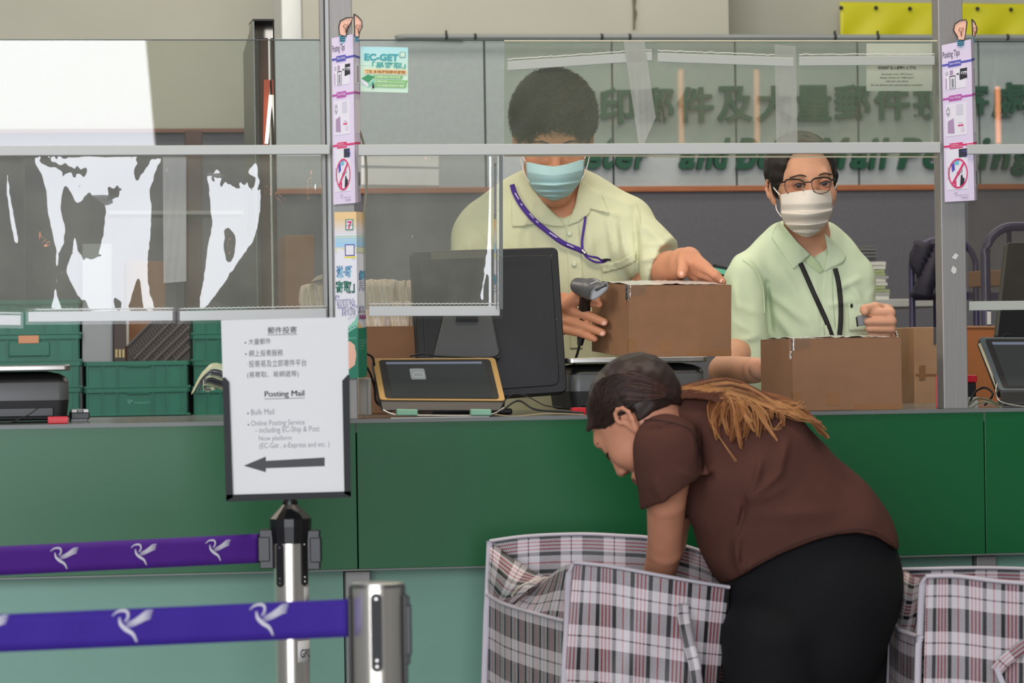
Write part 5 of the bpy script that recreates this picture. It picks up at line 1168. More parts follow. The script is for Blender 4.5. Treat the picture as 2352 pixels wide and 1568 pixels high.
tv = thing('desk_device', 'black device edge with a mint stripe between the two men', 'device', W(1668, 650, 7.9)); mb = MB().hexa([W(1638,640,7.9), W(1700,640,7.9), W(1700,640,7.95), W(1638,640,7.95), W(1638,606,7.9), W(1700,622,7.9), W(1700,622,7.95), W(1638,606,7.95)]); obj('body', mb, m_blackm, tv)
obj('stripe', MB().hexa([W(1638,626,7.89), W(1700,636,7.89), W(1700,636,7.9), W(1638,626,7.9), W(1638,614,7.89), W(1700,626,7.89), W(1700,626,7.9), W(1638,614,7.9)]), mat('mint_stripe', '#6fcfae', .4), tv)
obj('leg', MB().box((W(1690, 640, 7.9).x-.01, 7.91, 0), (W(1690, 640, 7.9).x+.01, 7.94, W(1690, 636, 7.9).z)), m_blackm, tv)
w_ = thing('hanging_wire', 'thin beige wire hanging down beside the left post', 'wire', C(836, 560, .08), CFM); obj('wire', MB().tube(catmull([C(826,300,.08), C(838,345,.08), C(842,420,.08), C(836,500,.08), C(834,560,.08)], 30), .0022, 8), mat('beige_wire', '#9b8f78', .5), w_, CFM, smooth=True)
pl = thing('wall_notice', 'two pale papers on the panelled wall behind the left glass edge', 'paper', C(920, 425, TB-.004), CFM)
obj('paper', plate([(830,352),(1008,352),(1008,384),(830,380)], TB-.004, .003), m_white, pl, CFM); obj('paper', plate([(830,386),(1008,388),(1008,426),(830,424)], TB-.004, .003), m_white, pl, CFM)
# ---------------------------------------------------------------- people
m_skin = mat('skin_warm', '#c98d6c', .55, spec=.35, noise=.06, nscale=40, sss=.15, bump=.12, bscale=220)
m_skin2 = mat('skin_light', '#cf9a7c', .55, spec=.35, noise=.06, nscale=40, sss=.15, bump=.12, bscale=220)
m_skin3 = mat('skin_woman', '#c4876a', .5, spec=.35, noise=.05, nscale=40, sss=.15)
m_hair = mat('black_hair', '#241f1d', .5, spec=.3); m_hairw = mat('dark_brown_hair', '#2c1d18', .45, spec=.35); m_hairm = mat('brown_hair', '#5a3323', .45, spec=.35); m_hairg = mat('golden_hair', '#835230', .6, spec=.3); m_hairg2 = mat('pale_golden_hair', '#a97748', .6, spec=.3)
m_brow = mat('brow_hair', '#3a2c26', .7)
m_shirt = mat('pale_yellow_green_shirt', '#d8dbb8', .8, spec=.2, noise=.04, nscale=14, bump=.35, bscale=900, fold=(.55, 7, .012))
m_shirt2 = mat('pale_mint_shirt', '#cedebf', .8, spec=.2, noise=.05, nscale=9, bump=.35, bscale=900, fold=(.5, 7, .012))
m_brown = mat('brown_tshirt', '#53342c', .9, spec=.15, noise=.06, nscale=20, bump=.3, bscale=900, fold=(.3, 5, .012))
m_pants = mat('black_trousers', '#141416', .85, spec=.2, bump=.3, bscale=700)
m_maskb = mat('blue_mask', '#a9cdd0', .8, bump=.3, bscale=1200); m_maskw = mat('white_mask', '#dcd5cb', .8, bump=.3, bscale=1200); m_strap = mat('mask_strap', '#e6e2dc', .7)
m_eye = mat('eye_white', '#cfc3b8', .15); m_iris = mat('iris_dark', '#22150f', .12)
def V3(v): return np.array(v, np.float32)
def head(B, M, s=1.0, jz=1.0, jw=1.0, ear=(0, 0, 0, 1.0), cran=((0, .012, .045), (.074, .093, .082)), fem=False, eyes_open=False):
    Rt = M.to_3x3(); sc_ = s
    def T(p):
        p = Vector(p); p.x *= 1-(1-jw)*min(1, max(0, (-.005-p.z)/.06)); p.z = p.z if p.z > -.03 else -.03+(p.z+.03)*jz
        return M @ (p*sc_)
    def E(c, r, k=.02, op='u', rot=None): B.ell(T(c), [x*sc_ for x in r], k, op, (Rt @ rot) if rot is not None else Rt)
    def K(a, b, r1, r2, k=.02, op='u'): B.cap(T(a), T(b), r1*sc_, r2*sc_, k, op)
    E(cran[0], cran[1], 0)
    E((0, -.028, -.015), (.060, .066, .080), .03)
    K((-.030, .0, -.062), (-.012, -.06, -.092), .030, .020, .03); K((.030, .0, -.062), (.012, -.06, -.092), .030, .020, .03)
    E((0, -.074, -.098), (.020, .016, .015), .025)
    E((-.036, -.062, -.022), (.024, .022, .024), .025); E((.036, -.062, -.022), (.024, .022, .024), .025)
    K((-.030, -.079, .026), (.030, -.079, .026), .010, .010, .02)
    E((-.031, -.099, .008), (.017, .016, .011), .012, 's'); E((.031, -.099, .008), (.017, .016, .011), .012, 's')
    K((0, -.086, .014), (0, -.106, -.026), .0065, .0095, .014)
    E((-.011, -.098, -.030), (.008, .010, .007), .006); E((.011, -.098, -.030), (.008, .010, .007), .006)
    E((0, -.090, -.054), (.024, .012, .006), .008); E((0, -.090, -.065), (.020, .012, .007), .008)
    K((-.022, -.101, -.0595), (.022, -.101, -.0595), .0016, .0016, .003, 's')
    if not eyes_open:
        E((-.031, -.076, .006), (.016, .013, .011), .004); E((.031, -.076, .006), (.016, .013, .011), .004)
    for sx_ in (-1, 1):
        rot = Matrix.Rotation(R(-14), 3, 'X') @ Matrix.Rotation(R(18*sx_), 3, 'Z'); q = ear[3]
        e_ = lambda x, y, z: (x*sx_+ear[0]*sx_, .012+(y-.012)*q+ear[1], z*q+ear[2])
        E(e_(.075, .014, -.002), (.006, .016*q, .027*q), .006, 'u', rot); E(e_(.0825, .012, .004), (.0042, .009*q, .015*q), .003, 's', rot); E(e_(.0775, .007, -.024), (.0048, .009*q, .011*q), .004)
        hx = [(-.004, .006), (-.003, .019), (.006, .028), (.018, .029), (.027, .020), (.029, .006), (.023, -.009), (.012, -.022)]
        for (y0, z0), (y1, z1) in zip(hx[:-1], hx[1:]): K(e_(.0785+.18*max(0, y0), y0, z0), e_(.0785+.18*max(0, y1), y1, z1), .0036, .0036, .004)
        K(e_(.079, .010, .014), e_(.081, .018, -.006), .0028, .0028, .003)
    return T, Rt
def px_cut(poly, side=1, dist=6.0):
    """trim along a line given in picture positions; keeps what lies above it (side=1)"""
    xs = np.array([p[0] for p in poly], float); ys = np.array([p[1] for p in poly], float)
    def f(P, d):
        x, y = pix(P); c = (y-np.interp(x, xs, ys))*dist/FPX*.8*side; return np.maximum(d, c.astype(np.float32))
    return f
def bodymesh(name, B, h, m, parent, smooth_it=0, label=None, lo=None, hi=None):
    v, f = mesh(B, h, lo, hi); o = obj(name, (v, f), m, parent, smooth=True, label=label)
    if smooth_it: md = o.modifiers.new('smooth', 'SMOOTH'); md.factor = .5; md.iterations = smooth_it
    return o
def drape_poly(name, poly, B, off, m, parent, d0, d1, step=4, th=.0015, wob=None):
    xs = [p[0] for p in poly]; ys = [p[1] for p in poly]; gx = np.arange(min(xs)-step, max(xs)+step*1.5, step); gy = np.arange(min(ys)-step, max(ys)+step*1.5, step)
    X, Y = np.meshgrid(gx, gy); ins = inside(poly, (X[:-1, :-1]+X[1:, 1:])/2, (Y[:-1, :-1]+Y[1:, 1:])/2)
    used = np.zeros(X.shape, int); used[:-1, :-1] += ins; used[1:, :-1] += ins; used[:-1, 1:] += ins; used[1:, 1:] += ins
    bnd = (used > 0) & (used < 4); Xs = X.copy(); Ys = Y.copy()
    for j, i in zip(*np.nonzero(bnd)):
        best = None
        for k in range(len(poly)):
            a = poly[k]; b = poly[(k+1) % len(poly)]; bx, by = b[0]-a[0], b[1]-a[1]; L = bx*bx+by*by
            if L == 0: continue
            t = min(1, max(0, ((X[j, i]-a[0])*bx+(Y[j, i]-a[1])*by)/L)); qx, qy = a[0]+bx*t, a[1]+by*t; dd = (qx-X[j, i])**2+(qy-Y[j, i])**2
            if best is None or dd < best[0]: best = (dd, qx, qy)
        if best[0] < (step*1.6)**2: Xs[j, i], Ys[j, i] = best[1], best[2]
    idx = -np.ones(X.shape, int); sel = used > 0; idx[sel] = np.arange(sel.sum()); P, hit = drape(B, Xs[sel], Ys[sel], d0, d1, off)
    if not hit.all() and hit.any():
        good = P[hit]; 
        for k in np.nonzero(~hit)[0]:
            j = np.argmin((good[:, 0]-P[k, 0])**2+(good[:, 2]-P[k, 2])**2); dd = good[j, 1]; sc1 = dd/P[k, 1]; P[k] = (P[k, 0]*sc1, dd, CZ+(P[k, 2]-CZ)*sc1)
    F = [(idx[j, i], idx[j, i+1], idx[j+1, i+1], idx[j+1, i]) for j, i in zip(*np.nonzero(ins))]
    return obj(name, (P, F), m, parent, smooth=True, solid=th)
def drape_band(name, pts, wpx, B, off, m, parent, d0, d1, th=.0012, n=50, label=None, taper=None):
    C_ = catmull([Vector((x, y, 0)) for x, y in pts], n); X = []; Y = []
    for i, p in enumerate(C_):
        t = (C_[min(i+1, n-1)]-C_[max(i-1, 0)]).normalized(); w_ = wpx/2*(taper(i/(n-1)) if taper else 1)
        for k in (-1, -.33, .33, 1): X.append(p.x-t.y*w_*k); Y.append(p.y+t.x*w_*k)
    P, hit = drape(B, X, Y, d0, d1, off)
    D = P[:, 1].reshape(n, 4); hm = hit.reshape(n, 4); row = np.array([D[i][hm[i]].mean() if hm[i].any() else np.nan for i in range(n)]); ok = ~np.isnan(row)
    if ok.any(): row = np.interp(np.arange(n), np.nonzero(ok)[0], row[ok])
    rs = np.convolve(np.pad(row, 3, mode='edge'), np.ones(7)/7, 'valid'); rs = np.minimum(rs, row)
    V = []
    for i in range(n):
        for k in range(4):
            px_, py_ = X[i*4+k], Y[i*4+k]; V.append(tuple(W(px_, py_, rs[i])))
    F = [(i*4+k, i*4+k+1, i*4+k+5, i*4+k+4) for i in range(n-1) for k in range(3)]
    return obj(name, (V, F), m, parent, smooth=True, solid=th, label=label)
def strands(paths, r0, r1):
    V = []; F = []
    for P in paths:
        n = len(P); o = len(V)
        for i in range(n):
            t = P[min(i+1, n-1)]-P[max(i-1, 0)]; t = t/(np.linalg.norm(t)+1e-9); a = np.cross(t, (0, 1, .2)); a /= np.linalg.norm(a)+1e-9; b = np.cross(t, a); r = r0+(r1-r0)*(i/(n-1))**1.3
            for q in range(3): V.append(P[i]+r*(a*math.cos(q*2.094)+b*math.sin(q*2.094)))
        for i in range(n-1):
            for q in range(3): F.append((o+i*3+q, o+i*3+(q+1) % 3, o+(i+1)*3+(q+1) % 3, o+(i+1)*3+q))
    return np.array(V), F
def mask_(name, L, Cc, Rr, dep, side, m, parent, pleats=(.45, .65, .82), amp=.0035):
    """face mask through left edge, centre and right edge curves (top to bottom)"""
    nv = 80; nu = 41; Lc = catmull([Vector((x, y, 0)) for x, y in L], nv); Cn = catmull([Vector((x, y, 0)) for x, y in Cc], nv); Rc = catmull([Vector((x, y, 0)) for x, y in Rr], nv); G = []
    for j in range(nv):
        v = j/(nv-1); row = []; dm = np.interp(v, [0, .25, .5, .75, 1], dep); sd = np.interp(v, [0, .5, 1], side)
        for i in range(nu):
            u = 2*i/(nu-1)-1; a = abs(u); l0 = u*(u-1)/2; l1 = 1-u*u; l2 = u*(u+1)/2
            x = l0*Lc[j].x+l1*Cn[j].x+l2*Rc[j].x
            # vertical: peaked at the centre line like a folded mask
            e = Lc[j].y if u < 0 else Rc[j].y; k = a**.85; k2 = a**2; kk = k*.35+k2*.65; y = Cn[j].y*(1-kk)+e*kk
            pl = sum(amp*math.tanh((v-p)*60)*math.exp(-((v-p)*10)**2) for p in pleats)*(1-.15*a)
            row.append(tuple(W(x, y, dm+sd*a**2.1-pl)))
        G.append(row)
    return obj(name, MB().grid(G), m, parent, smooth=True, solid=.0008)
def nail(name, px_, py_, d, w_, h_, ang, m, parent):
    c = W(px_, py_, d); s_ = scale_at(d); M = Matrix.Translation(c) @ Matrix.Rotation(ang, 4, 'Y'); return obj(name, MB().ell((0, 0, 0), (w_*s_, .0014, h_*s_), M, 10, 6), m, parent, smooth=True)
m_nail = mat('finger_nail', '#dba58c', .3)

# ================================================================ man 1: bent-down face, blue mask
cl = thing('person', 'bent-down man in a pale shirt, blue mask and violet lanyard holding a scanner', 'person', (W(1272, 900, 7.1).x, 7.15, 0))
D1 = 7.05; Bs = Body(); Mh = Matrix.Translation(W(1272, 322, 7.05)) @ Matrix.Rotation(R(2), 4, 'Z') @ Matrix.Rotation(R(24), 4, 'X')
Th, Rh = head(Bs, Mh)
w = lambda x, y, d: W(x, y, d)
Bs.cap(w(1276, 400, 7.10), w(1285, 490, 7.13), .052, .056, .03); Bs.ell(w(1295, 520, 7.10), (.07, .06, .06), .04)
Bs.ell(w(1275, 700, 7.16), (.15, .09, .28), .05); Bs.cap(w(1140, 540, 7.15), w(1410, 535, 7.13), .05, .05, .04)
# his left arm (right in the picture), hand spread on the parcel
Bs.cap(w(1425, 540, 7.12), w(1500, 640, 7.06), .045, .036, .03); Bs.cap(w(1500, 640, 7.05), w(1538, 617, 6.98), .037, .034, .02); Bs.cap(w(1538, 617, 6.98), w(1568, 602, 6.91), .034, .027, .015)
Bs.cap(w(1568, 600, 6.91), w(1584, 594, 6.88), .026, .022, .012)
Bs.cap(w(1582, 592, 6.88), w(1622, 614, 6.84), .021, .0115, .010); Bs.cap(w(1584, 604, 6.90), w(1612, 626, 6.86), .020, .012, .010); Bs.cap(w(1580, 612, 6.92), w(1602, 634, 6.89), .018, .012, .010)
for a, b, c, r_ in (((1622, 615, 6.84), (1644, 631, 6.82), (1660, 647, 6.82), .0098), ((1612, 626, 6.86), (1634, 640, 6.85), (1642, 652, 6.85), .0098), ((1602, 634, 6.89), (1620, 645, 6.89), (1628, 655, 6.89), .0094), ((1590, 636, 6.92), (1602, 648, 6.92), (1606, 656, 6.92), .0085)):
    Bs.cap(w(*a), w(*b), r_*1.05, r_*.95, .004); Bs.cap(w(*b), w(*c), r_*.93, r_*.80, .003)
Bs.cap(w(1570, 597, 6.87), w(1569, 617, 6.845), .0135, .0110, .008); Bs.cap(w(1569, 617, 6.845), w(1566, 628, 6.84), .0110, .0098, .003)
# his right arm, hidden by the monitor, hand round the scanner handle
Bs.cap(w(1115, 560, 7.12), w(1120, 760, 7.02), .046, .037, .03); Bs.cap(w(1120, 765, 7.02), w(1262, 735, 6.90), .036, .027, .02)
Bs.ell(w(1294, 720, 6.875), (.030, .016, .044), .018)
for a, b, c, r_ in (((1305, 690, 6.86), (1345, 692, 6.835), (1376, 699, 6.81), .0094), ((1304, 714, 6.86), (1352, 725, 6.825), (1388, 740, 6.79), .0098), ((1300, 736, 6.86), (1348, 750, 6.825), (1384, 764, 6.79), .0095), ((1296, 757, 6.86), (1336, 766, 6.83), (1366, 778, 6.81), .0082)):
    Bs.cap(w(*a), w(*b), r_*1.1, r_*.98, .006); Bs.cap(w(*b), w(*c), r_*.98, r_*.85, .003)
Bs.cap(w(1298, 700, 6.85), w(1330, 672, 6.84), .014, .011, .008); Bs.cap(w(1330, 672, 6.84), w(1372, 690, 6.83), .010, .0085, .003)
bd1 = bodymesh('body', Bs, .0034, m_skin, cl, 1)
for x, y, d, w_, h_, a in ((1388, 742, 6.781, 7, 5.5, -20), (1384, 766, 6.781, 7, 5.5, -20), (1566, 628, 6.8305, 6, 6, 0), (1657, 645, 6.812, 4, 6, 40)): nail('fingernail', x, y, d, w_, h_, R(a), m_nail, bd1)
# hair
Hb = Body(); T = Th
Hb.ell(T((0, .016, .048)), (.083, .100, .090), 0, 'u', Rh); Hb.ell(T((0, -.085, -.020)), (.066, .070, .078), .006, 's', Rh); Hb.plane(T((0, .0, -.012)), Rh @ Vector((0, -.55, -1)), 'i', .004)
Hb.post.append(ripple(.0022, 150, 4)); o = bodymesh('hair', Hb, .0034, m_hair, cl)
rs_ = np.random.default_rng(2); paths = []; Mi = Mh
for _ in range(9000):
    a = rs_.uniform(0, 2*math.pi); z = rs_.uniform(-.35, 1); r_ = math.sqrt(max(0, 1-z*z)); nl = Vector((r_*math.cos(a), r_*math.sin(a), z)); p = Vector((nl.x*.083, .016+nl.y*.100, .048+nl.z*.090))
    Pw = T(p); dn = Hb(np.array([Pw], np.float32))[0]
    if abs(dn) > .008: continue
    nw = (Rh @ Vector((nl.x/.083, nl.y/.1, nl.z/.09))).normalized(); tg = Vector((rs_.normal()*.5+.35, -.5+rs_.normal()*.3, rs_.normal()*.4)); tg = (tg-nw*tg.dot(nw)).normalized(); L = rs_.uniform(.012, .026)
    paths.append([np.array(Pw-nw*.003), np.array(Pw+nw*L*.35+tg*L*.25), np.array(Pw+nw*L*.5+tg*L*.8)])
obj('hair_strands', strands(paths, .0009, .00025), m_hair, o)
# fringe brows in the shade of the rail
for sx_ in (-1, 1):
    obj('eyebrow', MB().tube([T((.014*sx_, -.092, .026)), T((.030*sx_, -.090, .031)), T((.048*sx_, -.078, .026))], [.003, .004, .002], 8, flat=.6), m_brow, cl, smooth=True); obj('eyelid_line', MB().tube([T((.017*sx_, -.088, .003)), T((.031*sx_, -.092, .0)), T((.046*sx_, -.082, .003))], .0012, 6), m_brow, cl)
mk1 = mask_('face_mask', [(1208,370),(1209,395),(1215,420),(1236,446),(1262,459)], [(1273,382),(1272,402),(1272,424),(1272,446),(1272,461)], [(1342,363),(1341,390),(1334,415),(1310,446),(1284,459)], [6.950, 6.930, 6.932, 6.955, 6.985], [.045, .06, .03], m_maskb, cl, (.50, .66, .80), .0045)
# nose-wire band of the mask, ear loops
obj('mask_top_band', MB().tube([W(x, y, d) for x, y, d in ((1209, 374, 6.993), (1240, 381, 6.962), (1273, 388, 6.945), (1305, 379, 6.962), (1341, 368, 6.993))], 0.0022, 6, flat=.4), m_strap, mk1, smooth=True)
for pts in ([(1208,371,6.993),(1200,360,7.01),(1190,345,7.04)], [(1216,418,6.985),(1205,398,7.0),(1192,350,7.04)], [(1342,364,6.993),(1350,352,7.01),(1357,335,7.04)], [(1335,414,6.985),(1346,390,7.0),(1356,350,7.04)]):
    obj('ear_loop', MB().tube(catmull([W(*p) for p in pts], 10), .0012, 6), m_strap, mk1, smooth=True)
# shirt
Sh = Body(); Sh.ell(w(1275, 560, 7.15), (.180, .118, .165), 0); Sh.ell(w(1278, 700, 7.15), (.180, .125, .24), .05); Sh.ell(w(1285, 900, 7.16), (.18, .125, .25), .05)
Sh.cap(w(1115, 520, 7.15), w(1435, 512, 7.12), .048, .052, .03); Sh.cap(w(1225, 452, 7.14), w(1110, 508, 7.15), .040, .036, .04); Sh.cap(w(1325, 445, 7.14), w(1440, 498, 7.13), .042, .036, .04)
Sl = Body(); Sl.cap(w(1436, 530, 7.11), w(1555, 638, 6.99), .066, .054, 0); Sl.plane(w(1523, 607, 7.02), w(1523, 607, 7.02)-w(1492, 571, 7.05)+Vector((.03, 0, .012)), 'i', 0)
Sh.other(Sl, 0, 'u', .02); Sh.cap(w(1100, 545, 7.14), w(1088, 660, 7.04), .058, .056, .03)
Sh.ell(w(1291, 432, 7.0), (.040, .14, .062), .012, 's'); Sh.cap(w(1292, 470, 6.98), w(1300, 512, 6.98), .026, .003, .012, 's')
Sh.post.append(creases([(1185,560,1205,760,9,.005),(1215,540,1235,740,8,.004),(1110,520,1160,640,10,.006),(1075,560,1110,660,9,.006),(1130,600,1190,740,10,.005),(1395,500,1412,600,8,.005),(1425,510,1436,590,7,.006),(1350,520,1362,590,8,.004),(1462,540,1466,650,7,-.009),(1455,480,1462,560,6,-.005),(1475,560,1545,560,7,.004),(1470,600,1520,585,6,.004),(1480,520,1530,560,9,.005),(1245,640,1255,780,9,.004),(1330,640,1345,760,8,.004),(1290,760,1300,880,10,.004),(1380,480,1440,500,7,.004),(1225,470,1190,540,9,.003),(1360,440,1450,470,8,.003)])); Sh.post.append(ripple(.0022, 42, 9, (1, .6, .5)))
sh1 = bodymesh('shirt', Sh, .0046, m_shirt, cl, 1)
Cs = Body(); Cs.other(Sh, 0, 'u'); 
Cs.ops = [('ot', Sh, 0, None, None, 0, 'u', None), ('cap', V3(w(1276, 400, 7.10)), V3(w(1287, 490, 7.13)), .060, .064, .02, 'u', None)]
drape_poly('collar', [(1203,396),(1219,428),(1252,468),(1288,504),(1300,520),(1268,519),(1240,512),(1200,520),(1176,520),(1174,468),(1180,430)], Cs, .004, m_shirt, sh1, 6.8, 7.25, 4, .002)
drape_poly('collar', [(1335,410),(1360,432),(1382,446),(1400,491),(1357,479),(1354,490),(1328,510),(1304,519),(1322,465),(1328,437)], Cs, .004, m_shirt, sh1, 6.8, 7.25, 4, .002)
drape_poly('placket', [(1300,516),(1330,512),(1340,640),(1338,800),(1310,800),(1306,640)], Sh, .0016, m_shirt, sh1, 6.8, 7.25, 5, .0012)
drape_poly('pocket', [(1383,611),(1425,598),(1461,577),(1465,600),(1466,700),(1388,700)], Sh, .0022, m_shirt, sh1, 6.8, 7.25, 4, .0014)
drape_poly('pocket_hem', [(1383,611),(1425,598),(1461,577),(1462,600),(1425,618),(1385,627)], Sh, .0042, m_shirt, sh1, 6.8, 7.25, 4, .0012)
for x, y in ((1319, 606), (1324, 690), (1308, 536)):
    P, _ = drape(Sh, [x], [y], 6.8, 7.25, .004); obj('button', MB().lathe([(.0052, 0), (.0056, .001), (.004, .0018)], 16, Matrix.Translation(P[0]) @ Matrix.Rotation(R(90), 4, 'X')), mat('shirt_button', '#c3cba6', .3), sh1)
drape_band('seam', [(1463,462),(1470,500),(1462,560),(1466,640)], 2.4, Sh, .001, m_shirt, sh1, 6.8, 7.25, .0015)
m_lany = mat('violet_lanyard', '#44208a', .6); m_lanyp = mat('lanyard_print', '#c9bfe2', .6)
ly = thing('lanyard', 'violet lanyard with small pale print round the bent-down man\'s neck', 'lanyard', W(1340, 600, 6.98))
Ls = Body(); Ls.ops = [('ot', Cs, .0045, None, None, 0, 'u', None)]
drape_band('strap', [(1176,424),(1183,445),(1199,473),(1225,504),(1257,531),(1292,557),(1330,573),(1340,578)], 11.5, Ls, .0045, m_lany, ly, 6.8, 7.25, .0012)
drape_band('strap', [(1345,497),(1342,517),(1337,552),(1338,576)], 5.5, Ls, .004, m_lany, ly, 6.8, 7.25, .0012)
drape_band('cord', [(1338,577),(1350,587),(1372,592),(1384,599),(1396,597)], 4.5, Ls, .003, m_lany, ly, 6.8, 7.25, .002); drape_band('cord', [(1338,577),(1348,591),(1366,601),(1384,602),(1394,598)], 4.5, Ls, .003, m_lany, ly, 6.8, 7.25, .002)
drape_band('crimp', [(1336,573),(1346,583)], 6, Ls, .006, m_bsteel, ly, 6.8, 7.25, .002, n=6); drape_band('hook', [(1382,598),(1392,596),(1403,597)], 5, Ls, .005, m_blackm, ly, 6.8, 7.25, .003, n=10)
for x0, y0, x1, y1 in ((1183,443,1192,458),(1196,467,1200,472),(1216,490,1226,501),(1231,507,1237,512),(1262,534,1280,546),(1302,561,1318,568)):
    drape_band('print', [(x0, y0), (x1, y1)], 3, Ls, .0075, m_lanyp, ly, 6.8, 7.25, .0004, n=6)

# ---- barcode scanner in his hand
bs = thing('barcode_scanner', 'dark grey handheld barcode scanner held above the parcel\'s left corner', 'scanner', W(1345, 700, 6.83)); q_ = Body()
q_.cap(w(1328, 656, 6.80), w(1362, 662, 6.77), .0165, .0185, 0, 'u'); q_.cap(w(1362, 662, 6.77), w(1384, 662, 6.745), .0175, .0115, .012); q_.cap(w(1340, 668, 6.80), w(1356, 676, 6.77), .013, .010, .01)
q_.ell(w(1383, 672, 6.735), (.0245, .016, .0095), .002, 's', Matrix.Rotation(R(-33), 3, 'Y'))
bodymesh('head', q_, .0014, mat('scanner_grey', '#5c5d5f', .38), bs)
pts = [(1357,686),(1360,670),(1374,657),(1391,649),(1396,655),(1393,665),(1379,678),(1364,687)]
obj('window_rim', MB().tube(catmull([W(x, y, 6.742) for x, y in pts+[pts[0]]], 40), .0016, 8), mat('scanner_rim', '#7a7b7c', .4), bs, smooth=True)
obj('window', fan([W(x, y, 6.744) for x, y in pts]), mat('scanner_window', '#2a2422', .12), bs, solid=.001)
obj('top_line', MB().tube([W(1356, 652, 6.748), W(1372, 645, 6.745)], .0007, 6), m_strap, bs)
obj('handle', MB().tube([W(1346, 676, 6.81), W(1342, 712, 6.84), W(1337, 760, 6.845), W(1332, 792, 6.85)], [.012, .012, .010, .006], 14, flat=1.3), m_blackm, bs, smooth=True)
obj('cord', MB().tube(catmull([W(1332, 788, 6.85), W(1326, 812, 6.86), W(1320, 832, 6.88), W(1318, 870, 6.90), W(1312, 925, 6.93)], 20), .0028, 8), m_blackm, bs, smooth=True)

# ================================================================ man 2: glasses and white mask
c2 = thing('person', 'man with glasses, white mask and black lanyard in a pale mint shirt', 'person', (W(1850, 900, 7.6).x, 7.6, 0))
B2 = Body(); M2 = Matrix.Translation(W(1846, 434, 7.5)) @ Matrix.Rotation(R(9), 4, 'Z') @ Matrix.Rotation(R(-4), 4, 'Y') @ Matrix.Rotation(R(0), 4, 'X')
T2h, R2h = head(B2, M2, .94, .84, .80, eyes_open=True)
B2.cap(w(1848, 500, 7.55), w(1868, 600, 7.60), .049, .053, .03); B2.ell(w(1880, 620, 7.575), (.05, .045, .05), .03)
B2.ell(w(1850, 760, 7.64), (.11, .06, .26), .03); B2.cap(w(1745, 655, 7.60), w(1930, 665, 7.62), .034, .034, .02)
B2.cap(w(1718, 670, 7.56), w(1706, 805, 7.46), .036, .036, .01); B2.cap(w(1704, 802, 7.46), w(1663, 850, 7.33), .036, .033, .006); B2.cap(w(1662, 851, 7.32), w(1735, 850, 6.98), .033, .027, .006)
B2.ell(w(1752, 848, 6.90), (.030, .035, .022), .02); B2.cap(w(1752, 838, 6.88), w(1790, 850, 6.80), .012, .010, .01)
B2.cap(w(1955, 670, 7.62), w(1998, 860, 7.54), .032, .032, .01); B2.cap(w(1998, 860, 7.54), w(2032, 778, 7.27), .032, .024, .006)
B2.ell(w(2036, 736, 7.215), (.019, .020, .030), .012)
for a, b, c, r_ in (((2040, 712, 7.20), (2046, 718, 7.17), (1996, 717, 7.165), .0100), ((2046, 736, 7.20), (2049, 738, 7.165), (1993, 738, 7.16), .0098), ((2046, 752, 7.20), (2048, 755, 7.17), (1996, 755, 7.165), .0092), ((2040, 764, 7.21), (2040, 768, 7.18), (2000, 768, 7.18), .0080)):
    B2.cap(w(*a), w(*b), r_, r_, .006); B2.cap(w(*b), w(*c), r_*1.0, r_*.90, .003)
B2.cap(w(2040, 712, 7.22), w(2010, 706, 7.18), .013, .0115, .008); B2.cap(w(2010, 706, 7.18), w(1986, 710, 7.155), .0112, .0105, .004); B2.cap(w(1986, 710, 7.155), w(1986, 716, 7.15), .0100, .0090, .003)
bodymesh('body', B2, .0032, m_skin2, c2, 1)
T = T2h
for sx_ in (-1, 1):
    ec = T((.031*sx_, -.079, .008)); e = obj('eyeball', MB().ell((0, 0, 0), (.0115, .0115, .0115), Matrix.Translation(ec), 24, 16), m_eye, c2, smooth=True)
    gz = (R2h @ Vector((-.25, -1, -.06))).normalized(); obj('iris', MB().lathe([(.0066, .0), (.0060, .0012), (.001, .0017)], 20, Matrix.Translation(ec+gz*.0106) @ gz.to_track_quat('Z', 'Y').to_matrix().to_4x4()), m_iris, e)
    lid = Body(); lid.ell(ec, (.0145, .0140, .0135), 0, 'u', R2h); lid.ell(T((.031*sx_, -.0945, .0055)), (.0165, .013, .0066), .001, 's', R2h @ Matrix.Rotation(R(-4*sx_), 3, 'Y')); bodymesh('eyelid', lid, .0011, m_skin2, c2)
    obj('lash_line', MB().tube(catmull([T(((.031+k*.0145)*sx_, -.0925+.005*k*k, .0100-.0035*k*k)) for k in (-1, -.5, 0, .5, 1)], 12), .0012, 6), m_brow, c2, smooth=True)
    obj('eyebrow', MB().tube(catmull([T((.013*sx_, -.089, .0245)), T((.028*sx_, -.0895, .0300)), T((.050*sx_, -.0755, .0265))], 12), [.0045+.0025*math.sin(math.pi*i/11) for i in range(12)], 8, flat=.35), mat('soft_black_brow', '#5b4236', .8), c2, smooth=True)
H2 = Body(); H2.ell(T((0, .018, .050)), (.081, .098, .084), 0, 'u', R2h); H2.ell(T((0, -.085, .000)), (.064, .078, .098), .008, 's', R2h); H2.plane(T((0, .0, -.010)), R2h @ Vector((0, -.5, -1)), 'i', .004)
H2.cap(T((-.072, -.012, .03)), T((-.073, -.006, -.004)), .009, .005, .006); H2.cap(T((.072, -.012, .03)), T((.073, -.006, -.004)), .009, .005, .006)
H2.post.append(ripple(.0012, 140, 8)); o2 = bodymesh('hair', H2, .0032, m_hair, c2)
paths = []
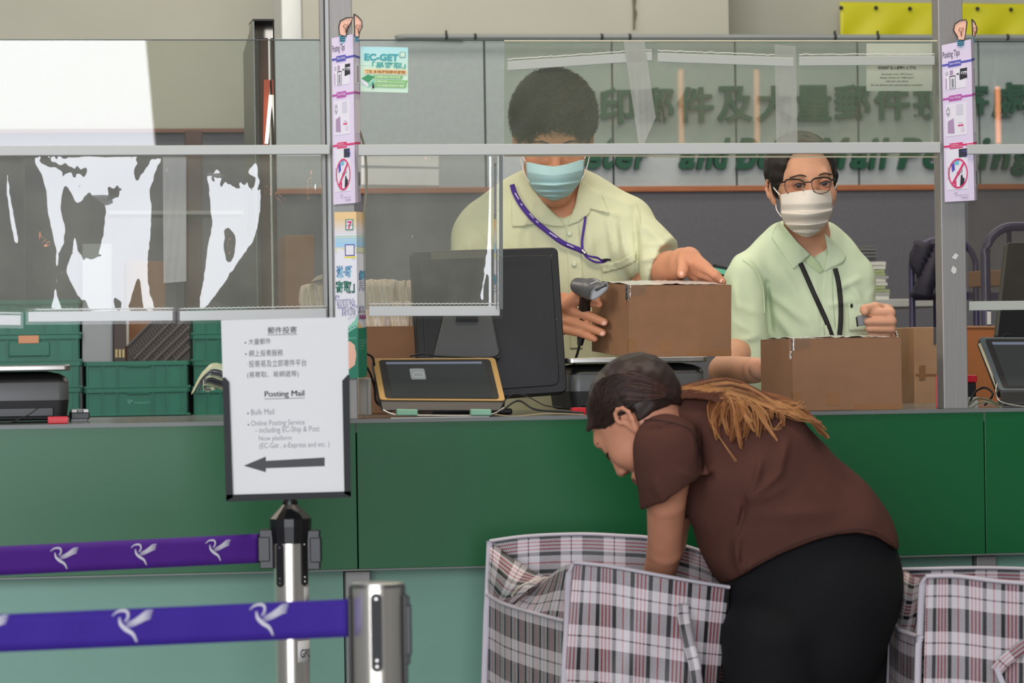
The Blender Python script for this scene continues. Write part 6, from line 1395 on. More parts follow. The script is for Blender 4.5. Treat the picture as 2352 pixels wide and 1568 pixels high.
for _ in range(3200):
    a = rs_.uniform(0, 2*math.pi); z = rs_.uniform(-.3, 1); r_ = math.sqrt(max(0, 1-z*z)); nl = Vector((r_*math.cos(a), r_*math.sin(a), z)); Pw = T(Vector((nl.x*.081, .018+nl.y*.098, .050+nl.z*.084)))
    if abs(H2(np.array([Pw], np.float32))[0]) > .005 or (nl.y < -.25 and nl.z < .62): continue
    nw = (R2h @ nl).normalized(); tg = Vector((rs_.normal()*.4, .2, -1)); tg = (tg-nw*tg.dot(nw)).normalized(); L = rs_.uniform(.008, .014)
    paths.append([np.array(Pw-nw*.003), np.array(Pw+nw*L*.15+tg*L*.5), np.array(Pw+nw*L*.12+tg*L)])
obj('hair_strands', strands(paths, .0008, .00025), m_hair, o2)
mk2 = mask_('face_mask', [(1791,447),(1793,470),(1795,498),(1812,524),(1838,541)], [(1861,436),(1857,468),(1854,500),(1853,524),(1853,545)], [(1913,439),(1912,465),(1910,490),(1894,520),(1868,541)], [7.384, 7.364, 7.364, 7.380, 7.405], [.056, .066, .02], m_maskw, c2, (.40, .64, .84), 0.0095)
for pts in ([(1791,448,7.445),(1781,436,7.46),(1772,424,7.50)], [(1795,498,7.445),(1784,482,7.46),(1782,470,7.49)], [(1913,440,7.445),(1919,432,7.46),(1922,420,7.50)], [(1911,478,7.445),(1915,470,7.46),(1918,460,7.49)]):
    obj('ear_loop', MB().tube(catmull([W(*p) for p in pts], 10), .0014, 6), m_strap, mk2, smooth=True)
# glasses: a thing of their own worn on the face
gl = thing('glasses', 'thin black half-rim glasses worn above the white mask', 'glasses', W(1855, 440, 7.37)); m_gf = mat('black_glasses_frame', '#191512', .3)
lens = clear('spectacle_lens', tint='#f2e6e0', haze=.0, refl=.7)
for pts, d_ in (([(1803,418),(1806,414),(1822,412),(1838,414),(1847,419),(1846,432),(1840,443),(1824,449),(1810,444),(1803,432)], 7.395), ([(1864,416),(1870,411),(1886,408),(1902,409),(1909,414),(1907,430),(1901,440),(1886,445),(1873,442),(1866,432)], 7.375)):
    pp_ = [W(x, y, d_+abs(x-1855)*.0004) for x, y in pts]; C_ = catmull(pp_+[pp_[0]], 48); obj('rim', MB().tube(C_, .0009, 6), m_gf, gl, smooth=True); obj('lens', fan(C_[:-1]), lens, gl)
    obj('brow_bar', MB().tube(catmull([p+Vector((0, -.001, .0006)) for p in pp_[:5]], 16), .0019, 8), m_gf, gl, smooth=True)
obj('bridge', MB().tube(catmull([W(1847, 420, 7.385), W(1855, 418, 7.378), W(1864, 418, 7.379)], 8), .0016, 8), m_gf, gl, smooth=True)
obj('temple', MB().tube([W(1804, 417, 7.417), W(1790, 420, 7.43), W(1776, 427, 7.49)], .0019, 8), m_gf, gl, smooth=True); obj('temple', MB().tube([W(1908, 413, 7.398), W(1918, 412, 7.41), W(1921, 414, 7.49)], .0022, 8), m_gf, gl, smooth=True)
obj('nose_pad', MB().ell((0, 0, 0), (.0015, .003, .004), Matrix.Translation(W(1845, 436, 7.375))), m_bsteel, gl)
# shirt 2
S2 = Body(); S2.ell(w(1850, 700, 7.62), (.150, .112, .20), 0); S2.ell(w(1860, 860, 7.62), (.150, .118, .24), .05); S2.cap(w(1728, 640, 7.56), w(1950, 655, 7.60), .050, .046, .03)
S2.cap(w(1800, 560, 7.60), w(1722, 618, 7.57), .038, .034, .04); S2.cap(w(1905, 568, 7.60), w(1962, 628, 7.60), .034, .034, .04)
Sl = Body(); Sl.cap(w(1712, 650, 7.53), w(1716, 850, 7.44), .054, .048, 0); Sl.plane(w(1718, 834, 7.46), Vector((.12, 0, -1)), 'i', 0); S2.other(Sl, 0, 'u', .016)
S2.cap(w(1955, 655, 7.59), w(1972, 735, 7.56), .046, .040, .02)
S2.ell(w(1862, 548, 7.44), (.040, .14, .060), .012, 's'); S2.cap(w(1872, 575, 7.45), w(1893, 622, 7.47), .034, .003, .012, 's')
S2.post.append(creases([(1760,650,1772,760,6,-.008),(1730,600,1762,650,7,-.004),(1775,680,1850,740,9,.004),(1780,720,1840,800,10,.004),(1905,700,1960,690,8,.004),(1930,660,1975,640,8,.005),(1935,700,1925,790,8,.005),(1700,700,1735,720,9,.004),(1690,740,1740,770,9,.004),(1700,780,1740,775,7,.004),(1680,640,1700,720,10,.004),(1800,620,1830,680,9,.003),(1960,660,1985,700,7,.005),(1895,720,1905,800,7,.005),(1870,640,1880,760,6,.003)])); S2.post.append(ripple(.0020, 42, 3, (1, .6, .5)))
sh2 = bodymesh('shirt', S2, .0046, m_shirt2, c2, 1)
C2s = Body(); C2s.ops = [('ot', S2, 0, None, None, 0, 'u', None), ('cap', V3(w(1850, 500, 7.55)), V3(w(1868, 600, 7.60)), .058, .062, .02, 'u', None)]
drape_poly('collar', [(1787,509),(1800,520),(1830,555),(1861,584),(1822,619),(1800,585),(1772,545),(1776,530)], C2s, .004, m_shirt2, sh2, 7.2, 7.75, 4, .002)
drape_poly('collar', [(1894,536),(1912,552),(1936,578),(1944,590),(1938,603),(1915,612),(1894,624),(1897,600),(1903,582),(1899,560)], C2s, .004, m_shirt2, sh2, 7.2, 7.75, 4, .002)
drape_poly('collar_stand_shade', [(1861,584),(1880,600),(1893,622),(1884,628),(1864,614),(1848,598)], C2s, .0015, mat('mint_shirt_shaded', '#bcd4a8', .8), c2, 7.2, 7.75, 4, .001)  # shade under the left collar, put into a slightly darker shirt colour
drape_poly('placket', [(1892,622),(1912,614),(1915,700),(1925,800),(1895,800),(1888,700)], S2, .0016, m_shirt2, sh2, 7.2, 7.75, 5, .0012)
drape_poly('pocket', [(1948,698),(1990,704),(1990,760),(1950,760)], S2, .0022, m_shirt2, sh2, 7.2, 7.75, 4, .0014)
P, _ = drape(S2, [1956], [702], 7.2, 7.75, .003); obj('pen_tip', MB().ell((0, 0, 0), (.003, .003, .005), Matrix.Translation(P[0])), m_blackm, c2)
P, _ = drape(S2, [1965], [702], 7.2, 7.75, .004); obj('pen_clip', MB().box((-.0008, -.001, -.012), (.0008, .001, .004), Matrix.Translation(P[0])), m_bsteel, c2)
drape_band('seam', [(1706,596),(1735,620),(1752,660),(1756,720)], 2.2, S2, .001, m_shirt2, sh2, 7.2, 7.75, .0014)
ly = thing('lanyard', 'plain black lanyard hanging on the chest of the man in glasses', 'lanyard', W(1915, 770, 7.5)); m_lb = mat('black_lanyard', '#141414', .7)
drape_band('strap', [(1838,604),(1850,630),(1872,680),(1895,730),(1912,775),(1922,800)], 11, S2, .0035, m_lb, ly, 7.2, 7.75, .0012); drape_band('strap', [(1918,616),(1926,650),(1931,700),(1930,750),(1924,800)], 11, S2, .0035, m_lb, ly, 7.2, 7.75, .0012)
ph = thing('small_device', 'small grey device with a black edge pinched in the raised hand', 'device', W(1982, 746, 7.17)); M_ = Matrix.Translation(W(1984, 735, 7.185)) @ Matrix.Rotation(R(-6), 4, 'Y'); obj('body', MB().box((-.014, -.004, -.0115), (.02, .004, .0115), M_), m_mgrey, ph, bevel=.0015); obj('dark_edge', MB().box((-.0165, -.0045, -.012), (-.0135, .0045, .0085), M_), m_blackm, ph, bevel=.0008)
wt = thing('wrist_watch', 'steel watch strap on the raised wrist behind the parcel', 'watch', W(2042, 768, 7.26)); c_ = W(2033, 774, 7.265); ax = (W(2032, 778, 7.27)-W(2036, 736, 7.215)).normalized(); Mw = Matrix.Translation(c_) @ ax.to_track_quat('Z', 'Y').to_matrix().to_4x4()
for k in range(22): a = 2*math.pi*k/22; obj('link', MB().box((-.003, -.0018, -.005), (.003, .0018, .005), Mw @ Matrix.Rotation(a, 4, 'Z') @ Matrix.Translation((0, -.0262, 0))), m_bsteel, wt)

# ================================================================ woman bending over the bag
ww = lambda x, y, d: W(x, y, d-.12)
wm = thing('person', 'woman in a brown T-shirt and black trousers bending down into the plaid bag', 'person', (W(1860, 1500, 5.8).x, 5.8, 0))
fw_ = Vector((-.55, .30, -.78)).normalized(); up_ = Vector((-.715, .30, .62)); up_ = (up_-fw_*up_.dot(fw_)).normalized(); yy = -fw_; xx = yy.cross(up_).normalized()
Mw_ = Matrix.Translation(W(1478, 953, 5.62)) @ Matrix(((xx.x, yy.x, up_.x, 0), (xx.y, yy.y, up_.y, 0), (xx.z, yy.z, up_.z, 0), (0, 0, 0, 1)))
B3 = Body(); Tw, Rw = head(B3, Mw_, .96, 1.0, 1.0, (.002, -.012, -.004, .84), cran=((0, .002, .022), (.070, .082, .074)))
B3.cap(ww(1500, 968, 5.76), ww(1590, 1010, 5.80), .038, .040, .02); B3.cap(ww(1610, 1040, 5.80), ww(1850, 1210, 5.82), .055, .09, .03)
B3.cap(ww(1545, 1050, 5.69), ww(1530, 1150, 5.72), .036, .033, .006); B3.cap(ww(1530, 1150, 5.72), ww(1528, 1262, 5.80), .0330, .0295, .003); B3.cap(ww(1528, 1262, 5.80), ww(1508, 1345, 5.89), .0295, .026, .003); B3.cap(ww(1508, 1345, 5.89), ww(1470, 1440, 5.92), .026, .018, .003)
B3.cap(ww(1580, 1080, 5.93), ww(1532, 1250, 6.0), .034, .028, .006); B3.cap(ww(1530, 1250, 6.0), ww(1480, 1420, 5.99), .03, .02, .02)
for k in range(4): B3.cap(ww(1466+9*k, 1438, 5.93-.01*k), ww(1456+9*k, 1485, 5.94), .0085, .007, .006)
B3.cap(ww(1490, 1430, 5.90), ww(1500, 1465, 5.90), .010, .008, .006)
B3.ell(ww(1866, 1350, 5.82), (.11, .12, .12), .05); B3.cap(ww(1775, 1480, 5.77), ww(1768, 1900, 5.75), .055, .045, .01); B3.cap(ww(1930, 1480, 5.90), ww(1930, 1900, 5.92), .05, .045, .01)
bodymesh('body', B3, .0034, m_skin3, wm, 1, lo=np.array(W(1300, 1650, 5.4))-np.array([.0, 0, 0]), hi=np.array(W(2150, 800, 6.05)))
T = Tw
near = 1 if (Rw @ Vector((1, 0, 0))).y < 0 else -1
for sx_ in (-1, 1):
    obj('lash_line', MB().tube(catmull([T((.016*sx_, -.089, -.001)), T((.031*sx_, -.0925, -.0035)), T((.047*sx_, -.083, .0)), T((.051*sx_, -.079, -.002))], 10), [.0008+.0012*min(1, i/5) for i in range(10)], 6), m_iris, wm, smooth=True)
    obj('eyebrow', MB().tube(catmull([T((.014*sx_, -.0905, .024)), T((.030*sx_, -.0905, .029)), T((.050*sx_, -.076, .024))], 10), [.001, .0018, .002, .002, .002, .002, .0018, .0014, .001, .0006], 6, flat=.6), mat('soft_brow', '#5a3b2e', .8), wm, smooth=True)
    obj('nostril', MB().ell((0, 0, 0), (.0026, .004, .0012), Matrix.Translation(T((.008*sx_, -.1015, -.0355))) @ Rw.to_4x4(), 10, 8), m_iris, wm)
for z, r_ in ((-.0565, .0032), (-.063, .0038)): obj('lip', MB().tube(catmull([T((-.021, -.094, z)), T((-.008, -.1015, z+.001)), T((0, -.102, z)), T((.008, -.1015, z+.001)), T((.021, -.094, z))], 14), [r_*math.sin(math.pi*(i+1)/15) for i in range(14)], 8), mat('lip_rose', '#9c5a50', .5), wm, smooth=True)
# hair cap swept to the tie
H3 = Body(); H3.ell(T((0, .006, .026)), (.0745, .0865, .0785), 0, 'u', Rw); H3.cap(ww(1478, 905, 5.78), ww(1548, 905, 5.80), .045, .012, .05)
H3.cap(ww(1365, 960, 5.73), ww(1352, 984, 5.72), .010, .005, .01)
H3.post.append(px_cut([(1330,1000),(1345,996),(1360,986),(1392,984),(1405,974),(1414,955),(1420,938),(1440,930),(1456,944),(1464,972),(1500,945),(1540,930),(1700,930)], 1, 5.7)); H3.post.append(ripple(.0008, 160, 5))
bodymesh('hair', H3, .003, m_hairw, wm)
r6 = np.random.default_rng(12)
def draped(paths_px, B, d0, d1, off, r0, r1, m, name, parent, n=12, jit=.0):
    allp = []; X = []; Y = []
    for pts in paths_px:
        c = catmull([Vector((x, y, 0)) for x, y in pts], n); X += [p.x for p in c]; Y += [p.y for p in c]
    P, hit = drape(B, X, Y, d0, d1, off, 60); out = []
    for k in range(len(paths_px)):
        A = P[k*n:(k+1)*n].copy(); h = hit[k*n:(k+1)*n]; D = A[:, 1].copy()
        if not h.any(): continue
        D[~h] = np.interp(np.nonzero(~h)[0], np.nonzero(h)[0], D[h]); D = np.convolve(np.pad(D, 1, mode='edge'), [.25, .5, .25], 'valid'); D -= r6.uniform(0, .006)+.001
        cc = catmull([Vector((x, y, 0)) for x, y in paths_px[k]], n); out.append([np.array(W(p.x, p.y, dd)) for p, dd in zip(cc, D)])
    return obj(name, strands(out, r0, r1), m, parent)
hp = []
for k in range(420):                                 # combed back from the hairline to the tie
    f = r6.uniform(0, 1)
    if f < .5: g = f*2; s0 = (1346+g*55, 992-g*12-10*math.sin(g*3)); 
    else: g = (f-.5)*2; s0 = (1402+g*60, 972-g*30)
    hgt = r6.uniform(0, 1); mid1 = (1372+60*g+40*(1-hgt)*0, 870+hgt*70+g*15); mid2 = (1450+20*g, 858+hgt*60+5*g)
    hp.append([(s0[0], s0[1]), ((s0[0]+mid1[0])/2-6*(1-g), (s0[1]+mid1[1])/2), mid1, mid2, (1546+r6.normal()*2, 905+r6.normal()*5)])
draped(hp, H3, 5.35, 5.9, .0005, .0008, .0006, m_hairw, 'hair_strands', wm, 14)
hp = []
for k in range(120):
    y = r6.uniform(0, 1); hp.append([(1410+70*r6.uniform(), 852+y*70), (1440, 852+y*66), (1500, 872+y*45), (1548+r6.normal()*2, 904+r6.normal()*4)])
draped(hp, H3, 5.35, 5.9, .0012, .0006, .0004, mat('mid_brown_hair', '#44291f', .5), 'hair_strands', wm, 12)
# brown shirt
S3 = Body(); S3.cap(ww(1590, 1010, 5.80), ww(1720, 1075, 5.80), .078, .118, 0); S3.cap(ww(1735, 1120, 5.80), ww(1790, 1195, 5.82), .124, .140, .03); S3.cap(ww(1790, 1195, 5.82), ww(1868, 1240, 5.82), .140, .125, .03); S3.ell(ww(1885, 1285, 5.82), (.135, .125, .135), .03)
S3.cap(ww(1522, 972, 5.75), ww(1640, 966, 5.82), .045, .047, .04); S3.cap(ww(1510, 985, 5.80), ww(1560, 990, 5.88), .04, .05, .03)
Sl = Body(); Sl.cap(ww(1534, 1032, 5.66), ww(1552, 1190, 5.71), .060, .0565, 0); Sl.plane(ww(1548, 1133, 5.62), Vector((.50, 0, -.86)) , 'i', 0); S3.other(Sl, 0, 'u', .018)
S3.cap(ww(1570, 1040, 5.94), ww(1560, 1120, 5.94), .06, .055, .03)
S3.post.append(creases([(1748,1055,1735,1110,8,.006),(1735,1110,1712,1150,7,.006),(1808,1010,1790,1090,9,.005),(1790,1090,1722,1150,8,.006),(1712,1155,1692,1230,7,-.010),(1700,1165,1690,1290,10,.006),(1720,1160,1800,1120,12,.004),(1604,985,1612,1080,6,-.010),(1640,1060,1620,1130,10,.004),(1690,1260,1700,1315,7,.006),(1730,1180,1900,1180,16,.004),(1480,990,1560,975,6,-.004),(1500,1100,1530,1160,10,.003),(1560,1080,1600,1100,8,.003),(1720,1290,1720,1320,8,.004)])); S3.post.append(ripple(.0022, 26, 6))
S3.post.append(px_cut([(1500,1330),(1660,1345),(1705,1321),(1750,1294),(1801,1268),(1872,1240),(1920,1228),(1968,1223),(2015,1233),(2063,1264),(2100,1290)], 1, 5.8))
hem = px_cut([(1400,1178),(1484,1176),(1500,1170),(1570,1125),(1612,1094),(1613,1500),(2200,1500)], 1, 5.6)
sh3 = bodymesh('tshirt', S3, .0046, m_brown, wm, 2)
drape_band('sleeve_seam', [(1457,974),(1475,966),(1500,963),(1540,970),(1585,985),(1603,1020),(1610,1075)], 2.6, S3, .0008, mat('brown_seam', '#34201b', .9), sh3, 5.3, 5.9, .0012)
drape_band('hem_stitch', [(1708,1312),(1750,1286),(1801,1260),(1872,1232),(1968,1215),(2015,1225),(2050,1248)], 1.6, S3, .0008, mat('brown_seam', ''), sh3, 5.3, 5.9, .0008)
P3 = Body(); P3.ell(ww(1868, 1330, 5.83), (.150, .135, .14), 0); P3.cap(ww(1853, 1390, 5.82), ww(1850, 1450, 5.82), .141, .138, .05)
P3.cap(ww(1768, 1470, 5.73), ww(1768, 2300, 5.75), .083, .055, .02); P3.cap(ww(1945, 1480, 5.90), ww(1935, 2300, 5.92), .070, .055, .02); P3.post.append(ripple(.0012, 30, 2)); P3.post.append(px_cut([(1600,1300),(1700,1290),(1801,1240),(1872,1212),(1968,1195),(2063,1235),(2100,1260)], -1, 5.8))
bodymesh('trousers', P3, .006, m_pants, wm, 2)
for k, (x, d_) in enumerate(((1768, 5.63), (1935, 5.80))):
    c = W(x, 1500, d_); obj('shoe', MB().box((c.x-.13, d_-.045, 0), (c.x+.09, d_+.045, .07)), m_blackm, wm, bevel=.03, seg=4, smooth='auto'); obj('trouser_leg', MB().tube([(c.x+.0, d_, .0+.06), (c.x, d_, W(x, 2200, d_).z+.05)], [.05, .056], 16), m_pants, wm, smooth=True)
# ponytail: golden lengths falling across her back, in locks that part and curl
hg = []; hl = []; hm_ = []
locks = [(1632,985,-6),(1642,1012,-10),(1652,978,6),(1668,1000,-8),(1682,1016,8),(1698,1030,-6),(1712,1008,10),(1700,968,6),(1728,992,-10),(1742,1004,6),(1762,992,12),(1780,1012,-8),(1775,962,8),(1800,978,8),(1818,956,-5),(1846,958,6),(1868,972,6),(1884,988,3),(1902,1004,2),(1852,940,3),(1895,985,2)]
for li, (ex, ey, cu_) in enumerate(locks):
    f = (ex-1630)/272; c0 = (1612+f*85+r6.normal()*4, 897-12*math.sin(f*2.2)); c1 = (1648+f*165+r6.normal()*5, 902+f*f*38+r6.uniform(0, 12)); w0 = 9+r6.uniform(0, 7)
    for k in range(int(r6.uniform(22, 40))):
        o = r6.normal()*.6; m2 = (c1[0]*.45+ex*.55+cu_*1.2+o*w0*.8, c1[1]*.5+ey*.5-6+o*w0*.5); tip = r6.uniform(.0, 1)**2*26
        path = [(1551+r6.normal()*3, 903+r6.normal()*5), (c0[0]+o*w0*.4, c0[1]+o*w0+r6.normal()*2), (c1[0]+o*w0*.8, c1[1]+o*w0*.9), m2, (ex+o*4-cu_*.4-(ex-m2[0])*tip/60, ey+o*3-tip)]
        u_ = r6.uniform(); (hg if u_ < .5 else hl if u_ < .72 else hm_).append(path)
for k in range(90):
    e = r6.uniform(.5, 1); hg.append([(1556, 900+r6.normal()*4), (1640, 892+r6.uniform(-3, 10)), (1740, 900+r6.uniform(-4, 10)), (1820+20*e, 930+r6.uniform(-2, 12)), (1850+54*e, 962+44*e+r6.normal()*4)])
for k in range(60): hg.append([(1556, 900+r6.normal()*4), (1600+r6.normal()*6, 893+r6.normal()*4), (1640+r6.normal()*8, 892+r6.normal()*5), (1680+40*r6.uniform(), 905+r6.uniform(-6, 25))])
hair = Body(); hair.ops = [('ot', S3, .006, None, None, 0, 'u', None), ('cap', V3(ww(1552, 903, 5.80)), V3(ww(1660, 925, 5.80)), .012, .026, .02, 'u', None)]
draped(hg, hair, 5.3, 5.9, .003, .0011, .0006, m_hairg, 'ponytail', wm, 14); draped(hl, hair, 5.3, 5.9, .005, .0010, .0005, m_hairg2, 'ponytail', wm, 14); draped(hm_, hair, 5.3, 5.9, .002, .0011, .0006, m_hairm, 'ponytail', wm, 14)
hp = [[(1548, 900+8*r6.normal()*.5), (1562, 896+r6.uniform(0, 14)), (1590, 898+r6.uniform(-4, 16)), (1640+30*r6.uniform(), 905+r6.uniform(-10, 20))] for k in range(55)]; draped(hp, hair, 5.3, 5.9, .006, .0009, .0006, m_hairm, 'ponytail', wm, 9)
hp = [[(1625, 930), (1628, 960), (1650, 1000), (1690+r6.normal()*2, 1058+r6.normal()*3)] for k in range(3)]+[[(1715, 905), (1760, 950), (1775, 985), (1796, 975+r6.normal()*6)] for k in range(4)]; draped(hp, hair, 5.3, 5.9, .005, .0008, .0004, m_hairg2, 'loose_strands', wm, 12)
obj('hair_tie', MB().lathe([(.011, -.006), (.0135, -.003), (.0135, .003), (.011, .006)], 20, Matrix.Translation(W(1549, 904, 5.66)) @ Matrix.Rotation(R(90), 4, 'Y')), m_blackm, wm, smooth=True)
# ---------------------------------------------------------------- plaid woven bags
def plaid():
    m = bpy.data.materials.new('plaid_woven_plastic'); m.use_nodes = True; nt = m.node_tree; b = nt.nodes['Principled BSDF']; N = nt.nodes.new; Lk = nt.links.new
    b.inputs['Roughness'].default_value = .42; b.inputs['Specular IOR Level'].default_value = .4
    uvn = N('ShaderNodeUVMap'); uvn.uv_map = 'uv'; sp = N('ShaderNodeSeparateXYZ'); Lk(uvn.outputs[0], sp.inputs[0])
    wht = (*lin('#c6bec0'), 1); blk = (*lin('#1c1819'), 1); red = (*lin('#a81a34'), 1)
    def ramp(src, per, stops):
        dv = N('ShaderNodeMath'); dv.operation = 'DIVIDE'; dv.inputs[1].default_value = per; Lk(src, dv.inputs[0])
        fr = N('ShaderNodeMath'); fr.operation = 'FRACT'; Lk(dv.outputs[0], fr.inputs[0])
        r = N('ShaderNodeValToRGB'); r.color_ramp.interpolation = 'CONSTANT'; e = r.color_ramp.elements; e[0].position = 0; e[0].color = stops[0][1]; e[1].position = stops[1][0]; e[1].color = stops[1][1]
        for p, c in stops[2:]: q = e.new(p); q.color = c
        Lk(fr.outputs[0], r.inputs[0]); return r.outputs[0]
    warp = ramp(sp.outputs[0], .061, [(0, blk), (.11, wht), (.175, red), (.215, wht), (.28, red), (.32, wht), (.385, red), (.425, wht), (.49, blk), (.60, wht), (.785, red), (.82, wht)])
    weft = ramp(sp.outputs[1], .077, [(0, wht), (.225, blk), (.26, wht), (.5, blk)])
    ck = N('ShaderNodeTexChecker'); ck.inputs['Scale'].default_value = 560; mp = N('ShaderNodeMapping'); Lk(uvn.outputs[0], mp.inputs[0]); Lk(mp.outputs[0], ck.inputs['Vector'])
    mx = N('ShaderNodeMix'); mx.data_type = 'RGBA'; Lk(ck.outputs['Fac'], mx.inputs[0]); Lk(warp, mx.inputs[6]); Lk(weft, mx.inputs[7]); Lk(mx.outputs[2], b.inputs['Base Color'])
    bp = N('ShaderNodeBump'); bp.inputs['Strength'].default_value = .3; bp.inputs['Distance'].default_value = .0006; Lk(ck.outputs['Fac'], bp.inputs['Height']); Lk(bp.outputs[0], b.inputs['Normal'])
    return m
m_plaid = plaid(); m_pipe2 = mat('pale_mauve_piping', '#bab3ba', .7, bump=.2, bscale=500)
def panel(name, Tp, Bt, parent, swap=False, n=40, m_=30, sag=.004, seed=0, u0=0, v0=0, mid=None, curve=0):
    """sheet between a top edge and a bottom edge, both given as (px, py, depth) lists"""
    T_ = catmull([W(*p) for p in Tp], n); B_ = catmull([W(*p) for p in Bt], n); Md = catmull([W(*p) for p in mid], n) if mid else None; r_ = random.Random(seed); ks = [(r_.uniform(2, 9), r_.uniform(2, 9), r_.uniform(0, 6)) for _ in range(5)]
    V = []; UV = []; lu = [0]
    for i in range(1, n): lu.append(lu[-1]+((T_[i]-T_[i-1]).length+(B_[i]-B_[i-1]).length)/2)
    for j in range(m_):
        f = j/(m_-1)
        for i in range(n):
            if Md: l0 = (1-f)*(1-2*f); l1 = 4*f*(1-f); l2 = f*(2*f-1); p = T_[i]*l0+Md[i]*l1+B_[i]*l2
            else: p = T_[i].lerp(B_[i], f)
            wv = sum(math.sin(a*i/n*2+b*f*2+c) for a, b, c in ks)/3*sag*math.sin(math.pi*min(1, f*1.3+.05))**.5 if f < .74 else sum(math.sin(a*i/n*2+b*f*2+c) for a, b, c in ks)/3*sag*.8
            p = p+Vector((0, -wv, 0)); V.append(tuple(p)); h = (B_[i]-T_[i]).length*f
            UV.append((v0+h, u0+lu[i]) if swap else (u0+lu[i], v0+h))
    F = [(j*n+i, j*n+i+1, (j+1)*n+i+1, (j+1)*n+i) for j in range(m_-1) for i in range(n-1)]
    return obj(name, (V, F), m_plaid, parent, smooth=True, uvs=UV)
def piping(pts, parent, r_=.006, n=40): return obj('piping', MB().tube(catmull([W(*p) for p in pts], n), r_, 8, flat=.55), m_pipe2, parent, smooth=True)
bg = thing('plaid_bag', 'large open black, red and white plaid bag the woman reaches into', 'bag', (W(1400, 1568, 5.7).x, 5.75, 0))
panel('front_panel', [(1318,1291,5.62),(1400,1300,5.60),(1500,1318,5.59),(1600,1336,5.60),(1674,1348,5.62)], [(1290,2300,5.64),(1400,2300,5.62),(1500,2300,5.61),(1580,2300,5.62),(1640,2300,5.64)], bg, u0=.012, v0=.047, m_=60, seed=1, sag=.007, mid=[(1288,1790,5.60),(1396,1790,5.57),(1490,1795,5.56),(1580,1800,5.57),(1640,1800,5.60)])
panel('back_panel', [(1125,1242,5.99),(1210,1231,5.98),(1330,1226,5.96),(1430,1230,5.95),(1500,1236,5.94),(1600,1262,5.92),(1668,1290,5.92)], [(1135,2180,5.96),(1210,2180,5.96),(1330,2180,5.95),(1430,2180,5.94),(1500,2180,5.93),(1600,2180,5.92),(1650,2180,5.92)], bg, swap=True, u0=.03, v0=.0, m_=60, seed=2)
# left gusset: below the cross seam, then the pushed-in upper flap
panel('side_panel', [(1120,1364,5.98),(1142,1376,5.93),(1165,1387,5.87),(1230,1408,5.76),(1303,1426,5.64)], [(1112,2250,5.98),(1142,2260,5.93),(1165,2270,5.87),(1230,2280,5.76),(1292,2300,5.64)], bg, u0=.02, v0=.02, m_=50, seed=3, sag=.005)
panel('gusset_flap', [(1318,1291,5.62),(1290,1302,5.66),(1262,1322,5.74),(1240,1340,5.79)], [(1303,1426,5.64),(1262,1416,5.70),(1215,1402,5.78),(1178,1390,5.85)], bg, u0=.0, v0=.03, seed=4, sag=.003)
panel('gusset_flap', [(1126,1244,5.99),(1160,1268,5.96),(1205,1300,5.90),(1258,1326,5.80)], [(1120,1364,5.98),(1135,1374,5.95),(1152,1381,5.91),(1175,1388,5.86)], bg, u0=.01, v0=.0, swap=True, seed=5, sag=.002, mid=[(1122,1310,5.96),(1146,1325,5.90),(1178,1342,5.84),(1215,1352,5.78)])
obj('rolled_edge', MB().tube(catmull([W(*p) for p in ((1176,1368,5.82),(1192,1348,5.79),(1222,1334,5.78),(1258,1325,5.79))], 20), .0016, 6), mat('cream_edge', '#c9bfae', .7), bg, smooth=True)
for pts in ([(1125,1242,5.985),(1210,1231,5.975),(1330,1226,5.955),(1430,1230,5.945),(1500,1236,5.935),(1600,1262,5.915),(1668,1290,5.915)], [(1318,1291,5.615),(1400,1300,5.595),(1500,1318,5.585),(1600,1336,5.595),(1674,1348,5.615)], [(1125,1242,5.985),(1120,1364,5.975),(1116,1450,5.975),(1110,1700,5.975),(1108,2200,5.975)], [(1318,1291,5.615),(1306,1330,5.62),(1303,1426,5.63),(1298,1520,5.61),(1292,1700,5.60),(1290,2200,5.63)], [(1120,1364,5.975),(1142,1377,5.925),(1165,1388,5.865),(1230,1408,5.755),(1303,1427,5.632)]): piping(pts, bg)
panel('side_panel', [(1674,1348,5.62),(1670,1320,5.78),(1668,1290,5.92)], [(1640,2300,5.64),(1645,2250,5.78),(1650,2180,5.92)], bg, seed=8)
obj('bottom_board', MB().hexa([W(1290,2300,5.64), W(1640,2300,5.64), W(1650,2180,5.92), W(1112,2250,5.98), W(1290,2290,5.64), W(1640,2290,5.64), W(1650,2170,5.92), W(1112,2240,5.98)]), mat('bag_bottom', '#777076', .7), bg)
def strap_(pts, wd, parent, n=30, u0=.045):
    c = catmull([W(*p) for p in pts], n); V = []; UV = []; L = 0
    for i in range(n):
        t = (c[min(i+1, n-1)]-c[max(i-1, 0)]).normalized(); s_ = t.cross(Vector((0, -1, 0))).normalized(); L += (c[i]-c[i-1]).length if i else 0
        for k in range(5): V.append(tuple(c[i]+s_*wd*(k/4-.5))); UV.append((u0+wd*k/4, L))
    return obj('handle', (V, [(i*5+k, i*5+k+1, i*5+k+6, i*5+k+5) for i in range(n-1) for k in range(4)]), m_plaid, parent, smooth=True, uvs=UV, solid=.003)
strap_([(1568,1388,5.575),(1572,1430,5.555),(1583,1480,5.545),(1597,1540,5.54),(1608,1640,5.54),(1612,1760,5.54)], .019, bg, u0=.051)
b2 = thing('plaid_bag', 'plaid bag at the right edge behind the woman\'s trousers with crumpled corner', 'bag', (W(2200, 1568, 5.6).x, 5.62, 0))
panel('front_panel', [(2128,1322,5.52),(2200,1322,5.5),(2300,1334,5.47),(2460,1345,5.42)], [(2100,2300,5.53),(2200,2300,5.5),(2300,2300,5.47),(2460,2300,5.42)], b2, u0=.046, v0=.062, m_=60, seed=11, sag=.004)
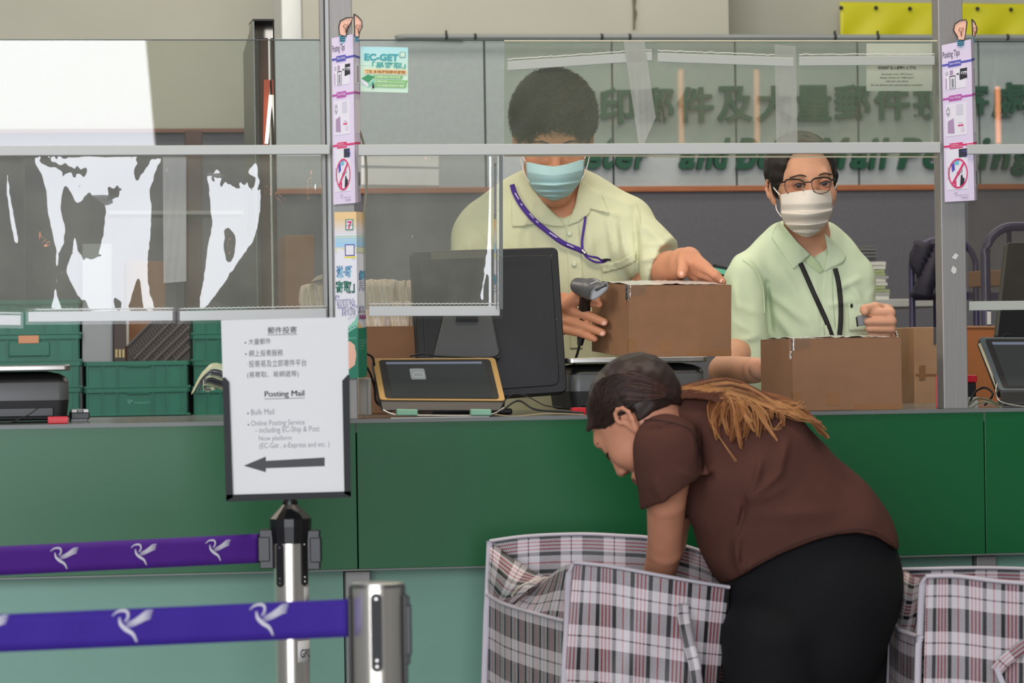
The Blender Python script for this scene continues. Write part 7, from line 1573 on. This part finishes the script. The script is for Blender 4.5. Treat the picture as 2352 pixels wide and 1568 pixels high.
panel('back_panel', [(2068,1307,5.84),(2110,1306,5.83),(2200,1304,5.81),(2300,1304,5.79),(2470,1310,5.76)], [(2060,2200,5.84),(2110,2200,5.83),(2200,2200,5.81),(2300,2200,5.79),(2470,2200,5.76)], b2, swap=True, u0=.02, m_=60, seed=12)
panel('side_panel', [(2045,1424,5.83),(2062,1440,5.74),(2080,1450,5.66),(2113,1460,5.54)], [(2030,2250,5.83),(2055,2260,5.74),(2075,2270,5.66),(2102,2300,5.54)], b2, u0=.0, m_=50, seed=13)
panel('gusset_flap', [(2066,1308,5.84),(2080,1312,5.79),(2098,1322,5.74),(2122,1330,5.66)], [(2045,1424,5.83),(2062,1438,5.75),(2078,1448,5.68),(2096,1456,5.60)], b2, u0=.02, v0=.01, swap=True, seed=14, sag=.006, mid=[(2052,1360,5.80),(2070,1372,5.72),(2092,1384,5.66),(2113,1370,5.60)])
panel('gusset_flap', [(2128,1322,5.52),(2122,1328,5.58),(2116,1340,5.62),(2110,1360,5.64)], [(2113,1460,5.54),(2108,1458,5.57),(2100,1456,5.60),(2094,1454,5.62)], b2, u0=.0, v0=.01, seed=15, sag=.002)
for pts, r_ in (([(2068,1307,5.835),(2110,1306,5.825),(2200,1304,5.805),(2300,1304,5.785),(2470,1310,5.755)], .0056), ([(2128,1323,5.515),(2200,1323,5.495),(2300,1335,5.465),(2460,1346,5.415)], .0066), ([(2068,1307,5.835),(2054,1330,5.83),(2048,1380,5.83),(2045,1424,5.825),(2034,1500,5.825),(2030,2200,5.825)], .0075), ([(2128,1323,5.515),(2118,1350,5.52),(2113,1460,5.535),(2108,1560,5.53),(2100,2200,5.52)], .006), ([(2046,1422,5.825),(2062,1440,5.735),(2080,1451,5.655),(2113,1462,5.53)], .0065)): piping(pts, b2, r_)
panel('side_panel', [(2460,1345,5.42),(2465,1330,5.6),(2470,1310,5.76)], [(2460,2300,5.42),(2465,2250,5.6),(2470,2200,5.76)], b2, seed=18)
obj('bottom_board', MB().hexa([W(2100,2300,5.53), W(2460,2300,5.42), W(2470,2200,5.76), W(2030,2250,5.83), W(2100,2290,5.53), W(2460,2290,5.42), W(2470,2190,5.76), W(2030,2240,5.83)]), mat('bag_bottom', ''), b2)
strap_([(2288,1540,5.45),(2310,1515,5.44),(2345,1488,5.435),(2400,1450,5.43)], .020, b2, u0=.008)
obj('strap_fold', fan([W(2284,1536,5.445), W(2293,1528,5.443), W(2312,1575,5.44), W(2300,1578,5.44)]), m_pipe2, b2, solid=.002)
# the bags stand on low platform trolleys
for x0, x1, d0_, d1_, zz, lab in ((1108, 1640, 5.60, 6.0, W(1290, 2300, 5.64).z, 'flat wheeled dolly carrying the open plaid bag'), (2078, 2470, 5.40, 5.88, W(2100, 2300, 5.53).z, 'flat wheeled dolly carrying the plaid bag at the right edge')):
    a = W(x0, 2300, 5.7).x; b = W(x1, 2300, 5.7).x; dl = thing('platform_dolly', lab, 'dolly', ((a+b)/2, (d0_+d1_)/2, 0)); zt = zz-.012
    obj('deck', MB().box((a, d0_, zt-.03), (b, d1_, zt)), m_mgrey, dl, bevel=.004)
    for x in (a+.05, b-.05):
        for y in (d0_+.06, d1_-.06): obj('wheel', MB().lathe([(0, -.012), (.03, -.012), (.034, -.006), (.034, .006), (.03, .012), (0, .012)], 18, Matrix.Translation((x, y, .034)) @ Matrix.Rotation(R(90), 4, 'Y')), m_blackm, dl); obj('fork', MB().box((x-.016, y-.012, .03), (x-.013, y+.012, zt-.03)).box((x-.016, y-.012, zt-.04), (x+.016, y+.012, zt-.03)), m_bsteel, dl)
